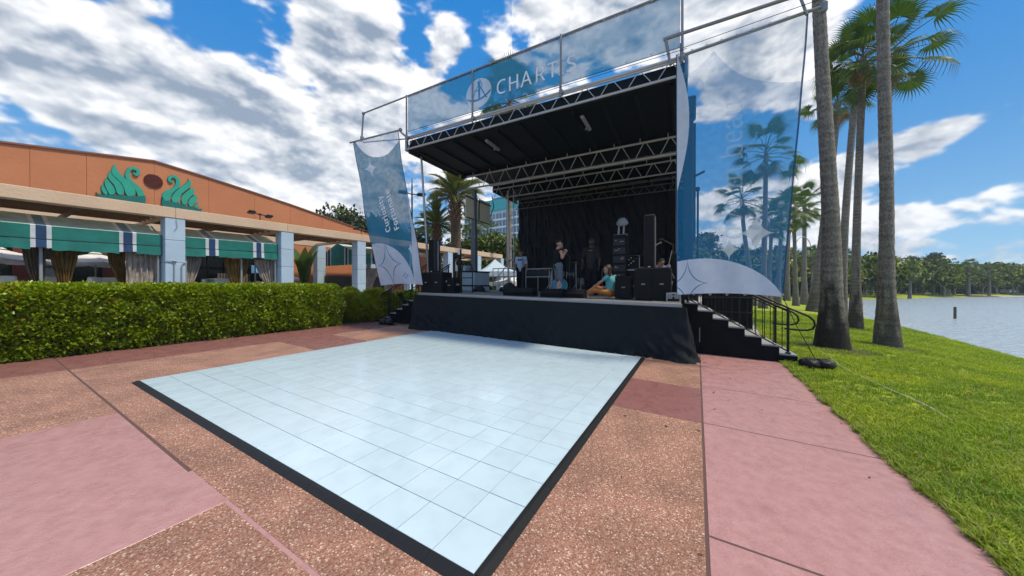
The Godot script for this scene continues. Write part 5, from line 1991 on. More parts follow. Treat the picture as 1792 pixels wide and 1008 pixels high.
	for q in [[0.30, 0.66, -0.15, 0.17, 0.24, 0.25], [-0.06, 0.70, -0.2, 0.15, 0.20, 0.3], [0.72, 0.36, -0.1, 0.23, 0.40, 0.0], [-0.5, 0.55, -0.5, 0.18, 0.15, 0.0]]:
		b = mb()
		b.lathe([Vector2(0.0, -q[4] * 0.5), Vector2(q[3], -q[4] * 0.5), Vector2(q[3], q[4] * 0.5), Vector2(0.0, q[4] * 0.5)], 20, Vector3(q[0], q[1], q[2]), Basis(Vector3(1, 0, 0), q[5]))
		obj("drum_shell", b, M.chrome_dark, t)
		b = mb()
		for k in 8:
			var a := TAU * k / 8.0
			b.tube(Vector3(q[0] + cos(a) * (q[3] + 0.008), q[1] - q[4] * 0.48, q[2] + sin(a) * (q[3] + 0.008)), Vector3(q[0] + cos(a) * (q[3] + 0.008), q[1] + q[4] * 0.48, q[2] + sin(a) * (q[3] + 0.008)), 0.008, 0.008, 5)
		obj("tension_rod", b, M.alu, t)
	for q in [[0.48, 1.12, -0.1, 0.24], [0.86, 1.02, -0.3, 0.22], [-0.62, 0.9, -0.4, 0.2]]:
		b = mb()
		b.lathe([Vector2(q[3], 0.0), Vector2(q[3] * 0.3, 0.018), Vector2(0.05, 0.02), Vector2(0.0, 0.035)], 22, Vector3(q[0], q[1], q[2]), Basis(Vector3(0, 0, 1), 0.12))
		obj("cymbal", b, M.brass, t)
		b = mb()
		b.tube(Vector3(q[0], 0.0, q[2]), Vector3(q[0], q[1], q[2]), 0.014)
		for k in 3:
			var a := TAU * k / 3.0 + 0.4
			b.tube(Vector3(q[0], 0.35, q[2]), Vector3(q[0] + cos(a) * 0.22, 0.0, q[2] + sin(a) * 0.22), 0.010, 0.010, 5)
		obj("cymbal_stand", b, M.alu, t)
	# low rolling frames behind the drums
	for q in [[5.12, 4.5, 1.15, "low black case on a pale pipe frame left of the drum kit"], [1.55, 3.9, 1.5, "long case on a pale rail frame behind the amplifier tower"]]:
		t = thing("cased_frame", q[3], "equipment frame", D(q[0], q[1]), SYAW, "equipment frames at the rear")
		b = mb()
		b.box(Vector3(0, 0.28, 0), Vector3(q[2] * 0.94, 0.5, 0.5), 0.02)
		obj("case_body", b, M.black, t)
		b = mb()
		for y in [0.62, 0.94]:
			b.box(Vector3(0, y, 0.27), Vector3(q[2], 0.05, 0.03), 0.006)
		for s in [-1.0, -0.05, 1.0]:
			b.box(Vector3(s * q[2] * 0.5, 0.47, 0.27), Vector3(0.035, 0.94, 0.03), 0.006)
		obj("pipe_frame", b, M.alu_dull, t)
		b = mb()
		b.box(Vector3(0, 0.78, 0.1), Vector3(q[2] * 0.9, 0.22, 0.4), 0.02)
		obj("keyboard_case", b, M.dark_grey, t)
	flight_case("black flight case with metal edges between the tall person and the amplifier tower", D(2.12, 4.0), SYAW, Vector3(0.72, 0.92, 0.55))
	flight_case("small reddish-edged case on the deck behind the sitting person", D(2.05, 3.0), SYAW, Vector3(0.55, 0.30, 0.45))
	# amplifier tower
	t = thing("amplifier_tower", "tall black rack of amplifiers with a pale twin lamp hood on top", "amplifier rack", D(1.72, 2.9), SYAW)
	b = mb()
	b.box(Vector3(0, 0.98, 0), Vector3(0.42, 1.9, 0.55), 0.02)
	obj("rack_body", b, M.black, t)
	for i in 6:
		b = mb()
		b.box(Vector3(0.0, 0.35 + i * 0.27, 0.278), Vector3(0.36, 0.20, 0.02), 0.006)
		obj("rack_unit", b, M.dark_grey, t)
		b = mb()
		b.box(Vector3(-0.08 + (i % 2) * 0.16, 0.36 + i * 0.27, 0.292), Vector3(0.12, 0.02, 0.01), 0.003)
		b.lathe([Vector2(0.022, 0.0), Vector2(0.0, 0.012)], 10, Vector3(0.1 - (i % 3) * 0.1, 0.40 + i * 0.27, 0.288), Basis(Vector3(1, 0, 0), PI * 0.5))
		obj("pale_control", b, M.grey, t)
	t = thing("twin_hood", "pale grey hooded double lamp standing on the amplifier tower", "stage lamp", D(1.70, 2.9, 1.93), SYAW)
	b = mb()
	for s in [-0.09, 0.06]:
		b.tube(Vector3(s, 0.0, 0), Vector3(s + 0.02, 0.36, 0), 0.03)
	b.box(Vector3(-0.02, 0.02, 0), Vector3(0.42, 0.04, 0.2), 0.01)
	obj("legs", b, M.alu_dull, t)
	b = mb()
	b.lathe([Vector2(0.0, 0.17), Vector2(0.10, 0.15), Vector2(0.17, 0.05), Vector2(0.18, -0.03), Vector2(0.14, -0.06)], 16, Vector3(0.03, 0.40, 0), Basis(Vector3(1, 0, 0), PI * 0.15))
	obj("hood", b, M.grey, t)
	t = thing("guitar_amplifier", "black amplifier with a thin metal frame right of the amplifier tower", "amplifier", D(1.42, 3.0, 0.0), SYAW)
	b = mb()
	b.box(Vector3(0, 0.4, -0.05), Vector3(0.56, 0.78, 0.4), 0.02)
	b.box(Vector3(0, 1.02, -0.05), Vector3(0.5, 0.38, 0.36), 0.02)
	obj("cabinet", b, M.black, t)
	b = mb()
	b.path([Vector3(-0.27, 0.0, 0.2), Vector3(-0.27, 1.28, 0.2), Vector3(0.27, 1.28, 0.2), Vector3(0.27, 0.0, 0.2)], [0.012], 5)
	b.box(Vector3(0, 0.84, 0.17), Vector3(0.46, 0.05, 0.02), 0.004)
	obj("metal_frame", b, M.alu_dull, t)
	b = mb()
	for i in 5: b.box(Vector3(-0.05 + (i % 3) * 0.07, 1.0 + i * 0.055, 0.14), Vector3(0.03, 0.035, 0.01), 0.003)
	obj("cable_plug", b, M.panel, t)
	# right stack
	bass_bin("bass_cabinet", "broad black bass cabinet with two grilles at the right front of the stage", D(0.63, 1.15), SYAW, Vector3(0.84, 0.82, 0.62))
	column_speaker("tall black column loudspeaker standing on the right bass cabinet", D(0.72, 1.2, 0.82), SYAW, 1.36)
	bass_bin("small_cabinet", "black square loudspeaker between the sitting person and the right bass cabinet", D(1.36, 1.35), SYAW, Vector3(0.44, 0.62, 0.42), 1)
	# plain kit close to the right column
	t = thing("microphone_stand", "tall dark microphone stand with clipped cables beside the right column", "microphone stand", D(0.20, 1.7), SYAW)
	b = mb()
	b.tube(Vector3(0, 0, 0), Vector3(0, 1.5, 0), 0.014)
	b.tube(Vector3(0, 1.45, 0), Vector3(-0.25, 1.62, 0.05), 0.012)
	b.tube(Vector3(-0.25, 1.62, 0.05), Vector3(-0.34, 1.6, 0.06), 0.026, 0.02)
	obj("pole", b, M.dark_grey, t)
	b = mb()
	b.box(Vector3(0.03, 0.9, 0.02), Vector3(0.16, 0.7, 0.12), 0.03)
	b.box(Vector3(0.0, 0.3, 0.0), Vector3(0.28, 0.55, 0.3), 0.02)
	obj("hung_kit", b, M.black, t)
	b = mb()
	b.path([Vector3(-0.02, 1.3, 0.09), Vector3(-0.1, 0.9, 0.14), Vector3(0.03, 0.6, 0.12), Vector3(-0.05, 0.25, 0.2), Vector3(0.1, 0.03, 0.3)], [0.011], 5)
	obj("cable", b, M.grey, t)
	flight_case("low black flight case at the right front corner of the deck", D(0.16, 0.9), SYAW, Vector3(0.28, 0.2, 0.4))
	for q in [[2.95, 1.5, 2.5, "thin black microphone stand with a boom left of the sitting person"], [4.75, 2.0, 2.9, "thin black microphone stand with a boom left of the person in the vest"], [1.1, 2.2, 0.3, "thin black microphone stand behind the square black loudspeaker"]]:
		t = thing("microphone_stand", q[3], "microphone stand", D(q[0], q[1]), SYAW + q[2])
		b = mb()
		for k in 3:
			var a := TAU * k / 3.0
			b.tube(Vector3(0, 0.16, 0), Vector3(cos(a) * 0.26, 0.01, sin(a) * 0.26), 0.008, 0.008, 5)
		obj("tripod_foot", b, M.black_metal, t)
		b = mb()
		b.tube(Vector3(0, 0.1, 0), Vector3(0, 1.2, 0), 0.012, 0.010, 6)
		b.tube(Vector3(-0.12, 1.1, 0), Vector3(0.45, 1.52, 0), 0.008, 0.008, 6)
		obj("pole", b, M.dark_grey, t)
		b = mb()
		b.tube(Vector3(0.45, 1.52, 0), Vector3(0.57, 1.58, 0), 0.018, 0.014, 8)
		b.lathe([Vector2(0.0, -0.03), Vector2(0.028, -0.01), Vector2(0.028, 0.012), Vector2(0.0, 0.03)], 10, Vector3(0.59, 1.59, 0))
		obj("microphone", b, M.grey, t)
	# looping cables on the deck
	for q in [["black cable snaking across the deck left of centre", [[6.2, 1.9], [5.6, 1.5], [5.2, 1.9], [4.8, 1.6], [4.2, 1.9]]], ["black cable running along the deck in front of the right cabinets", [[2.2, 0.45], [1.7, 0.6], [1.2, 0.5], [0.5, 0.55]]]]:
		b = mb()
		var pts := []
		for i in q[1].size() - 1:
			for k in 6:
				var f := k / 6.0
				var p0: Array = q[1][i]
				var p1: Array = q[1][i + 1]
				pts.append(D(lerpf(p0[0], p1[0], f), lerpf(p0[1], p1[1], smoothstep(0, 1, f)), 0.012))
		b.path(pts, [0.010], 5)
		var o := obj("stage_cable", b, M.black_metal)
		tag(o, q[0], "cable", "cables on the deck")

# ---------- restaurant hall, pergola, cabanas ----------
func Q(a: float, b: float, y: float) -> Vector3:    # plaza-aligned local point at a level height
	return Vector3(-b, y, -a)

func Q0() -> Vector3: return Vector3(C0.x, 0, -C0.y)

func bx(b: MB, a0: float, a1: float, b0: float, b1: float, y0: float, y1: float, bev := 0.0) -> void:
	b.box(Vector3(-(b0 + b1) * 0.5, (y0 + y1) * 0.5, -(a0 + a1) * 0.5), Vector3(absf(b1 - b0), y1 - y0, absf(a1 - a0)), bev)

func wall_top(a: float) -> float:
	var k := [[-8.0, 5.2], [-0.5, 6.39], [3.01, 6.94], [4.78, 6.74], [6.6, 6.5], [8.32, 6.26], [10.09, 5.97], [13.83, 5.36], [20.0, 4.5]]
	for i in k.size() - 1:
		if a <= k[i + 1][0]:
			return lerpf(k[i][1], k[i + 1][1], clampf((a - k[i][0]) / (k[i + 1][0] - k[i][0]), 0, 1))
	return 4.5

func wall_prism(b: MB, pts: Array, b0: float, b1: float) -> void:
	# polygon given as a, y pairs on the wall plane, from b0 (behind) to b1 (front)
	var pl := PackedVector2Array()
	for i in range(0, pts.size(), 2): pl.append(Vector2(-pts[i], pts[i + 1]))
	# prism x becomes local z (a away = -z), prism depth becomes b
	b.prism(pl, b1, b0, Basis(Vector3(0, 0, 1), Vector3(0, 1, 0), Vector3(-1, 0, 0)))

func build_hall() -> void:
	var h := thing("restaurant_hall", "long orange stucco hall with a low gabled front and two green swans", "building", Q0(), PYAW)
	var js := [-8.0, -5.2, -3.5, -1.7, 0.05, 1.25, 3.01, 4.78, 6.6, 8.32, 10.09, 11.9, 13.83, 16.0, 20.0]
	for i in js.size() - 1:
		var b := mb()
		var a0: float = js[i] + 0.004
		var a1: float = js[i + 1] - 0.004
		var lo := 3.75 if a1 < 8.4 else 0.2
		wall_prism(b, [a0, lo, a1, lo, a1, wall_top(a1), a0, wall_top(a0)], 19.4, 19.0)
		obj("wall_panel", b, M.stucco, h)
		b = mb()
		var pl := [a0 - 0.004, wall_top(a0) - 0.0, a1 + 0.004, wall_top(a1), a1 + 0.004, wall_top(a1) + 0.06, a0 - 0.004, wall_top(a0) + 0.06]
		wall_prism(b, pl, 19.5, 18.94)
		obj("coping", b, M.coping, h)
	var b := mb()
	bx(b, -8.0, 20.0, 19.40, 26.0, 0.2, 4.4)
	obj("rear_block", b, M.stucco, h)
	b = mb()
	bx(b, -8.0, 20.0, 18.975, 19.0, 4.62, 4.66)
	obj("string_line", b, M.coping, h)
	# lower front under the pergola: maroon piers and dark glazing
	b = mb()
	bx(b, -8.0, 8.3, 19.2, 19.4, 0.2, 3.75)
	obj("dark_interior", b, M.maroon_dark, h)
	for i in 9:
		var a := -7.6 + i * 1.9
		b = mb()
		bx(b, a - 0.3, a + 0.3, 18.85, 19.2, 0.2, 3.74, 0.02)
		obj("pier", b, M.maroon, h)
		if i == 8: continue
		b = mb()
		bx(b, a + 0.3, a + 1.6, 19.08, 19.12, 0.3, 3.7)
		var w := obj("window", b, M.glass_dark, h)
		b = mb()
		for aa in [a + 0.32, a + 0.95, a + 1.58]:
			bx(b, aa - 0.025, aa + 0.025, 19.0, 19.078, 0.3, 3.7)
		for y in [0.32, 2.6, 3.68]:
			bx(b, a + 0.345, a + 0.925, 19.01, 19.078, y - 0.025, y + 0.025)
			bx(b, a + 0.975, a + 1.555, 19.01, 19.078, y - 0.025, y + 0.025)
		obj("window_frame", b, M.black_metal, w)
	# swans: dark body, bright feathers
	var swans := [
		[[1.46, 5.24, 1.51, 5.19, 1.63, 5.18, 1.72, 5.21, 1.93, 5.25, 2.18, 5.28, 2.49, 5.33, 2.73, 5.42, 2.75, 5.22, 2.71, 5.0, 2.26, 4.98, 1.81, 4.98, 1.53, 5.02],
		[2.51, 5.45, 2.53, 5.37, 2.62, 5.31, 2.7, 5.37, 2.71, 5.46, 2.66, 5.63, 2.52, 5.8, 2.38, 5.93, 2.32, 6.05, 2.31, 6.19, 2.34, 6.35, 2.38, 6.4, 2.45, 6.41, 2.5, 6.35, 2.48, 6.27, 2.43, 6.28, 2.41, 6.31, 2.4, 6.24, 2.45, 6.18, 2.52, 6.17, 2.57, 6.25, 2.6, 6.35, 2.57, 6.46, 2.5, 6.52, 2.39, 6.51, 2.28, 6.43, 2.21, 6.28, 2.19, 6.13, 2.21, 6.0, 2.3, 5.85, 2.43, 5.69, 2.49, 5.53],
		[1.93, 6.46, 1.89, 6.39, 1.85, 6.23, 1.84, 6.12, 1.88, 6.01, 1.99, 5.9, 2.11, 5.74, 2.17, 5.56, 2.19, 5.42, 2.24, 5.31, 2.33, 5.29, 2.43, 5.36, 2.47, 5.47, 2.46, 5.61, 2.39, 5.76, 2.26, 5.92, 2.15, 6.03, 2.02, 6.18, 1.96, 6.33],
		[1.82, 6.16, 1.77, 6.04, 1.75, 5.92, 1.8, 5.79, 1.9, 5.66, 1.95, 5.5, 1.97, 5.37, 2.02, 5.29, 2.09, 5.29, 2.15, 5.37, 2.16, 5.5, 2.12, 5.66, 2.04, 5.81, 1.92, 5.94, 1.85, 6.03],
		[1.71, 5.85, 1.67, 5.74, 1.67, 5.62, 1.7, 5.49, 1.74, 5.37, 1.78, 5.25, 1.85, 5.24, 1.91, 5.29, 1.94, 5.37, 1.91, 5.52, 1.84, 5.65, 1.77, 5.77],
		[1.62, 5.58, 1.59, 5.48, 1.6, 5.36, 1.64, 5.25, 1.7, 5.2, 1.74, 5.26, 1.72, 5.36, 1.67, 5.48]],
		[[3.21, 5.44, 3.25, 5.35, 3.46, 5.35, 3.75, 5.32, 4.02, 5.24, 4.28, 5.22, 4.43, 5.22, 4.5, 5.26, 4.49, 5.02, 4.14, 5.0, 3.68, 5.0, 3.27, 5.0, 3.22, 5.1],
		[3.23, 5.51, 3.25, 5.63, 3.33, 5.78, 3.49, 5.91, 3.6, 6.03, 3.65, 6.17, 3.66, 6.29, 3.63, 6.39, 3.57, 6.42, 3.51, 6.37, 3.49, 6.31, 3.52, 6.27, 3.56, 6.31, 3.57, 6.24, 3.5, 6.17, 3.43, 6.21, 3.4, 6.31, 3.43, 6.43, 3.53, 6.52, 3.66, 6.53, 3.76, 6.42, 3.8, 6.24, 3.76, 6.04, 3.62, 5.85, 3.52, 5.67, 3.46, 5.44, 3.4, 5.34, 3.29, 5.34],
		[4.07, 6.52, 4.06, 6.41, 3.96, 6.24, 3.8, 6.05, 3.64, 5.82, 3.54, 5.61, 3.51, 5.45, 3.56, 5.33, 3.66, 5.33, 3.75, 5.42, 3.78, 5.61, 3.84, 5.78, 3.98, 5.97, 4.12, 6.14, 4.16, 6.28, 4.14, 6.41],
		[4.22, 6.13, 4.14, 6.08, 3.98, 5.88, 3.86, 5.69, 3.82, 5.5, 3.86, 5.32, 3.95, 5.31, 4.01, 5.41, 4.05, 5.58, 4.14, 5.73, 4.25, 5.88, 4.26, 6.01],
		[4.32, 5.85, 4.24, 5.78, 4.09, 5.59, 4.05, 5.42, 4.08, 5.27, 4.16, 5.26, 4.23, 5.35, 4.33, 5.58, 4.36, 5.73],
		[4.38, 5.5, 4.31, 5.38, 4.25, 5.26, 4.29, 5.24, 4.37, 5.28, 4.41, 5.39]]]
	for sw in swans:
		# dark backing as wide as the feathers, then the feathers proud of it
		b = mb()
		wall_prism(b, sw[0], 19.0, 18.90)
		var body := obj("swan_body", b, M.swan_dark, h)
		for k in range(1, sw.size()):
			b = mb()
			wall_prism(b, sw[k], 19.0, 18.93)
			obj("swan_feather", b, M.swan, body)
			# a dark plate just behind, the feather's shadow edge made as a shape
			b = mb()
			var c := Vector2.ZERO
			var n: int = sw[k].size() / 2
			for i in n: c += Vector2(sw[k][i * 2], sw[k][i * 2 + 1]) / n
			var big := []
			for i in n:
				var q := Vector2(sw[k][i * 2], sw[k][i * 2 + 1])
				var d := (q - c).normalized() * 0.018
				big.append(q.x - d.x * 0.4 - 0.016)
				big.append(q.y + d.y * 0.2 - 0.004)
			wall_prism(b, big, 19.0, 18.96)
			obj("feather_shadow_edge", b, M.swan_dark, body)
	# oval louvred vent
	b = mb()
	var ov := []
	for i in 28:
		ov.append(2.98 + cos(TAU * i / 28.0) * 0.28)
		ov.append(6.10 + sin(TAU * i / 28.0) * 0.29)
	wall_prism(b, ov, 19.0, 18.97)
	var vent := obj("oval_vent", b, M.vent, h)
	for i in 11:
		var y := 5.85 + i * 0.05
		var w := 0.28 * sqrt(maxf(0.0, 1.0 - pow((y - 6.10) / 0.29, 2.0)))
		b = mb()
		bx(b, 2.98 - w, 2.98 + w, 18.945, 18.972, y - 0.012, y + 0.012)
		obj("louvre", b, M.maroon, vent)


func pg_y(a: float) -> float: return 3.87 + 0.012 * a

func build_pergola() -> void:
	var sh := Transform3D(Basis(Vector3(1, 0, 0), Vector3(0, 1, 0), Vector3(0, -0.012, 1)), Vector3.ZERO)
	var t := thing("pergola", "cream timber pergola on pale blue pillars along the orange hall", "pergola", Q0(), PYAW)
	var pa := [-4.7, -1.27, 2.15, 5.55, 9.05, 12.5, 16.0, 19.5, 23.0]
	for i in pa.size() - 1:
		var b := mb(sh)
		bx(b, pa[i] + 0.24, pa[i + 1] + 0.236, 14.0, 14.34, 3.87, 4.21, 0.012)
		obj("front_beam", b, M.cream, t)
		b = mb(sh)
		bx(b, pa[i] + 0.24, pa[i + 1] + 0.236, 17.7, 18.0, 3.80, 4.1, 0.012)
		obj("rear_beam", b, M.cream, t)
		for k in 4:
			b = mb(sh)
			var b0 := 14.36 + k * 0.478
			bx(b, pa[i] + 0.06, pa[i + 1] - 0.06, b0, b0 + 0.44, 3.96 + 0.01 * (k % 2), 4.0 + 0.01 * (k % 2), 0.006)
			obj("soffit_board", b, M.cream_pale, t)
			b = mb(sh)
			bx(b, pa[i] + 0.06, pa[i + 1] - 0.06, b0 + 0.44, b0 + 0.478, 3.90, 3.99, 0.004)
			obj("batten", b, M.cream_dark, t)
	for a in pa:
		for off in [0.0, 1.75]:
			var b := mb(sh)
			bx(b, a + off - 0.045, a + off + 0.045, 14.345, 17.69, 3.82, 3.955, 0.008)
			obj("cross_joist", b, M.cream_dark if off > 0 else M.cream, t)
	# pillars of four courses each, their joints recessed
	for a in pa:
		for row in [[14.02, 14.5], [17.62, 18.06]]:
			if row[0] > 15.0 and not (a > 8.0 and a < 14.0): continue
			var b := mb(sh)
			var y0 := 0.2
			bx(b, a + 0.01, a + 0.47, row[0] + 0.01, row[1] - 0.01, 0.2, 3.868)
			var pil := obj("pillar", b, M.pillar_joint, t)
			for k in 5:
				b = mb(sh)
				var ya := 0.2 + k * 0.734
				bx(b, a, a + 0.48, row[0], row[1], ya + 0.006, ya + 0.728, 0.008)
				obj("pillar_course", b, M.pillar, pil)
	# conduit on the first pillar
	var b := mb()
	b.path([Q(2.40, 13.99, 3.86), Q(2.43, 13.99, 3.6), Q(2.36, 13.99, 3.5)], [0.008], 5)
	b.path([Q(2.35, 13.985, 0.6), Q(2.35, 13.985, 2.42), Q(2.30, 13.985, 2.47), Q(2.16, 13.985, 2.48)], [0.014], 6)
	b.path([Q(2.53, 13.985, 0.4), Q(2.53, 13.985, 2.34), Q(2.57, 13.985, 2.42), Q(2.66, 13.985, 2.45)], [0.017], 6)
	b.box(Q(2.36, 13.98, 2.47), Vector3(0.06, 0.06, 0.1), 0.02)
	obj("conduit", b, M.conduit, t)
	# twin floodlights on the beam
	for q in [[4.85, "twin black floodlight on the pergola beam between the first and second pillars"], [9.35, "twin black floodlight on the pergola beam above the third pillar"], ]:
		var l := thing("floodlight", q[1], "floodlight", Q0(), PYAW, "floodlights on the pergola beam")
		var y := pg_y(q[0]) + 0.34
		b = mb()
		b.tube(Q(q[0], 14.15, y), Q(q[0], 14.15, y + 0.24), 0.016)
		b.tube(Q(q[0] - 0.22, 14.15, y + 0.26), Q(q[0] + 0.22, 14.15, y + 0.24), 0.02)
		b.box(Q(q[0], 14.15, y + 0.25), Vector3(0.1, 0.07, 0.1), 0.02)
		obj("bracket", b, M.black_metal, l)
		for s in [-1.0, 1.0]:
			b = mb()
			b.box(Q(q[0] + s * 0.30, 14.12, y + 0.25 - s * 0.03), Vector3(0.24, 0.09, 0.24), 0.03, Basis(Vector3(0, 0, 1), 0.25))
			obj("lamp_head", b, M.black_metal, l)


func cabana(label: String, a0: float, a1: float, stripes: Array, gable: bool) -> void:
	var t := thing("cabana_awning", label, "awning", Q0(), PYAW, "green striped awnings under the pergola")
	var nz := noise(FastNoiseLite.TYPE_SIMPLEX, 0.8, 3, 5)
	var tilt := 0.024
	var ev := func(a: float) -> float: return 3.27 + tilt * maxf(a, 0.0)
	var bf := 14.25 if not gable else 15.2
	var br := 15.25 if not gable else 16.85
	var bb := 16.2 if not gable else 18.4
	var rise := 0.62 if gable else 0.40
	# cut the length into cloth strips
	var cuts := []
	var at := a0
	for s in stripes:
		cuts.append([at, s[0], "teal"])
		cuts.append([s[0], s[1], "white"])
		cuts.append([s[1], s[2], "blue"])
		cuts.append([s[2], s[3], "white"])
		at = s[3]
	cuts.append([at, a1, "teal"])
	for c in cuts:
		var k: String = c[2]
		var n := 3 if c[1] - c[0] < 0.3 else 10
		var b := mb()
		b.grid(n, 6, func(u: float, v: float) -> Vector3:
			var a := lerpf(c[0], c[1], u)
			var y: float = ev.call(a)
			return Q(a, lerpf(bf, br, v), y + rise * v - 0.03 * sin(v * PI) * (0.6 + 0.4 * sin(a * 3.0))), true)
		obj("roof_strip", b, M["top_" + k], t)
		b = mb()
		b.grid(n, 2, func(u: float, v: float) -> Vector3:
			var a := lerpf(c[0], c[1], u)
			var y: float = ev.call(a)
			return Q(a, lerpf(br, bb, v), y + rise * (1.0 - v)), true)
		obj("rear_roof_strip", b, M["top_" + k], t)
		b = mb()
		var drop := 0.34 if k == "teal" else 0.33
		b.grid(n, 4, func(u: float, v: float) -> Vector3:
			var a := lerpf(c[0], c[1], u)
			var y: float = ev.call(a)
			return Q(a, bf - 0.004 * v + 0.008 * nz.get_noise_2d(a * 2.0, v), y - 0.36 + 0.36 * v), true)
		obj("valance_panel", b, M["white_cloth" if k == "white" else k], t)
		b = mb()
		var low := 0.30 if k == "teal" else 0.245
		b.grid(n * 2, 4, func(u: float, v: float) -> Vector3:
			var a := lerpf(c[0], c[1], u)
			var y: float = ev.call(a)
			return Q(a, bf - 0.008 - 0.03 * (1.0 - v) * (0.6 + 0.8 * nz.get_noise_2d(a * 3.0, 7.0)), y - 0.355 - low * (1.0 - v) + 0.03 * (1.0 - v) * nz.get_noise_1d(a * 2.0)), true)
		obj("valance_flap", b, M["white_cloth" if k == "white" else k], t)
	var b := mb()
	var pts := []
	for i in 9:
		var a := lerpf(a0, a1, i / 8.0)
		var y: float = ev.call(a)
		pts.append(Q(a, bf - 0.015, y - 0.36))
	b.path(pts, [0.007], 5)
	obj("hem_cord", b, M.black_metal, t)
	if gable:
		# the closed left end of the tent, in strips
		var gc := [[bf, bf + 0.62, "teal"], [bf + 0.62, bf + 0.72, "white"], [bf + 0.72, bf + 0.92, "blue"], [bf + 0.92, bf + 1.02, "white"], [bf + 1.02, br + 0.62, "teal"], [br + 0.62, br + 0.72, "white"], [br + 0.72, br + 0.92, "blue"], [br + 0.92, br + 1.02, "white"], [br + 1.02, bb, "teal"]]
		var ye: float = ev.call(a0)
		for g in gc:
			b = mb()
			b.grid(4, 6, func(u: float, v: float) -> Vector3:
				var q := lerpf(g[0], g[1], u)
				var topy := ye + rise * (1.0 - absf(q - br) / (br - bf if q < br else bb - br))
				return Q(a0 + 0.004 * sin(q * 9.0), q, lerpf(ye - 0.66, topy, v)))
			obj("gable_panel", b, M["white_cloth" if g[2] == "white" else g[2]], t)
	# frame posts
	for a in [a0 + 0.06, a1 - 0.06]:
		for q in [bf + 0.08, bb - 0.1]:
			b = mb()
			var y: float = ev.call(a)
			b.box(Q(a, q, (0.3 + y) * 0.5), Vector3(0.05, y - 0.3, 0.05), 0.008)
			obj("post", b, M.conduit, t)


func drape(label: String, a0: float, a1: float, bb: float, m: Material, tie: float, pin: float, top := 2.72) -> void:
	# tie: height where it is gathered (0 = hangs free); pin: where along its width it is drawn to
	var b := mb()
	var nz := noise(FastNoiseLite.TYPE_SIMPLEX, 1.5, 2, int(a0 * 100.0) + 900)
	b.grid(56, 26, func(u: float, v: float) -> Vector3:
		var y := lerpf(0.45, top, v)
		var k := 1.0
		if tie > 0.0:
			var dd := (y - tie)
			k = lerpf(0.16, 1.0, smoothstep(0.0, 1.0, dd / (top - tie))) if dd > 0.0 else lerpf(0.16, 0.36, smoothstep(0.0, 1.0, -dd / (tie - 0.45)))
		var a := lerpf(a0, a1, pin + (u - pin) * k)
		var f := sin(u * 40.0 + 2.0 * nz.get_noise_2d(u * 6.0, y)) * 0.045 * (0.5 + 0.5 * k)
		return Q(a, bb + f + 0.03 * nz.get_noise_2d(u * 5.0, y * 0.5), y), true)
	var o := obj("drape", b, m, null, Q0(), PYAW)
	tag(o, label, "curtain", "drapes of the cabanas")
	if tie > 0.0:
		var ap := lerpf(a0, a1, pin)
		var w := (a1 - a0) * 0.09
		b = mb()
		var pts := []
		for i in 14:
			var an := TAU * i / 14.0
			pts.append(Q(ap + cos(an) * w + (0.5 - pin) * (a1 - a0) * 0.16, bb + sin(an) * 0.07, tie))
		b.path(pts, [0.025], 6, false, true)
		obj("tie_band", b, m, o)


func umbrella(label: String, a: float, bb: float, top: float, r: float) -> void:
	var t := thing("market_umbrella", label, "umbrella", Q0() , PYAW, "white umbrellas on the terrace")
	t.position = Q0() + Basis(Vector3.UP, PYAW) * Q(a, bb, 0)
	var b := mb()
	b.tube(Vector3(0, 0.35, 0), Vector3(0, top, 0), 0.022)
	b.lathe([Vector2(0.24, 0.33), Vector2(0.22, 0.42), Vector2(0.05, 0.45)], 14)
	obj("pole", b, M.conduit, t)
	for k in 8:
		var an0 := TAU * k / 8.0
		var an1 := TAU * (k + 1) / 8.0
		b = mb()
		b.grid(4, 5, func(u: float, v: float) -> Vector3:
			var an := lerpf(an0, an1, u)
			var rr := r * v * (1.0 - 0.05 * sin(u * PI))
			return Vector3(cos(an) * rr, top - 0.32 * r * v - 0.05 * sin(u * PI) * v, -sin(an) * rr), true)
		obj("canopy_panel", b, M.umbrella, t)
		b = mb()
		b.grid(4, 1, func(u: float, v: float) -> Vector3:
			var an := lerpf(an0, an1, u)
			var rr := r * (1.0 - 0.05 * sin(u * PI))
			return Vector3(cos(an) * rr, top - 0.32 * r - 0.05 * sin(u * PI) - 0.09 * (1.0 - v), -sin(an) * rr))
		obj("canopy_hem", b, M.umbrella, t)
	b = mb()
	b.lathe([Vector2(0.16 * r, top - 0.02), Vector2(0.0, top + 0.09)], 8)
	b.lathe([Vector2(0.03, top + 0.06), Vector2(0.0, top + 0.13)], 8)
	obj("cap", b, M.umbrella, t)


func chair_proto() -> Node3D:
	var t := thing("terrace_chair", "white square-backed terrace chair left of the first grey drape", "chair", Vector3.ZERO, 0, "white chairs on the terrace")
	var b := mb()
	b.box(Vector3(0, 0.36, 0), Vector3(0.6, 0.16, 0.58), 0.03)
	obj("seat", b, M.cushion, t)
	b = mb()
	b.box(Vector3(0, 0.64, -0.26), Vector3(0.62, 0.52, 0.1), 0.03)
	obj("backrest", b, M.cushion, t)
	for s in [-1.0, 1.0]:
		b = mb()
		b.box(Vector3(s * 0.32, 0.42, 0), Vector3(0.07, 0.34, 0.6), 0.02)
		obj("armrest", b, M.cushion, t)
		for z in [-0.26, 0.26]:
			b = mb()
			b.tube(Vector3(s * 0.3, 0.0, z), Vector3(s * 0.3, 0.3, z), 0.018)
			obj("leg", b, M.black_metal, t)
	return t

func QW(a: float, b: float, y: float) -> Vector3: return Q0() + Basis(Vector3.UP, PYAW) * Q(a, b, y)

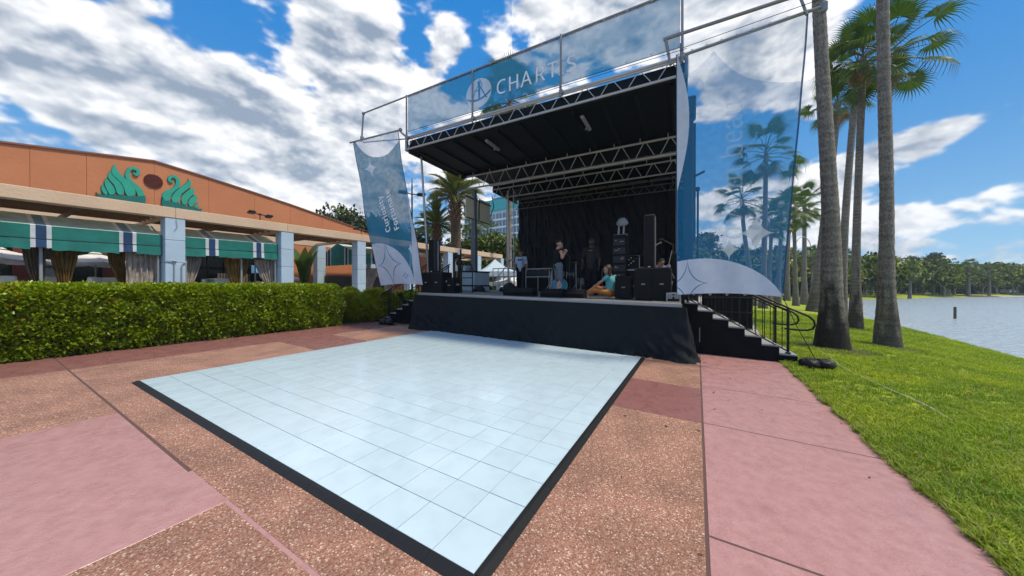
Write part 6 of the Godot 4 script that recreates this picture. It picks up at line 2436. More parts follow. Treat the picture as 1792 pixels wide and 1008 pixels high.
func build_terrace() -> void:
	cabana("long green awning with two blue and white stripe bands left of the first pillar", -3.2, 2.12, [[-1.62, -1.52, -1.30, -1.20], [-0.30, -0.22, -0.05, 0.03], [1.22, 1.30, 1.49, 1.57]], false)
	cabana("green awning with two stripe bands between the first and second blue pillars", 2.66, 5.52, [[3.22, 3.31, 3.49, 3.58], [4.65, 4.76, 4.93, 5.02]], false)
	cabana("green gable-ended awning with striped side behind the third blue pillar", 9.75, 12.4, [[10.7, 10.8, 11.0, 11.1]], true)
	# drapes
	drape("sheer grey brown drape left of the awning post, drawn half aside", -0.40, -0.02, 14.62, M.sheer, 0.9, 0.8)
	drape("golden brown drape tied in the middle right of the awning post", 0.02, 0.52, 14.62, M.gold_cloth, 1.15, 0.5)
	drape("golden brown drape pulled to the right beside the grey pleated curtain", 1.05, 1.42, 14.70, M.gold_cloth, 1.2, 1.0)
	drape("grey pleated curtain hanging straight left of the first blue pillar", 1.40, 2.14, 14.52, M.grey_cloth, 0.0, 0.5)
	drape("pale grey curtain swept back against the first blue pillar", 2.68, 3.20, 14.55, M.grey_cloth, 0.9, 0.15)
	drape("golden brown drape tied round the slim white post left of the second pillar", 3.86, 4.66, 14.62, M.gold_cloth, 0.95, 0.55)
	drape("pale grey curtain swept towards the second blue pillar", 4.85, 5.60, 14.55, M.grey_cloth, 0.75, 0.95)
	drape("beige curtain swept back right of the third blue pillar", 10.6, 11.4, 15.5, M.grey_cloth, 0.7, 0.1)
	drape("beige curtain hanging at the far end of the gable-ended awning", 11.9, 12.35, 15.5, M.grey_cloth, 0.0, 0.5)
	# posts
	for q in [[-0.12, "slim grey post holding the long awning beside the golden drape"], [4.36, "slim white post inside the tied golden drape"]]:
		var b := mb()
		b.box(Q(q[0], 14.5, 1.6), Vector3(0.06, 2.5, 0.06), 0.01)
		var o := obj("awning_post", b, M.conduit, null, Q0(), PYAW)
		tag(o, q[1], "post", "posts of the awnings")
	# dark ribbed screens at the rear of the cabanas
	for q in [[9.3, 11.6, 17.3, "dark ribbed screen wall under the gable-ended awning"], [4.9, 6.2, 18.4, "dark ribbed screen wall behind the second awning"], [11.3, 13.2, 16.4, "dark ribbed screen right of the third blue pillar"]]:
		var t := thing("ribbed_screen", q[3], "screen", Q0(), PYAW, "ribbed screens under the pergola")
		var n := int((q[1] - q[0]) / 0.11)
		for i in n:
			var b := mb()
			bx(b, q[0] + i * 0.11, q[0] + i * 0.11 + 0.085, q[2], q[2] + 0.05, 0.3, 2.25, 0.012)
			obj("slat", b, M.screen, t)
		var b := mb()
		bx(b, q[0], q[1], q[2] + 0.055, q[2] + 0.07, 0.3, 2.25)
		obj("backing", b, M.black, t)
	umbrella("white market umbrella partly hidden by the sheer drape at far left", -0.62, 17.5, 2.80, 1.02)
	umbrella("white market umbrella left of the grey pleated curtain", 1.25, 17.6, 2.82, 1.05)
	umbrella("small white umbrella seen between the second pillar and the banana plant", 7.9, 18.2, 2.25, 0.55)
	var c := chair_proto()
	c.position = QW(0.66, 15.3, 1.02)
	c.rotation.y = PYAW - 0.5
	var sp := [[1.0, 15.5, 0.3, "white terrace chair nearest the umbrella pole, beside a pale table"], [-0.02, 15.4, -0.8, "white terrace chair behind the slim grey awning post"], [-0.85, 15.2, 0.6, "white terrace chair at the far left edge under the long awning"], [3.35, 15.6, -0.5, "white terrace chair right of the first blue pillar"], [3.95, 16.2, 0.2, "pale terrace chair behind the serving counter"]]
	for s in sp:
		copy(c, QW(s[0], s[1], 1.02), PYAW + s[2], s[3])
	# low tables
	for q in [[1.22, 15.2, "pale low table in front of the umbrella pole"], [-1.1, 15.6, "pale low table at the left edge of the terrace"]]:
		var t := thing("low_table", q[2], "table", QW(q[0], q[1], 1.0), PYAW, "low tables on the terrace")
		var b := mb()
		b.box(Vector3(0, 0.42, 0), Vector3(0.7, 0.05, 0.7), 0.01)
		obj("table_top", b, M.cushion, t)
		for sx in [-1.0, 1.0]:
			for sz in [-1.0, 1.0]:
				b = mb()
				b.box(Vector3(sx * 0.31, 0.2, sz * 0.31), Vector3(0.05, 0.4, 0.05), 0.006)
				obj("leg", b, M.cushion, t)
	# serving counter, screen on the wall, round hanging disc
	var t := thing("serving_counter", "pale grey-green serving counter below the golden drape", "counter", QW(4.05, 15.4, 1.0), PYAW)
	var b := mb()
	b.box(Vector3(0, 0.45, 0), Vector3(0.6, 0.9, 0.62), 0.015)
	obj("counter_body", b, M.trailer, t)
	b = mb()
	b.box(Vector3(0, 0.925, 0), Vector3(0.68, 0.045, 0.7), 0.01)
	obj("counter_top", b, M.cushion, t)
	t = thing("wall_screen", "small lit screen on the maroon wall behind the golden drape", "screen", Q0(), PYAW)
	b = mb()
	bx(b, 6.35, 6.95, 18.80, 18.85, 2.3, 2.75, 0.01)
	obj("screen_case", b, M.black, t)
	b = mb()
	bx(b, 6.38, 6.92, 18.79, 18.803, 2.33, 2.72)
	var sm := mat(0.12, 0.25, 0.42, 0.3)
	sm.albedo_texture = ntex(noise(FastNoiseLite.TYPE_CELLULAR, 0.12, 1, 2), 128, ramp([[0, lin(0.05, 0.15, 0.35)], [0.5, lin(0.15, 0.4, 0.5)], [1, lin(0.6, 0.7, 0.75)]]))
	sm.albedo_color = Color.WHITE
	sm.uv1_triplanar = true
	sm.uv1_scale = Vector3.ONE * 1.5
	sm.emission_enabled = true
	sm.emission = lin(0.05, 0.10, 0.16)
	sm.emission_energy_multiplier = 1.0
	obj("screen_face", b, sm, t)
	var ol := OmniLight3D.new()
	ol.name = "screen_glow"
	ol.light_energy = 0.02
	ol.light_color = Color(0.6, 0.8, 1.0)
	ol.omni_range = 6.0
	ol.shadow_enabled = true
	t.add_child(ol)
	ol.position = Q(6.65, 18.6, 2.5)
	t = thing("round_disc", "round pale disc leaning under the swept grey curtain", "disc", QW(5.55, 16.2, 1.2), PYAW)
	b = mb()
	b.lathe([Vector2(0.0, -0.02), Vector2(0.33, -0.015), Vector2(0.34, 0.0), Vector2(0.33, 0.015), Vector2(0.0, 0.02)], 24, Vector3(0, 0.35, 0), Basis(Vector3(0, 0, 1), PI * 0.42))
	obj("disc_face", b, M.cushion, t)
	b = mb()
	b.lathe([Vector2(0.0, -0.026), Vector2(0.11, -0.026), Vector2(0.11, 0.026), Vector2(0.0, 0.026)], 16, Vector3(0.0, 0.33, 0), Basis(Vector3(0, 0, 1), PI * 0.42))
	obj("disc_hub", b, M.maroon, t)


# ---------- the tower hotel, tents, lamp posts ----------
func build_far_structures() -> void:
	var at := Vector3(0, 0, -150)
	var t := thing("hotel_tower", "pale blue hotel slab with ribbons of windows and a teal roof band", "building", Vector3(-2.0, 0, -138), -0.62)
	var W := 74.0
	var b := mb()
	b.box(Vector3(12, 17.5, -8.2), Vector3(W, 35.0, 15.6), 0.1)
	obj("body", b, M.hotel, t)
	b = mb()
	b.box(Vector3(12, 37.4, -8.0), Vector3(W + 0.6, 4.8, 16.4), 0.1)
	obj("roof_band", b, M.hotel_teal, t)
	for f in 9:
		var y := 5.2 + f * 3.35
		b = mb()
		b.box(Vector3(12, y - 1.25, 0.15), Vector3(W, 0.7, 0.9), 0.05)
		obj("floor_band", b, M.hotel_white, t)
		for k in 20:
			var x := 12 - W * 0.5 + 1.9 + k * 3.7
			if absf(x + 2.0) > 26.0: continue
			b = mb()
			b.box(Vector3(x, y + 0.35, -0.36), Vector3(3.2, 2.3, 0.16), 0.03)
			var w := obj("window", b, M.hotel_glass, t)
			b = mb()
			b.box(Vector3(x - 1.72, y + 0.35, -0.1), Vector3(0.24, 2.4, 0.6), 0.03)
			b.box(Vector3(x, y + 0.35, -0.26), Vector3(0.14, 2.3, 0.1))
			obj("mullion", b, M.hotel_white, w)
	# canopy tents behind the stage
	for q in [[-1.15, 22.0, 3.5, 1.6, "pale blue pointed canopy tent behind the stage railing", "trailer"], [0.35, 25.0, 2.9, 1.8, "white canopy tent behind the rear posts of the stage", "umbrella"], [-7.6, 30.0, 3.6, 2.4, "low pale tent roof behind the left loudspeaker stack", "trailer"]]:
		var y0 := 0.5
		var n := thing("canopy_tent", q[4], "tent", Vector3(q[0], y0, -q[1]), 0.3, "tents behind the stage")
		var s: float = q[3]
		var hgt_: float = q[2] - y0
		b = mb()
		var e := hgt_ - 0.9
		var cs := [Vector3(-s, e, s), Vector3(s, e, s), Vector3(s, e, -s), Vector3(-s, e, -s)]
		for i in 4:
			var p: Vector3 = cs[i]
			var r: Vector3 = cs[(i + 1) % 4]
			b.grid(6, 6, func(u: float, v: float) -> Vector3: return p.lerp(r, u).lerp(Vector3(0, hgt_, 0), v) - Vector3(0, 0.25 * sin(v * PI), 0))
		obj("tent_roof", b, M[q[5]], n)
		b = mb()
		for i in 4:
			var p: Vector3 = cs[i]
			var r: Vector3 = cs[(i + 1) % 4]
			b.quad(p - Vector3(0, 0.3, 0), r - Vector3(0, 0.3, 0), r, p)
		obj("tent_valance", b, M[q[5]], n)
		for p in cs:
			b = mb()
			b.tube(Vector3(p.x, 0, p.z), p, 0.03)
			obj("leg", b, M.alu, n)
	# lamp post with two box heads on the left
	t = thing("lamp_post", "slim dark lamp post with two flat heads beside the left banner", "street lamp", Vector3(-5.55, 0.3, -18.0), 0.5, "lamp posts")
	b = mb()
	b.tube(Vector3(0, 0, 0), Vector3(0, 7.0, 0), 0.06, 0.04)
	b.tube(Vector3(0, 6.9, 0), Vector3(0, 7.35, 0), 0.03, 0.02)
	obj("pole", b, M.black_metal, t)
	for s in [-1.0, 1.0]:
		b = mb()
		b.tube(Vector3(0, 6.45, 0), Vector3(s * 0.3, 6.5, 0), 0.03)
		obj("arm", b, M.black_metal, t)
		b = mb()
		b.box(Vector3(s * 0.5, 6.5, 0), Vector3(0.46, 0.14, 0.34), 0.04, Basis(Vector3(0, 0, 1), s * 0.06))
		obj("lamp_head", b, M.black_metal, t)
	# curved-arm lamps on the lawn
	for q in [[31.5, 36.0, -1.0, "lamp post with a swan-neck arm behind the right banner edge"], [37.0, 62.0, 1.0, "distant double swan-neck lamp post near the lake"]]:
		var p := G(q[0], q[1], 0)
		t = thing("lamp_post", q[3], "street lamp", p, 0.4, "lamp posts")
		b = mb()
		b.tube(Vector3(0, 0, 0), Vector3(0, 6.6, 0), 0.08, 0.05)
		obj("pole", b, M.conduit, t)
		b = mb()
		var pts := []
		for i in 9:
			var an := PI * i / 8.0
			pts.append(Vector3(1.5 - cos(an) * 1.5 if i > 0 else 0.0, 6.5 + sin(an) * 1.2, 0))
		b.path(pts, [0.045], 6)
		obj("arm", b, M.conduit, t)
		b = mb()
		b.lathe([Vector2(0.22, -0.1), Vector2(0.16, 0.05), Vector2(0.0, 0.12)], 12, Vector3(3.0, 6.42, 0))
		obj("lamp_head", b, M.black_metal, t)
	# black road case and bins behind the right stairs
	t = thing("road_case", "black road case standing behind the right stage stairs", "case", S(-1.25, 4.6), SYAW)
	b = mb()
	b.box(Vector3(0, 0.75, 0), Vector3(1.3, 1.3, 0.9), 0.03)
	obj("case_body", b, M.black, t)
	b = mb()
	for y in [0.3, 0.8, 1.25]: b.box(Vector3(0, y, 0.46), Vector3(1.3, 0.04, 0.02), 0.006)
	obj("edge_strip", b, M.dark_grey, t)
	for sx in [-1.0, 1.0]:
		b = mb()
		b.lathe([Vector2(0.0, -0.03), Vector2(0.09, -0.03), Vector2(0.09, 0.03), Vector2(0.0, 0.03)], 12, Vector3(sx * 0.5, 0.09, 0.35), Basis(Vector3(0, 0, 1), PI * 0.5))
		obj("caster", b, M.rubber, t)
	# white cord on the lawn and dark cable along the hedge
	b = mb()
	var pts := []
	var ks := [[8.8, 9.9], [7.4, 7.6], [6.72, 6.6], [6.3, 5.7], [6.0, 5.1], [5.75, 4.5], [5.4, 3.9]]
	for i in ks.size() - 1:
		for k in 6:
			var f := k / 6.0
			var x := lerpf(ks[i][0], ks[i + 1][0], f) + 0.03 * sin((i + f) * 1.7)
			var z := lerpf(ks[i][1], ks[i + 1][1], f)
			pts.append(G(x, z, 0.07))
	b.path(pts, [0.0055], 5)
	tag(obj("lawn_cord", b, M.cushion), "thin white cord lying across the lawn beside the big palm", "cord")
	b = mb()
	pts = []
	for i in 30:
		var f := i / 29.0
		pts.append(P(lerpf(0.9, 2.6, f), 9.16 + 0.12 * sin(f * 4.0), 0.02 + (0.30 * pow(f, 3.0))))
	b.path(pts, [0.006], 5)
	tag(obj("hedge_cable", b, M.dark_grey), "dark cable trailing along the foot of the clipped hedge", "cable")
	# posts in the lake
	for q in [[32.0, 23.4, 0.9, "wooden post standing in the lake right of the second palm"], [36.2, 31.5, 0.8, "wooden post in the lake just left of the second palm trunk"]]:
		b = mb()
		b.tube(Vector3(0, -1.0, 0), Vector3(0.01, q[2], 0), 0.085, 0.075, 8)
		tag(obj("lake_post", b, M.wood, null, Vector3(q[0] * 1.05, -0.8, -q[1] * 1.05)), q[3], "post", "posts in the lake")
	# parked cars along the far shore
	var cp := thing("parked_car", "white parked car on the far shore seen left of the second palm", "car", Vector3(103.7, hgt(103.7, 95.0) - 0.05, -95.0), 0.33, "cars parked on the far shore")
	b = mb()
	b.prism(PackedVector2Array([Vector2(-2.2, 0.35), Vector2(2.2, 0.35), Vector2(2.2, 0.85), Vector2(1.3, 0.98), Vector2(0.7, 1.42), Vector2(-1.0, 1.45), Vector2(-1.8, 1.0), Vector2(-2.2, 0.92)]), -0.85, 0.85)
	obj("body", b, M.white, cp)
	b = mb()
	b.prism(PackedVector2Array([Vector2(1.12, 1.0), Vector2(0.64, 1.36), Vector2(-0.95, 1.39), Vector2(-1.5, 1.02)]), -0.86, 0.86)
	obj("window", b, M.glass_dark, cp)
	for x in [-1.35, 1.4]:
		for z in [-0.8, 0.8]:
			b = mb()
			b.lathe([Vector2(0.0, -0.1), Vector2(0.33, -0.1), Vector2(0.33, 0.1), Vector2(0.0, 0.1)], 14, Vector3(x, 0.33, z), Basis(Vector3(1, 0, 0), PI * 0.5))
			obj("wheel", b, M.rubber, cp)
	for q in [[116.0, 100.0, "white parked car on the far shore close to the second palm trunk"], [150.0, 98.0, "white parked car on the far shore at the right edge"], [92.0, 92.0, "white parked car on the far shore behind the leaning palm"]]:
		copy(cp, Vector3(q[0], hgt(q[0], q[1]) - 0.05, -q[1]), 0.33, q[2])

# ---------- palms ----------
func fan_leaf(seed_: int, petiole: float, blade: float, droop: float) -> ArrayMesh:
	# a fan palm leaf: petiole along +z, then pleated segments spreading and drooping at the tips
	var r := RandomNumberGenerator.new()
	r.seed = seed_
	var b := mb()
	b.colored = true
	b.col = Color(0.10, 0.11, 0.02)
	b.path([Vector3(0, 0, 0), Vector3(0, 0.06 * petiole, petiole * 0.5), Vector3(0, 0.02, petiole)], [0.028, 0.02, 0.012], 4, false)
	var n := 28
	var hub := Vector3(0, 0.02, petiole)
	for i in n:
		var an := lerpf(-2.15, 2.15, (i + 0.5) / n)
		var d := Vector3(sin(an), 0.0, cos(an))
		var ln := blade * (0.72 + 0.28 * cos(an * 0.55)) * r.randf_range(0.92, 1.08)
		var sd := Vector3(d.z, 0, -d.x)
		var cup := 0.22 * absf(sin(an * 0.5))
		var tone := r.randf_range(0.7, 1.25)
		b.col = Color(0.065 * tone, 0.125 * tone, 0.016 * tone)
		var m1 := hub + d * ln * 0.46 + Vector3(0, cup * ln * 0.5, 0)
		var m2 := hub + d * ln * 0.76 + Vector3(0, cup * ln * 0.45 - droop * ln * 0.14, 0)
		var tip := hub + d * ln * 0.93 + Vector3(0, cup * ln * 0.2 - droop * ln * r.randf_range(0.38, 0.68), 0)
		var w1 := ln * 0.46 * 4.3 / n * 0.52
		var lift := Vector3(0, w1 * 0.45, 0)
		# folded along the middle: two faces up to m1, one beyond
		b.tri(hub, m1 - sd * w1, m1 + lift)
		b.tri(hub, m1 + lift, m1 + sd * w1)
		b.quad(m1 - sd * w1, m2 - sd * w1 * 0.35, m2 + lift * 0.5, m1 + lift)
		b.quad(m1 + lift, m2 + lift * 0.5, m2 + sd * w1 * 0.35, m1 + sd * w1)
		if r.randf() < 0.3: b.col = Color(0.20, 0.15, 0.05)
		b.tri(m2 - sd * w1 * 0.35, tip, m2 + sd * w1 * 0.35)
	return b.done()

func pinnate_leaf(seed_: int, ln: float) -> ArrayMesh:
	var r := RandomNumberGenerator.new()
	r.seed = seed_
	var b := mb()
	b.colored = true
	b.col = Color(0.16, 0.15, 0.04)
	var pts := []
	var at := func(f: float) -> Vector3: return Vector3(0, 0.55 * sin(f * 1.9) * ln * 0.32 - 0.16 * f * f * f * ln, f * ln * (1.0 - 0.10 * f))
	for i in 9: pts.append(at.call(i / 8.0))
	b.path(pts, [0.05, 0.035, 0.028, 0.024, 0.02, 0.016, 0.012, 0.008, 0.004], 4, false)
	for i in 44:
		var f := lerpf(0.10, 0.99, i / 43.0)
		var p: Vector3 = at.call(f)
		var q: Vector3 = at.call(minf(f + 0.02, 1.0))
		var t := (q - p).normalized() if f < 0.98 else Vector3(0, -0.4, 0.9).normalized()
		var l := ln * 0.20 * sin(PI * (0.14 + 0.80 * f)) * r.randf_range(0.85, 1.1)
		for s in [-1.0, 1.0]:
			var d: Vector3 = (Vector3(s * 0.85, 0.25 + r.randf_range(-0.1, 0.1), 0) + t * 0.75).normalized()
			var tone := r.randf_range(0.7, 1.25)
			b.col = Color(0.125 * tone, 0.145 * tone, 0.032 * tone)
			var wv := t * l * 0.055
			var e: Vector3 = p + d * l - Vector3(0, l * 0.18, 0)
			var m: Vector3 = p + d * l * 0.55
			b.quad(p - wv, p + wv, m + wv, m - wv)
			b.tri(m - wv, m + wv, e)
	return b.done()

func palm_trunk(pts: Array, rad: Array, stain: float, tone: Color, sd: int) -> MB:
	# ringed trunk with an uneven, stained surface in vertex colours
	var b := mb()
	b.colored = true
	var nz := noise(FastNoiseLite.TYPE_SIMPLEX, 1.6, 4, sd)
	var nv := noise(FastNoiseLite.TYPE_SIMPLEX, 5.0, 3, sd + 1)
	var cv := Curve3D.new()
	for i in pts.size():
		var tin: Vector3 = (pts[maxi(i - 1, 0)] - pts[mini(i + 1, pts.size() - 1)]) * 0.16
		cv.add_point(pts[i], tin, -tin)
	var L0 := cv.get_baked_length()
	var nr := mini(170, int(L0 / 0.055))
	var seg := 20
	var base := 0
	for j in nr + 1:
		var f := float(j) / nr
		var s := f * L0
		var c := cv.sample_baked(s)
		var k := f * (rad.size() - 1)
		var i0 := mini(int(k), rad.size() - 2)
		var r: float = lerpf(rad[i0], rad[i0 + 1], k - i0)
		r *= 1.0 + 0.026 * sin(s * 46.0 + 1.5 * nv.get_noise_1d(s * 3.0)) * smoothstep(0.5, 2.0, s)
		for q in seg + 1:
			var an := TAU * q / seg
			var d := Vector3(cos(an), 0, sin(an))
			var bump := 1.0 + 0.05 * nv.get_noise_3d(d.x * 0.4, s * 1.4, d.z * 0.4) + 0.10 * stain * nz.get_noise_3d(d.x * 1.2, s * 0.3, d.z * 1.2) * exp(-s * 0.9)
			var g := 1.0 + 0.35 * nz.get_noise_3d(d.x * 0.9, s * 0.8, d.z * 0.9) + 0.20 * sin(s * 46.0 + 1.5 * nv.get_noise_1d(s * 3.0))
			var st := smoothstep(0.0, 0.5, 0.9 * nz.get_noise_3d(d.x * 1.1 + 9.0, s * 0.22, d.z * 1.1) + 0.5 * nv.get_noise_3d(d.x * 0.9, s * 0.3, d.z) + 0.78 - s * 0.40) * stain
			var col := Color(tone.r * g, tone.g * g, tone.b * g).lerp(Color(0.022, 0.017, 0.013), clampf(st, 0, 0.92))
			b.col = col
			b.vert(c + d * r * bump, d, Vector2(float(q) / seg, s))
	for j in nr:
		for q in seg:
			var a := j * (seg + 1) + q
			var e := a + seg + 1
			b.ix.append_array(PackedInt32Array([a, a + 1, e + 1, a, e + 1, e]))
	return b

var fan := []
var fan_dead: ArrayMesh
var pinn := []

func frond_basis(yaw: float, pitch: float, roll: float) -> Basis:
	return Basis(Vector3.UP, yaw) * Basis(Vector3.RIGHT, -pitch) * Basis(Vector3(0, 0, 1), roll)

func fan_palm(label: String, base: Vector3, pts: Array, rad: Array, n: int, size: float, stain := 0.3, crown := true, seed_ := 1) -> Node3D:
	var t := thing("fan_palm", label, "palm tree", base, 0, "fan palms on the lawn")
	var tb := palm_trunk(pts, rad, stain, Color(0.27, 0.25, 0.225), seed_)
	obj("trunk", tb, M.trunk, t)
	# a mulch ring at the foot
	if not crown: return t
	var r := RandomNumberGenerator.new()
	r.seed = seed_ * 31 + 7
	var top: Vector3 = pts[pts.size() - 1]
	for i in n:
		var f := (i + 0.5) / n
		var yaw := i * 2.39996 + r.randf_range(-0.25, 0.25)
		var pitch := lerpf(1.35, -0.95, pow(f, 0.85)) + r.randf_range(-0.12, 0.12)
		var o := inst("frond", fan[r.randi() % fan.size()], M.frond, t, top + Vector3(0, lerpf(0.25, -0.35, f) * size, 0))
		o.basis = frond_basis(yaw, pitch, r.randf_range(-0.4, 0.4)) * size * r.randf_range(0.88, 1.1)
	for i in int(n * 0.12):
		var o := inst("dead_frond", fan_dead, M.dead_frond, t, top + Vector3(0, -0.42 * size, 0))
		o.basis = frond_basis(r.randf() * TAU, r.randf_range(-1.35, -1.0), 0.0) * size * r.randf_range(0.7, 0.95)
	return t

func date_palm(label: String, base: Vector3, h: float, rt: float, n: int, size: float, seed_: int) -> void:
	var t := thing("date_palm", label, "palm tree", base, 0, "date palms behind the pergola")
	var tb := palm_trunk([Vector3(0, -0.3, 0), Vector3(0.05, h * 0.5, 0), Vector3(0, h, 0)], [rt * 1.1, rt * 0.95, rt], 0.2, Color(0.12, 0.085, 0.055), seed_)
	obj("trunk", tb, M.trunk, t)
	var r := RandomNumberGenerator.new()
	r.seed = seed_
	# stubs of old leaf bases under the crown
	for i in 60:
		var f := i / 60.0
		var an := i * 2.39996
		var y := h - 0.1 - f * 1.9
		var b := mb()
		var d := Vector3(cos(an), 0, sin(an))
		b.tube(Vector3(0, y, 0) + d * rt * 0.8, Vector3(0, y + 0.26, 0) + d * (rt + 0.16), 0.075, 0.045, 5)
		obj("leaf_base", b, M.leaf_base, t)
	for i in n:
		var f := (i + 0.5) / n
		var o := inst("frond", pinn[r.randi() % pinn.size()], M.frond, t, Vector3(0, h + lerpf(0.3, -0.15, f), 0))
		o.basis = frond_basis(i * 2.39996 + r.randf_range(-0.2, 0.2), lerpf(1.25, -0.55, pow(f, 0.9)), r.randf_range(-0.5, 0.5)) * size * r.randf_range(0.85, 1.1)


# ---------- leafy trees ----------
func leaf_crown(sd: int, lobes: Array, count: int, leaf: float, c0: Color, c1: Color, flat := 0.0) -> ArrayMesh:
	# many leaf sprays spread through a handful of lobes; lobes: [centre, radii]
	var r := RandomNumberGenerator.new()
	r.seed = sd
	var b := mb()
	b.colored = true
	var vol := 0.0
	for l in lobes: vol += l[1].x * l[1].z
	for l in lobes:
		var c: Vector3 = l[0]
		var rr: Vector3 = l[1]
		var n := int(count * rr.x * rr.z / vol)
		var lt := r.randf_range(0.75, 1.2)
		for i in n:
			var d := Vector3(r.randfn(), r.randfn(), r.randfn()).normalized()
			var k := pow(r.randf(), 0.35)
			if r.randf() < 0.07: k *= 1.18
			var p := c + d * rr * k
			var tone := lt * r.randf_range(0.65, 1.35)
			var mix := r.randf()
			for q in 4:
				var s := leaf * r.randf_range(0.6, 1.25)
				var o := p + Vector3(r.randfn(), r.randfn() * 0.7, r.randfn()) * leaf * 0.55
				var ax := Vector3(r.randfn(), r.randfn() * 0.6 + flat, r.randfn()).normalized()
				var e1 := ax.cross(Vector3(r.randfn(), r.randfn(), r.randfn())).normalized() * s * 0.5
				var e2 := ax.cross(e1).normalized() * s * 0.30
				b.col = Color(lerpf(c0.r, c1.r, mix) * tone, lerpf(c0.g, c1.g, mix) * tone, lerpf(c0.b, c1.b, mix) * tone)
				var nn := (ax * (1.0 if ax.dot(d) > 0 else -1.0) + d * 0.8 + Vector3(0, 0.25, 0)).normalized()
				var i0 := b.vert(o - e1, nn)
				b.vert(o + e2, nn)
				b.vert(o + e1, nn)
				b.vert(o - e2, nn)
				b.ix.append_array(PackedInt32Array([i0, i0 + 2, i0 + 1, i0, i0 + 3, i0 + 2]))
	return b.done()

func tree_proto(called: String, label: String, group: String, sd: int, h: float, trunk_h: float, tr: float, lobes: Array, count: int, leaf: float, c0: Color, c1: Color, bark: Material, flat := 0.0) -> Node3D:
	var t := thing(called, label, "tree", Vector3.ZERO, 0, group)
	var b := mb()
	b.path([Vector3(0, -0.4, 0), Vector3(0.03 * h, trunk_h * 0.5, 0), Vector3(0, trunk_h, 0.02 * h)], [tr * 1.3, tr, tr * 0.8], 7)
	for l in lobes:
		var c: Vector3 = l[0]
		b.path([Vector3(0, trunk_h * 0.92, 0.02 * h), Vector3(c.x * 0.4, lerpf(trunk_h, c.y, 0.5), c.z * 0.4), c], [tr * 0.6, tr * 0.4, tr * 0.12], 5, false)
	obj("trunk", b, bark, t)
	inst("crown", leaf_crown(sd, lobes, count, leaf, c0, c1, flat), M.leaf, t)
	return t

func lobes_round(sd: int, n: int, h0: float, h1: float, rad: float, lr: float) -> Array:
	var r := RandomNumberGenerator.new()
	r.seed = sd
	var o := []
	for i in n:
		var an := i * 2.4 + r.randf() * 0.7
		var f := (i + 0.5) / n
		var k := rad * sqrt(1.0 - pow(absf(f - 0.35) * 1.3, 2.0)) * r.randf_range(0.5, 1.0) if f < 0.99 else 0.0
		var s := lr * r.randf_range(0.75, 1.25)
		o.append([Vector3(cos(an) * k, lerpf(h0, h1, f), sin(an) * k), Vector3(s, s * 0.72, s)])
	return o


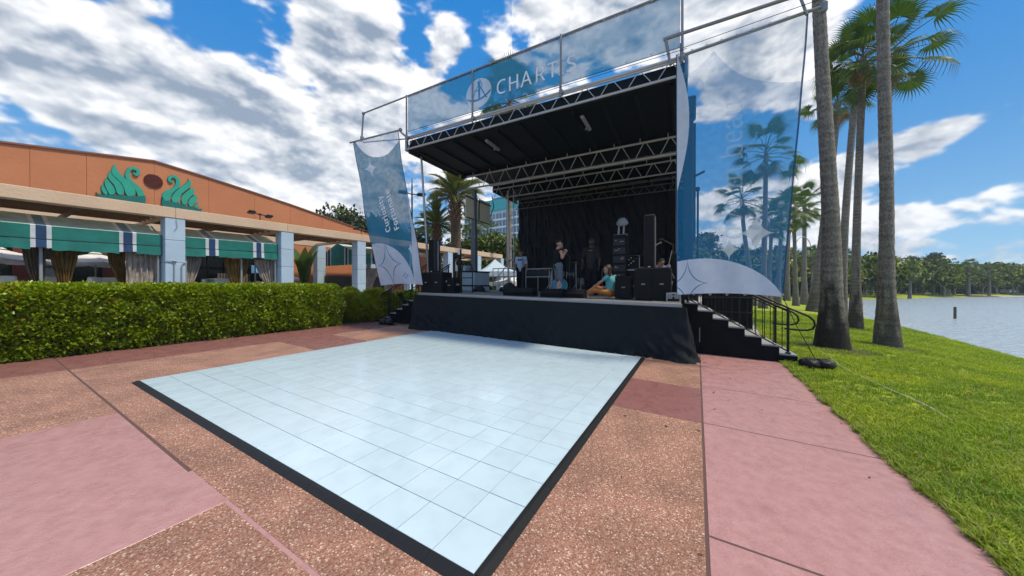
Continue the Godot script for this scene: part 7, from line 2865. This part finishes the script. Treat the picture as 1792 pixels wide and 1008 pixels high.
func build_plants() -> void:
	M.trunk = mat(1, 1, 1, 0.9)
	M.trunk.vertex_color_use_as_albedo = true
	bumpy(M.trunk, ntex(noise(FastNoiseLite.TYPE_SIMPLEX, 0.05, 5, 77), 512, null, 8.0), 1.0)
	M.trunk.albedo_texture = ntex(noise(FastNoiseLite.TYPE_SIMPLEX, 0.02, 6, 78), 512, ramp([[0.0, Color(0.45, 0.42, 0.40)], [0.45, Color(0.85, 0.83, 0.81)], [1.0, Color(1, 1, 1)]]))
	M.trunk.uv1_triplanar = true
	M.trunk.uv1_scale = Vector3(2.0, 0.7, 2.0)
	M.frond = mat(1, 1, 1, 0.5)
	M.frond.vertex_color_use_as_albedo = true
	M.frond.cull_mode = BaseMaterial3D.CULL_DISABLED
	M.frond.backlight_enabled = true
	M.frond.backlight = Color(0.75, 0.80, 0.35)
	M.dead_frond = mat(0.13, 0.09, 0.05, 0.85)
	M.dead_frond.cull_mode = BaseMaterial3D.CULL_DISABLED
	M.dead_frond.backlight_enabled = true
	M.dead_frond.backlight = Color(0.5, 0.4, 0.25)
	M.leaf_base = mat(0.16, 0.10, 0.045, 0.9)
	M.leaf = mat(1, 1, 1, 0.6)
	M.leaf.vertex_color_use_as_albedo = true
	M.leaf.cull_mode = BaseMaterial3D.CULL_DISABLED
	M.leaf.backlight_enabled = true
	M.leaf.backlight = Color(0.6, 0.7, 0.25)
	M.bark = mat(0.11, 0.09, 0.07, 0.9)
	M.pale_bark = mat(0.30, 0.27, 0.23, 0.9)
	for k in 4: fan.append(fan_leaf(100 + k, [1.2, 1.35, 1.05, 1.25][k], [0.85, 0.9, 0.8, 0.95][k], [0.7, 1.0, 0.5, 1.2][k]))
	fan_dead = fan_leaf(140, 0.6, 0.9, 1.6)
	for k in 3: pinn.append(pinnate_leaf(200 + k, 2.6))

	# the two big palms by the paving: flared, stained feet
	var g := G(8.71, 8.83, -0.05)
	fan_palm("big palm with a black stained flaring foot right of the stage stairs", g, [Vector3(0, 0, 0), Vector3(0.02, 0.5, 0), Vector3(0.0, 1.6, 0), Vector3(-0.05, 4.0, 0), Vector3(-0.35, 9.0, 0), Vector3(-0.6, 14.6, 0)], [0.40, 0.235, 0.20, 0.175, 0.16, 0.15, 0.142, 0.136, 0.13, 0.125, 0.12], 34, 1.0, 1.0, true, 3)
	g = G(11.55, 9.95, -0.05)
	fan_palm("straight grey palm with a flared foot standing nearest the lake at right", g, [Vector3(0, 0, 0), Vector3(-0.02, 0.6, 0), Vector3(-0.05, 2.0, 0), Vector3(-0.06, 5.0, 0), Vector3(-0.18, 9.5, 0), Vector3(-0.25, 16.0, 0)], [0.33, 0.20, 0.165, 0.155, 0.15, 0.145, 0.14, 0.135, 0.13, 0.125, 0.12], 34, 1.0, 0.55, true, 5)
	# the palm hidden behind it, only its crown in view
	g = G(15.85, 13.75, -0.05)
	fan_palm("palm whose crown spreads right of the straight grey trunk at top right", g, [Vector3(0, 0, 0), Vector3(0, 5, 0), Vector3(0.0, 11.9, 0)], [0.3, 0.2, 0.17, 0.16], 22, 1.1, 0.3, true, 8)
	# slim pair
	g = G(15.36, 14.48, -0.05)
	fan_palm("slim palm with the right of two near trunks, its crown high at right", g, [Vector3(0, 0, 0), Vector3(0.0, 1.2, 0), Vector3(0.05, 5.0, 0), Vector3(0.30, 12.2, 0)], [0.28, 0.165, 0.14, 0.13, 0.125, 0.12, 0.12], 23, 0.88, 0.7, true, 11)
	g = G(18.5, 18.2, -0.05)
	fan_palm("slim leaning palm whose trunk shows just right of the stained palm", g, [Vector3(0, 0, 0), Vector3(0.08, 3.0, 0), Vector3(0.28, 7.0, 0), Vector3(0.87, 14.4, 0)], [0.28, 0.19, 0.165, 0.155, 0.15, 0.14], 23, 0.95, 0.3, true, 14)
	# leaning palm left of the stained one, crown behind its trunk
	g = G(24.2, 25.9, -0.05)
	fan_palm("palm leaning right behind the stained palm, crown at mid height", g, [Vector3(0, 0, 0), Vector3(0.25, 1.6, 0), Vector3(0.75, 6.5, 0), Vector3(1.78, 16.8, 0)], [0.62, 0.38, 0.33, 0.30, 0.27, 0.25, 0.23], 23, 1.2, 0.4, true, 17)
	# farther down the lawn
	var far := [
		[35.0, 38.8, 12.2, 0.22, 0.0, 1.25, "palm with a small full crown standing left of the leaning palm"],
		[42.0, 49.5, 15.2, 0.24, 0.3, 1.3, "palm half hidden by the right edge of the wide banner"],
		[50.0, 54.0, 7.6, 0.17, 0.0, 1.0, "short slender palm with a pale trunk between two nearer trunks"],
		[56.0, 54.5, 8.3, 0.17, 0.1, 1.0, "short palm peeping out right of the stained trunk"],
		[19.6, 25.3, 12.2, 0.17, 0.2, 1.25, "tall dark palm seen through the middle of the wide banner"],
		[21.5, 28.8, 9.6, 0.17, -1.1, 1.2, "palm with a curved trunk seen low through the wide banner"],
		[26.2, 32.0, 9.2, 0.18, 0.4, 1.2, "broad palm seen through the banner beside its right edge"],
		[29.8, 34.0, 9.8, 0.17, -0.2, 1.1, "palm close behind the right edge of the wide banner"],
		[24.5, 31.0, 8.0, 0.16, 0.3, 1.0, "shortest palm of the group seen through the wide banner"],
	]
	for i in far.size():
		var q: Array = far[i]
		fan_palm(q[6], G(q[0], q[1], -0.1), [Vector3(0, 0, 0), Vector3(q[4] * 0.3, q[2] * 0.3, 0), Vector3(q[4] * 0.8, q[2] * 0.7, 0), Vector3(q[4], q[2], 0)], [q[3] * 2.0, q[3] * 1.15, q[3], q[3] * 0.9, q[3] * 0.85], 22, q[5], 0.3, true, 30 + i)
	# tall palm behind the stage, its crown above the roof
	fan_palm("tall palm behind the stage whose crown rises above the roof edge", Vector3(-0.25, 0.3, -27.0), [Vector3(0, 0, 0), Vector3(0, 8, 0), Vector3(0.1, 17.0, 0)], [0.3, 0.22, 0.2, 0.18], 30, 1.5, 0.2, true, 50)
	# mulch rings round the near palms
	var mr := mb()
	for q in [[8.71, 8.83, 0.95], [11.55, 9.95, 0.8], [15.36, 14.48, 0.6]]:
		mr = mb()
		mr.grid(24, 3, func(u: float, v: float) -> Vector3:
			var rr: float = q[2] * v * (1.0 + 0.18 * sin(u * TAU * 3.0 + q[0]))
			var x: float = q[0] + cos(u * TAU) * rr
			var z: float = q[1] + sin(u * TAU) * rr
			return G(x, z, 0.085 - 0.055 * v), true)
		var st := setting("mulch_ring")
		obj("mulch", mr, M.soil, st)

	# date palms over the pergola
	date_palm("taller date palm with a thick shaggy trunk left of the lifting column", Vector3(-4.2, 0.3, -24.0), 8.1, 0.38, 46, 1.05, 61)
	date_palm("shorter date palm with a knobbly grey trunk left of the taller one", Vector3(-6.0, 0.3, -26.0), 6.3, 0.30, 40, 0.9, 62)
	# slender background palms left of the stage
	for q in [[-11.5, 48, 10.2, "slender distant palm seen just right of the left banner"], [-13.0, 50, 11.0, "slender distant palm left of the stage corner post"], [-5.0, 46, 10.6, "slender distant palm right of the taller date palm"], [-6.8, 52, 11.6, "distant palm seen between the two date palm trunks"], [-3.8, 50, 9.8, "slender distant palm beside the lifting column"], [-9.5, 55, 10.0, "farthest slender palm behind the shorter date palm"]]:
		fan_palm(q[3], Vector3(q[0], 0.3, -q[1]), [Vector3(0, 0, 0), Vector3(0.1, q[2] * 0.5, 0), Vector3(0, q[2], 0)], [0.2, 0.15, 0.14], 22, 1.15, 0.1, true, int(70 + q[1]))

	# broad trees behind the hall and behind the stage
	var oak := tree_proto("broadleaf_tree", "dark broad tree rising behind the right end of the orange hall", "broad trees behind the buildings", 301, 12.0, 4.0, 0.35, lobes_round(301, 13, 5.0, 11.0, 4.2, 2.3), 1500, 0.55, Color(0.030, 0.055, 0.012), Color(0.075, 0.11, 0.02), M.bark)
	oak.position = Vector3(-22.5, 0.3, -46)
	for q in [[-18.5, 47, 0.92, "dark broad tree seen through the left banner"], [-26.5, 52, 0.85, "dark tree top just showing left of the broad tree over the hall"], [-15.5, 50, 0.8, "broad tree between the left banner and the corner post"], [-8.0, 58, 0.85, "broad tree low behind the shorter date palm"]]:
		copy(oak, Vector3(q[0], 0.3, -q[1]), q[0], q[3], q[2])
	var bush := tree_proto("garden_tree", "yellow-green garden tree behind the stage railing", "garden trees behind the stage", 311, 7.0, 1.8, 0.16, lobes_round(311, 10, 1.6, 6.0, 2.3, 1.4), 1100, 0.34, Color(0.06, 0.10, 0.010), Color(0.15, 0.20, 0.025), M.bark)
	bush.position = Vector3(-2.2, 0.3, -34)
	for q in [[-0.2, 36, 1.05, "green garden tree right of the lifting column"], [1.8, 37, 0.95, "garden tree behind the rear posts of the stage"], [-3.6, 38, 0.95, "garden tree directly behind the lifting column"], [3.6, 38, 1.0, "garden tree near the edge of the black backdrop"], [-0.9, 46, 1.35, "taller green tree in front of the hotel tower"], [2.6, 50, 1.3, "taller green tree below the hotel windows at right"], [-5.4, 40, 0.8, "low garden tree under the date palms"], [5.5, 46, 1.2, "garden tree hidden mostly by the backdrop edge"], [-8.5, 42, 0.7, "low green tree behind the pergola roof line"]]:
		copy(bush, Vector3(q[0], 0.3, -q[1]), q[0] * 2.0, q[3], q[2])
	# banana plant between the pillars
	var bp := thing("banana_plant", "banana plant with tall paddle leaves between the second pillar and the rear pillar", "plant", QW(8.0, 17.0, 0.95), 0)
	for i in 11:
		var an := i * 2.4
		var ln := rng.randf_range(1.9, 3.0)
		var rise := rng.randf_range(0.95, 1.35)
		var lf := mb()
		lf.grid(4, 10, func(u: float, v: float) -> Vector3:
			var w := 0.26 * sin(PI * minf(1.0, v * 0.95 + 0.05)) * (u - 0.5) * 2.0
			var c := Vector3(cos(an) * ln * 0.30 * v * v, ln * sin(v * rise) * 1.0 + 0.4, sin(an) * ln * 0.30 * v * v)
			return c + Vector3(-sin(an), 0.25 * absf(u - 0.5), cos(an)) * w, true)
		obj("leaf", lf, M.banana, bp)
	var pb := mb()
	pb.tube(Vector3(0, 0, 0), Vector3(0, 0.9, 0), 0.12, 0.08)
	obj("stem", pb, M.banana, bp)
	# small fern at the first pillar
	var fe := thing("small_fern", "small green fern growing at the foot of the first blue pillar", "plant", QW(2.36, 13.9, 1.45), 0)
	for i in 9:
		var b := mb()
		var an := i * 0.7
		b.path([Vector3.ZERO, Vector3(cos(an) * 0.12, 0.10, sin(an) * 0.12), Vector3(cos(an) * 0.24, 0.08, sin(an) * 0.24)], [0.012, 0.03, 0.004], 4)
		obj("frond", b, M.banana, fe)
	var fs := mb()
	fs.tube(Vector3(0, -0.9, 0), Vector3(0, 0.02, 0), 0.02)
	obj("stem", fs, M.banana, fe)


func build_hedges() -> void:
	# leaf sprays for hedge and shrubs
	var sprays := []
	for k in 3:
		var b := mb()
		b.colored = true
		for i in 9:
			var d := Vector3(rng.randfn(), rng.randf_range(0.1, 1.2), rng.randfn()).normalized()
			var p := d * rng.randf_range(0.015, 0.06)
			var ax := (d + Vector3(rng.randfn(), rng.randfn(), rng.randfn()) * 0.45).normalized()
			var e1 := (d.cross(ax) + d * 0.8).normalized() * rng.randf_range(0.020, 0.034)
			var e2 := ax.cross(e1).normalized() * 0.015
			var tone := rng.randf_range(0.55, 1.35)
			b.col = Color(0.17 * tone, 0.26 * tone, 0.008 * tone)
			if rng.randf() < 0.25: b.col = Color(0.24 * tone, 0.31 * tone, 0.015)
			var mid := p + e1 + ax * 0.004
			b.quad(p, p + e1 - e2, p + e1 * 2.0, p + e1 + e2)
		sprays.append(b.done())
	var lm := mat(1, 1, 1, 0.38)
	lm.vertex_color_use_as_albedo = true
	lm.cull_mode = BaseMaterial3D.CULL_DISABLED
	lm.backlight_enabled = true
	lm.backlight = Color(0.8, 0.85, 0.25)
	var h := thing("clipped_hedge", "long clipped green hedge with a rounded end along the left paving", "hedge")
	var nz := noise(FastNoiseLite.TYPE_SIMPLEX, 1.1, 3, 99)
	var top := 1.24
	# outline of the hedge: a stadium in plan from a -7 to 5.35, b 9.3 to 10.6
	var surf := func(s: float, y: float, inset: float) -> Array:
		# s runs along the front from left, round the end
		var a: float
		var bb: float
		var nn: Vector3
		if s < 11.7:
			a = -7.0 + s
			bb = 9.32
			nn = Vector3(DL.x, 0, -DL.y) * -1.0
		else:
			var th := minf((s - 11.7) / 0.65, PI)
			a = 4.7 + sin(th) * 0.65
			bb = 9.97 - cos(th) * 0.65
			nn = Vector3(DR.x, 0, -DR.y) * sin(th) + Vector3(DL.x, 0, -DL.y) * -cos(th)
		var bul: float = nz.get_noise_2d(s * 1.2, y * 1.4) * 0.10 + 0.10 * sin(clampf(y / top, 0, 1) * PI) - 0.10 * pow(clampf(y / top, 0.0, 1.0), 6.0)
		var p := P(a, minf(bb, 9.5), y) + Vector3(DL.x, 0, -DL.y) * maxf(0.0, bb - 9.5)
		return [p + nn * (bul - inset), nn]
	var b := mb()
	b.grid(150, 10, func(u: float, v: float) -> Vector3: return surf.call(u * 13.7, v * (top - 0.06), 0.10)[0])
	b.grid(60, 8, func(u: float, v: float) -> Vector3:
		var a := lerpf(-7.0, 5.15, u)
		var bb := lerpf(9.40, 10.55, v)
		return P(a, minf(bb, 9.5), top - 0.08) + Vector3(DL.x, 0, -DL.y) * maxf(0.0, bb - 9.5), true)
	obj("twigs", b, M.twig, h)
	var xs := [[], [], []]
	var cs := [PackedColorArray(), PackedColorArray(), PackedColorArray()]
	for i in 22000:
		var s := 3.0 + pow(rng.randf(), 0.85) * 10.6
		var y := rng.randf_range(0.05, top - 0.02)
		if rng.randf() < 0.25: y = top - absf(rng.randfn()) * 0.10
		var gap := nz.get_noise_2d(s * 5.0, y * 5.0)
		if gap < -0.18 and y < top - 0.2 and rng.randf() < 0.75: continue
		var q: Array = surf.call(s, y, absf(rng.randfn()) * 0.045 - 0.05 * maxf(gap, 0.0))
		var nn: Vector3 = q[1]
		var up := (nn + Vector3(0, 0.9 if y < top - 0.15 else 2.2, 0) + Vector3(rng.randfn(), rng.randfn(), rng.randfn()) * 0.4).normalized()
		var bs := Basis(Quaternion(Vector3.UP, up)) * Basis(Vector3.UP, rng.randf() * TAU)
		var tn := rng.randf_range(0.75, 1.2) * (1.0 + 0.35 * nz.get_noise_2d(s * 2.2, y * 3.0))
		cs[i % 3].append(Color(tn * 1.05, tn, tn) if y < top - 0.14 else Color(1.45, 1.30, 1.0))  # top sprays tinted brighter: light on the hedge top put into colour
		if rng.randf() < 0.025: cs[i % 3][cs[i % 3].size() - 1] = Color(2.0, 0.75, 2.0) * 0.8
		var shoot := nn * absf(rng.randfn()) * 0.06 + Vector3(0, 0.03, 0) if rng.randf() < 0.05 else Vector3.ZERO
		xs[i % 3].append(Transform3D(bs * rng.randf_range(0.8, 1.6), q[0] + shoot))
	for i in 11000:
		var a := rng.randf_range(-4.0, 5.2)
		var bb := 9.36 + rng.randf() * 1.2
		var yy: float = top + 0.01 + 0.05 * nz.get_noise_2d(a * 2.0, bb * 2.0) + absf(rng.randfn()) * 0.018
		var e := maxf(a - 4.7, 0.0)
		if e > 0.0 and e * e + pow(bb - 9.97, 2.0) > 0.40: continue
		var p: Vector3 = P(a, minf(bb, 9.5), yy - 0.10 * pow(e / 0.65, 3.0)) + Vector3(DL.x, 0, -DL.y) * maxf(0.0, bb - 9.5)
		var up := Vector3(rng.randfn() * 0.3, 1, rng.randfn() * 0.3).normalized()
		cs[i % 3].append(Color(1.45, 1.30, 1.0))  # same brighter tint, painted as light falling on the top
		xs[i % 3].append(Transform3D(Basis(Quaternion(Vector3.UP, up)) * Basis(Vector3.UP, rng.randf() * TAU) * rng.randf_range(0.9, 1.4), p))
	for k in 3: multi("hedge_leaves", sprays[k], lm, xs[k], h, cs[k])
	# feathery evergreen shrubs beyond its end
	var fsp := []
	for k in 2:
		b = mb()
		b.colored = true
		for i in 16:
			var d := Vector3(rng.randfn() * 0.45, 1.0, rng.randfn() * 0.45).normalized()
			var o := Vector3(rng.randfn(), 0, rng.randfn()) * 0.02
			var l := rng.randf_range(0.10, 0.20)
			var sd := d.cross(Vector3(rng.randfn(), rng.randfn(), rng.randfn())).normalized() * 0.007
			var tone := rng.randf_range(0.55, 1.35)
			b.col = Color(0.21 * tone, 0.25 * tone, 0.014 * tone) if rng.randf() < 0.85 else Color(0.30, 0.20, 0.04)
			b.quad(o - sd, o + sd, o + d * l * 0.7 + sd * 1.3, o + d * l * 0.7 - sd * 1.3)
			b.tri(o + d * l * 0.7 - sd * 1.3, o + d * l * 0.7 + sd * 1.3, o + d * l)
		fsp.append(b.done())
	var shr := [[5.95, 9.95, 0.55, 1.0, "first feathery shrub just beyond the rounded hedge end"], [6.65, 9.75, 0.60, 1.08, "largest feathery shrub in the row behind the left sandbag"], [7.25, 9.55, 0.45, 0.98, "feathery shrub nearest the left stage stairs"], [6.5, 10.8, 0.6, 1.15, "feathery shrub in the second row below the third pillar"], [7.8, 10.9, 0.62, 1.12, "feathery shrub behind the left slanting banner's foot"], [5.7, 10.7, 0.5, 1.05, "feathery shrub tucked behind the hedge end"]]
	for i in shr.size():
		var q: Array = shr[i]
		var t := thing("feathery_shrub", q[4], "shrub", P(q[0], 9.5, 0.0) + Vector3(DL.x, 0, -DL.y) * (q[1] - 9.5), i * 1.3, "feathery shrubs beyond the hedge")
		b = mb()
		b.lathe([Vector2(q[2] * 0.5, 0.0), Vector2(q[2] * 0.85, q[3] * 0.4), Vector2(q[2] * 0.7, q[3] * 0.75), Vector2(0.0, q[3] * 0.92)], 14)
		obj("twigs", b, M.twig, t)
		var xf := [[], []]
		for k in 1500:
			var th := rng.randf() * TAU
			var f := pow(rng.randf(), 0.8)
			var rr: float = q[2] * sin(PI * (0.28 + 0.66 * f)) * rng.randf_range(0.75, 1.08)
			var p := Vector3(cos(th) * rr, q[3] * f * 0.95, sin(th) * rr)
			var up := (Vector3(cos(th), 0, sin(th)) * (1.1 - f) + Vector3.UP * 1.2 + Vector3(rng.randfn(), rng.randfn(), rng.randfn()) * 0.3).normalized()
			xf[k % 2].append(Transform3D(Basis(Quaternion(Vector3.UP, up)) * rng.randf_range(0.8, 1.3), p))
		for k in 2: multi("foliage", fsp[k], lm, xf[k], t)
	# low clipped hedges farther back
	for q in [[8.6, 10.4, 12.6, 0.95, "low yellow-green hedge behind the left stage stairs"], [10.9, 9.9, 13.6, 1.25, "taller green hedge behind the left handrail"], [8.3, 19.5, 10.2, 1.05, "rounded golden bushes behind the rear pillar"]]:
		var t := thing("low_hedge", q[4], "hedge", Vector3.ZERO, 0, "low hedges farther back")
		b = mb()
		var c: Vector3 = P(q[0], 9.5, 0) + Vector3(DL.x, 0, -DL.y) * (q[1] - 9.5)
		var e: Vector3 = P(q[2], 9.5, 0) + Vector3(DL.x, 0, -DL.y) * (q[1] - 9.5)
		b.box((c + e) * 0.5 + Vector3(0, q[3] * 0.45, 0), Vector3(c.distance_to(e), q[3] * 0.9, 0.6), 0.1, Basis(Vector3.UP, PYAW + PI * 0.5))
		obj("twigs", b, M.twig, t)
		var xf := [[], [], []]
		for k in 3600:
			var th := rng.randf() * PI
			var ln: Vector3 = c.lerp(e, rng.randf())
			var nn := Vector3(DL.x, 0, -DL.y) * -cos(th) + Vector3.UP * sin(th)
			var p: Vector3 = ln + Vector3(0, q[3] * 0.5, 0) + Vector3(DL.x, 0, -DL.y) * -cos(th) * 0.42 + Vector3.UP * sin(th) * q[3] * 0.5
			if th < 0.5: p.y -= rng.randf() * q[3] * 0.5
			xf[k % 3].append(Transform3D(Basis(Quaternion(Vector3.UP, (nn + Vector3(0.05, 0.4, 0)).normalized())) * rng.randf_range(1.3, 2.2), p))
		for k in 3: multi("hedge_leaves", sprays[k], lm, xf[k], t)


func build_shore() -> void:
	# trees along the far shore: prototypes, then copies along the waterline
	var c0 := Color(0.11, 0.165, 0.012)
	var c1 := Color(0.28, 0.33, 0.03)
	var protos := []
	for k in 3:
		protos.append(tree_proto("shore_tree", "", "round trees along the far shore", 400 + k, 9.0, 3.0, 0.2, lobes_round(400 + k, 9, 3.2, [7.0, 8.2, 7.4][k], [2.6, 3.0, 3.4][k], [1.7, 1.6, 1.9][k]), 420, 0.75, c0, c1, M.pale_bark))
	var pines := []
	for k in 3:
		var lb := []
		var r := RandomNumberGenerator.new()
		r.seed = 500 + k
		for i in 10:
			var f := i / 9.0
			lb.append([Vector3(r.randf_range(-3.4, 3.4) * (1.1 - f * 0.6), lerpf(8.5, 17.0, f), r.randf_range(-3.0, 3.0)), Vector3(r.randf_range(2.0, 3.3), r.randf_range(0.8, 1.3), r.randf_range(1.8, 2.8))])
		pines.append(tree_proto("pine_tree", "", "tall pines behind the far shore", 510 + k, 17.0, 11.0, 0.26, lb, 520, 0.9, Color(0.035, 0.065, 0.016), Color(0.085, 0.125, 0.024), M.bark))
	var along := Vector2(0.945, 0.327)
	var out := Vector2(-0.327, 0.945)
	var org := out * 34.0
	var used_p := [false, false, false]
	var used_q := [false, false, false]
	var n := 0
	var words := ["round", "broad", "leaning", "small", "full", "pale-stemmed"]
	for i in 74:
		var s := 20.0 + i * 2.55 + rng.randf_range(-0.9, 0.9)
		var d := rng.randf_range(5.5, 15.0)
		var q := org + along * s + out * d
		var k := rng.randi() % 3
		var sc := rng.randf_range(0.68, 1.12)
		var px := 896 + 567 * q.x / q.y
		var place := shore_place(px)
		var label := "round green shore tree " + place
		var pos := Vector3(q.x, hgt(q.x, q.y) - 0.1, -q.y)
		if px_hidden(q.x, q.y): continue
		if not used_p[k]:
			used_p[k] = true
			protos[k].position = pos
			protos[k].set_meta("label", label)
		else:
			copy(protos[k], pos, rng.randf() * TAU, label, sc)
	for i in 64:
		var s := -10.0 + i * 3.6 + rng.randf_range(-1.4, 1.4)
		var d := rng.randf_range(26.0, 52.0)
		var q := org + along * s + out * d
		var k := rng.randi() % 3
		var sc := rng.randf_range(0.66, 0.82)
		var place := shore_place(896 + 567 * q.x / q.y, "pine")
		var label := "tall dark pine " + place
		var pos := Vector3(q.x, hgt(q.x, q.y) - 0.2, -q.y)
		if px_hidden(q.x, q.y): continue
		if not used_q[k]:
			used_q[k] = true
			pines[k].position = pos
			pines[k].set_meta("label", label)
		else:
			copy(pines[k], pos, rng.randf() * TAU, label, sc)
	# undergrowth that closes the foot of the tree line
	var lb := []
	for i in 46:
		var s := 12.0 + i * 4.4
		var q := org + along * s + out * (13.0 + rng.randf() * 12.0)
		lb.append([Vector3(q.x, hgt(q.x, q.y) + rng.randf_range(0.6, 2.6), -q.y), Vector3(3.6, rng.randf_range(1.6, 3.0), 3.0)])
	var ug := inst("undergrowth", leaf_crown(600, lb, 5200, 0.95, Color(0.025, 0.045, 0.010), Color(0.06, 0.085, 0.014)), M.leaf)
	ug.set_meta("kind", "stuff")
	# cabbage palms standing at the far waterline and on the sand bar
	for q in [[1592, 66.0, 5.8, "far cabbage palm with drooping crown just right of the second palm trunk"], [1651, 80.0, 6.6, "far cabbage palm on the dark mound left of the lake post"], [1646, 82.0, 6.0, "far cabbage palm close beside the taller one above the lake post"], [1669, 84.0, 6.2, "slim far cabbage palm directly above the lake post"], [1695, 78.0, 7.2, "far cabbage palm with the tallest crown on the mound"], [1691, 80.0, 5.6, "far cabbage palm leaning beside the tallest one"], [1731, 82.0, 6.6, "lone cabbage palm on the sand bar at right"], [1754, 100.0, 5.4, "far cabbage palm right of the sand bar"], [1577, 90.0, 4.6, "small far palm next to the second trunk's right side"]]:
		var z: float = q[1]
		var x: float = (q[0] - 896.0) / 567.0 * z
		fan_palm(q[3], Vector3(x, -0.85, -z), [Vector3(0, 0, 0), Vector3(0.1, q[2] * 0.5, 0), Vector3(0, q[2], 0)], [0.30, 0.2, 0.19], 20, 1.1, 0.1, true, int(q[0]))
	var t := setting("mound", Vector3(112, -0.8, -80))
	var b := mb()
	b.lathe([Vector2(9, -0.1), Vector2(7, 0.15), Vector2(0.01, 0.5)], 20, Vector3.ZERO, Basis(Vector3(1, 0, 0), Vector3(0, 1, 0), Vector3(0, 0, 0.35)))
	obj("mound_soil", b, M.soil, t)

func px_hidden(x: float, z: float) -> bool:
	# wholly behind the stage or far outside the view
	var px := 896.0 + 567.0 * x / z if z > 1.0 else 9999.0
	return px < 1190.0 or px > 1990.0

var place_count := {}
func shore_place(px: float, kind := "") -> String:
	var where := ""
	if px < 1180: where = "hidden behind the stage"
	elif px < 1240: where = "behind the right column of the stage"
	elif px < 1300: where = "seen through the left half of the wide banner"
	elif px < 1380: where = "seen through the right half of the wide banner"
	elif px < 1420: where = "between the banner edge and the leaning palm"
	elif px < 1480: where = "around the stained palm trunk"
	elif px < 1540: where = "between the slim trunk and the straight grey palm"
	elif px < 1585: where = "behind the straight grey palm trunk"
	elif px < 1640: where = "right of the straight grey palm trunk"
	elif px < 1690: where = "above the lake post"
	elif px < 1735: where = "behind the sand bar"
	elif px < 1795: where = "at the right edge beyond the sand bar"
	else: where = "out beyond the right edge"
	var key := kind + where
	if not place_count.has(key): place_count[key] = 0
	place_count[key] += 1
	var nth := ["", ", second along", ", third along", ", fourth along", ", fifth along", ", sixth along", ", seventh along", ", eighth along", ", ninth along", ", tenth along", ", eleventh along", ", twelfth along", ", thirteenth along", ", fourteenth along", ", fifteenth along"]
	return where + nth[mini(place_count[key] - 1, 14)]

func _ready() -> void:
	rng.seed = 20240611
	make_light()
	make_materials()
	more_materials()
	building_materials()
	build_ground()
	build_paving()
	build_dance_floor()
	build_stage()
	stage_stairs(true)
	stage_stairs(false)
	build_banners()
	build_gear()
	build_people()
	build_hall()
	build_pergola()
	build_terrace()
	build_far_structures()
	build_plants()
	build_hedges()
	build_shore()
	build_grass()
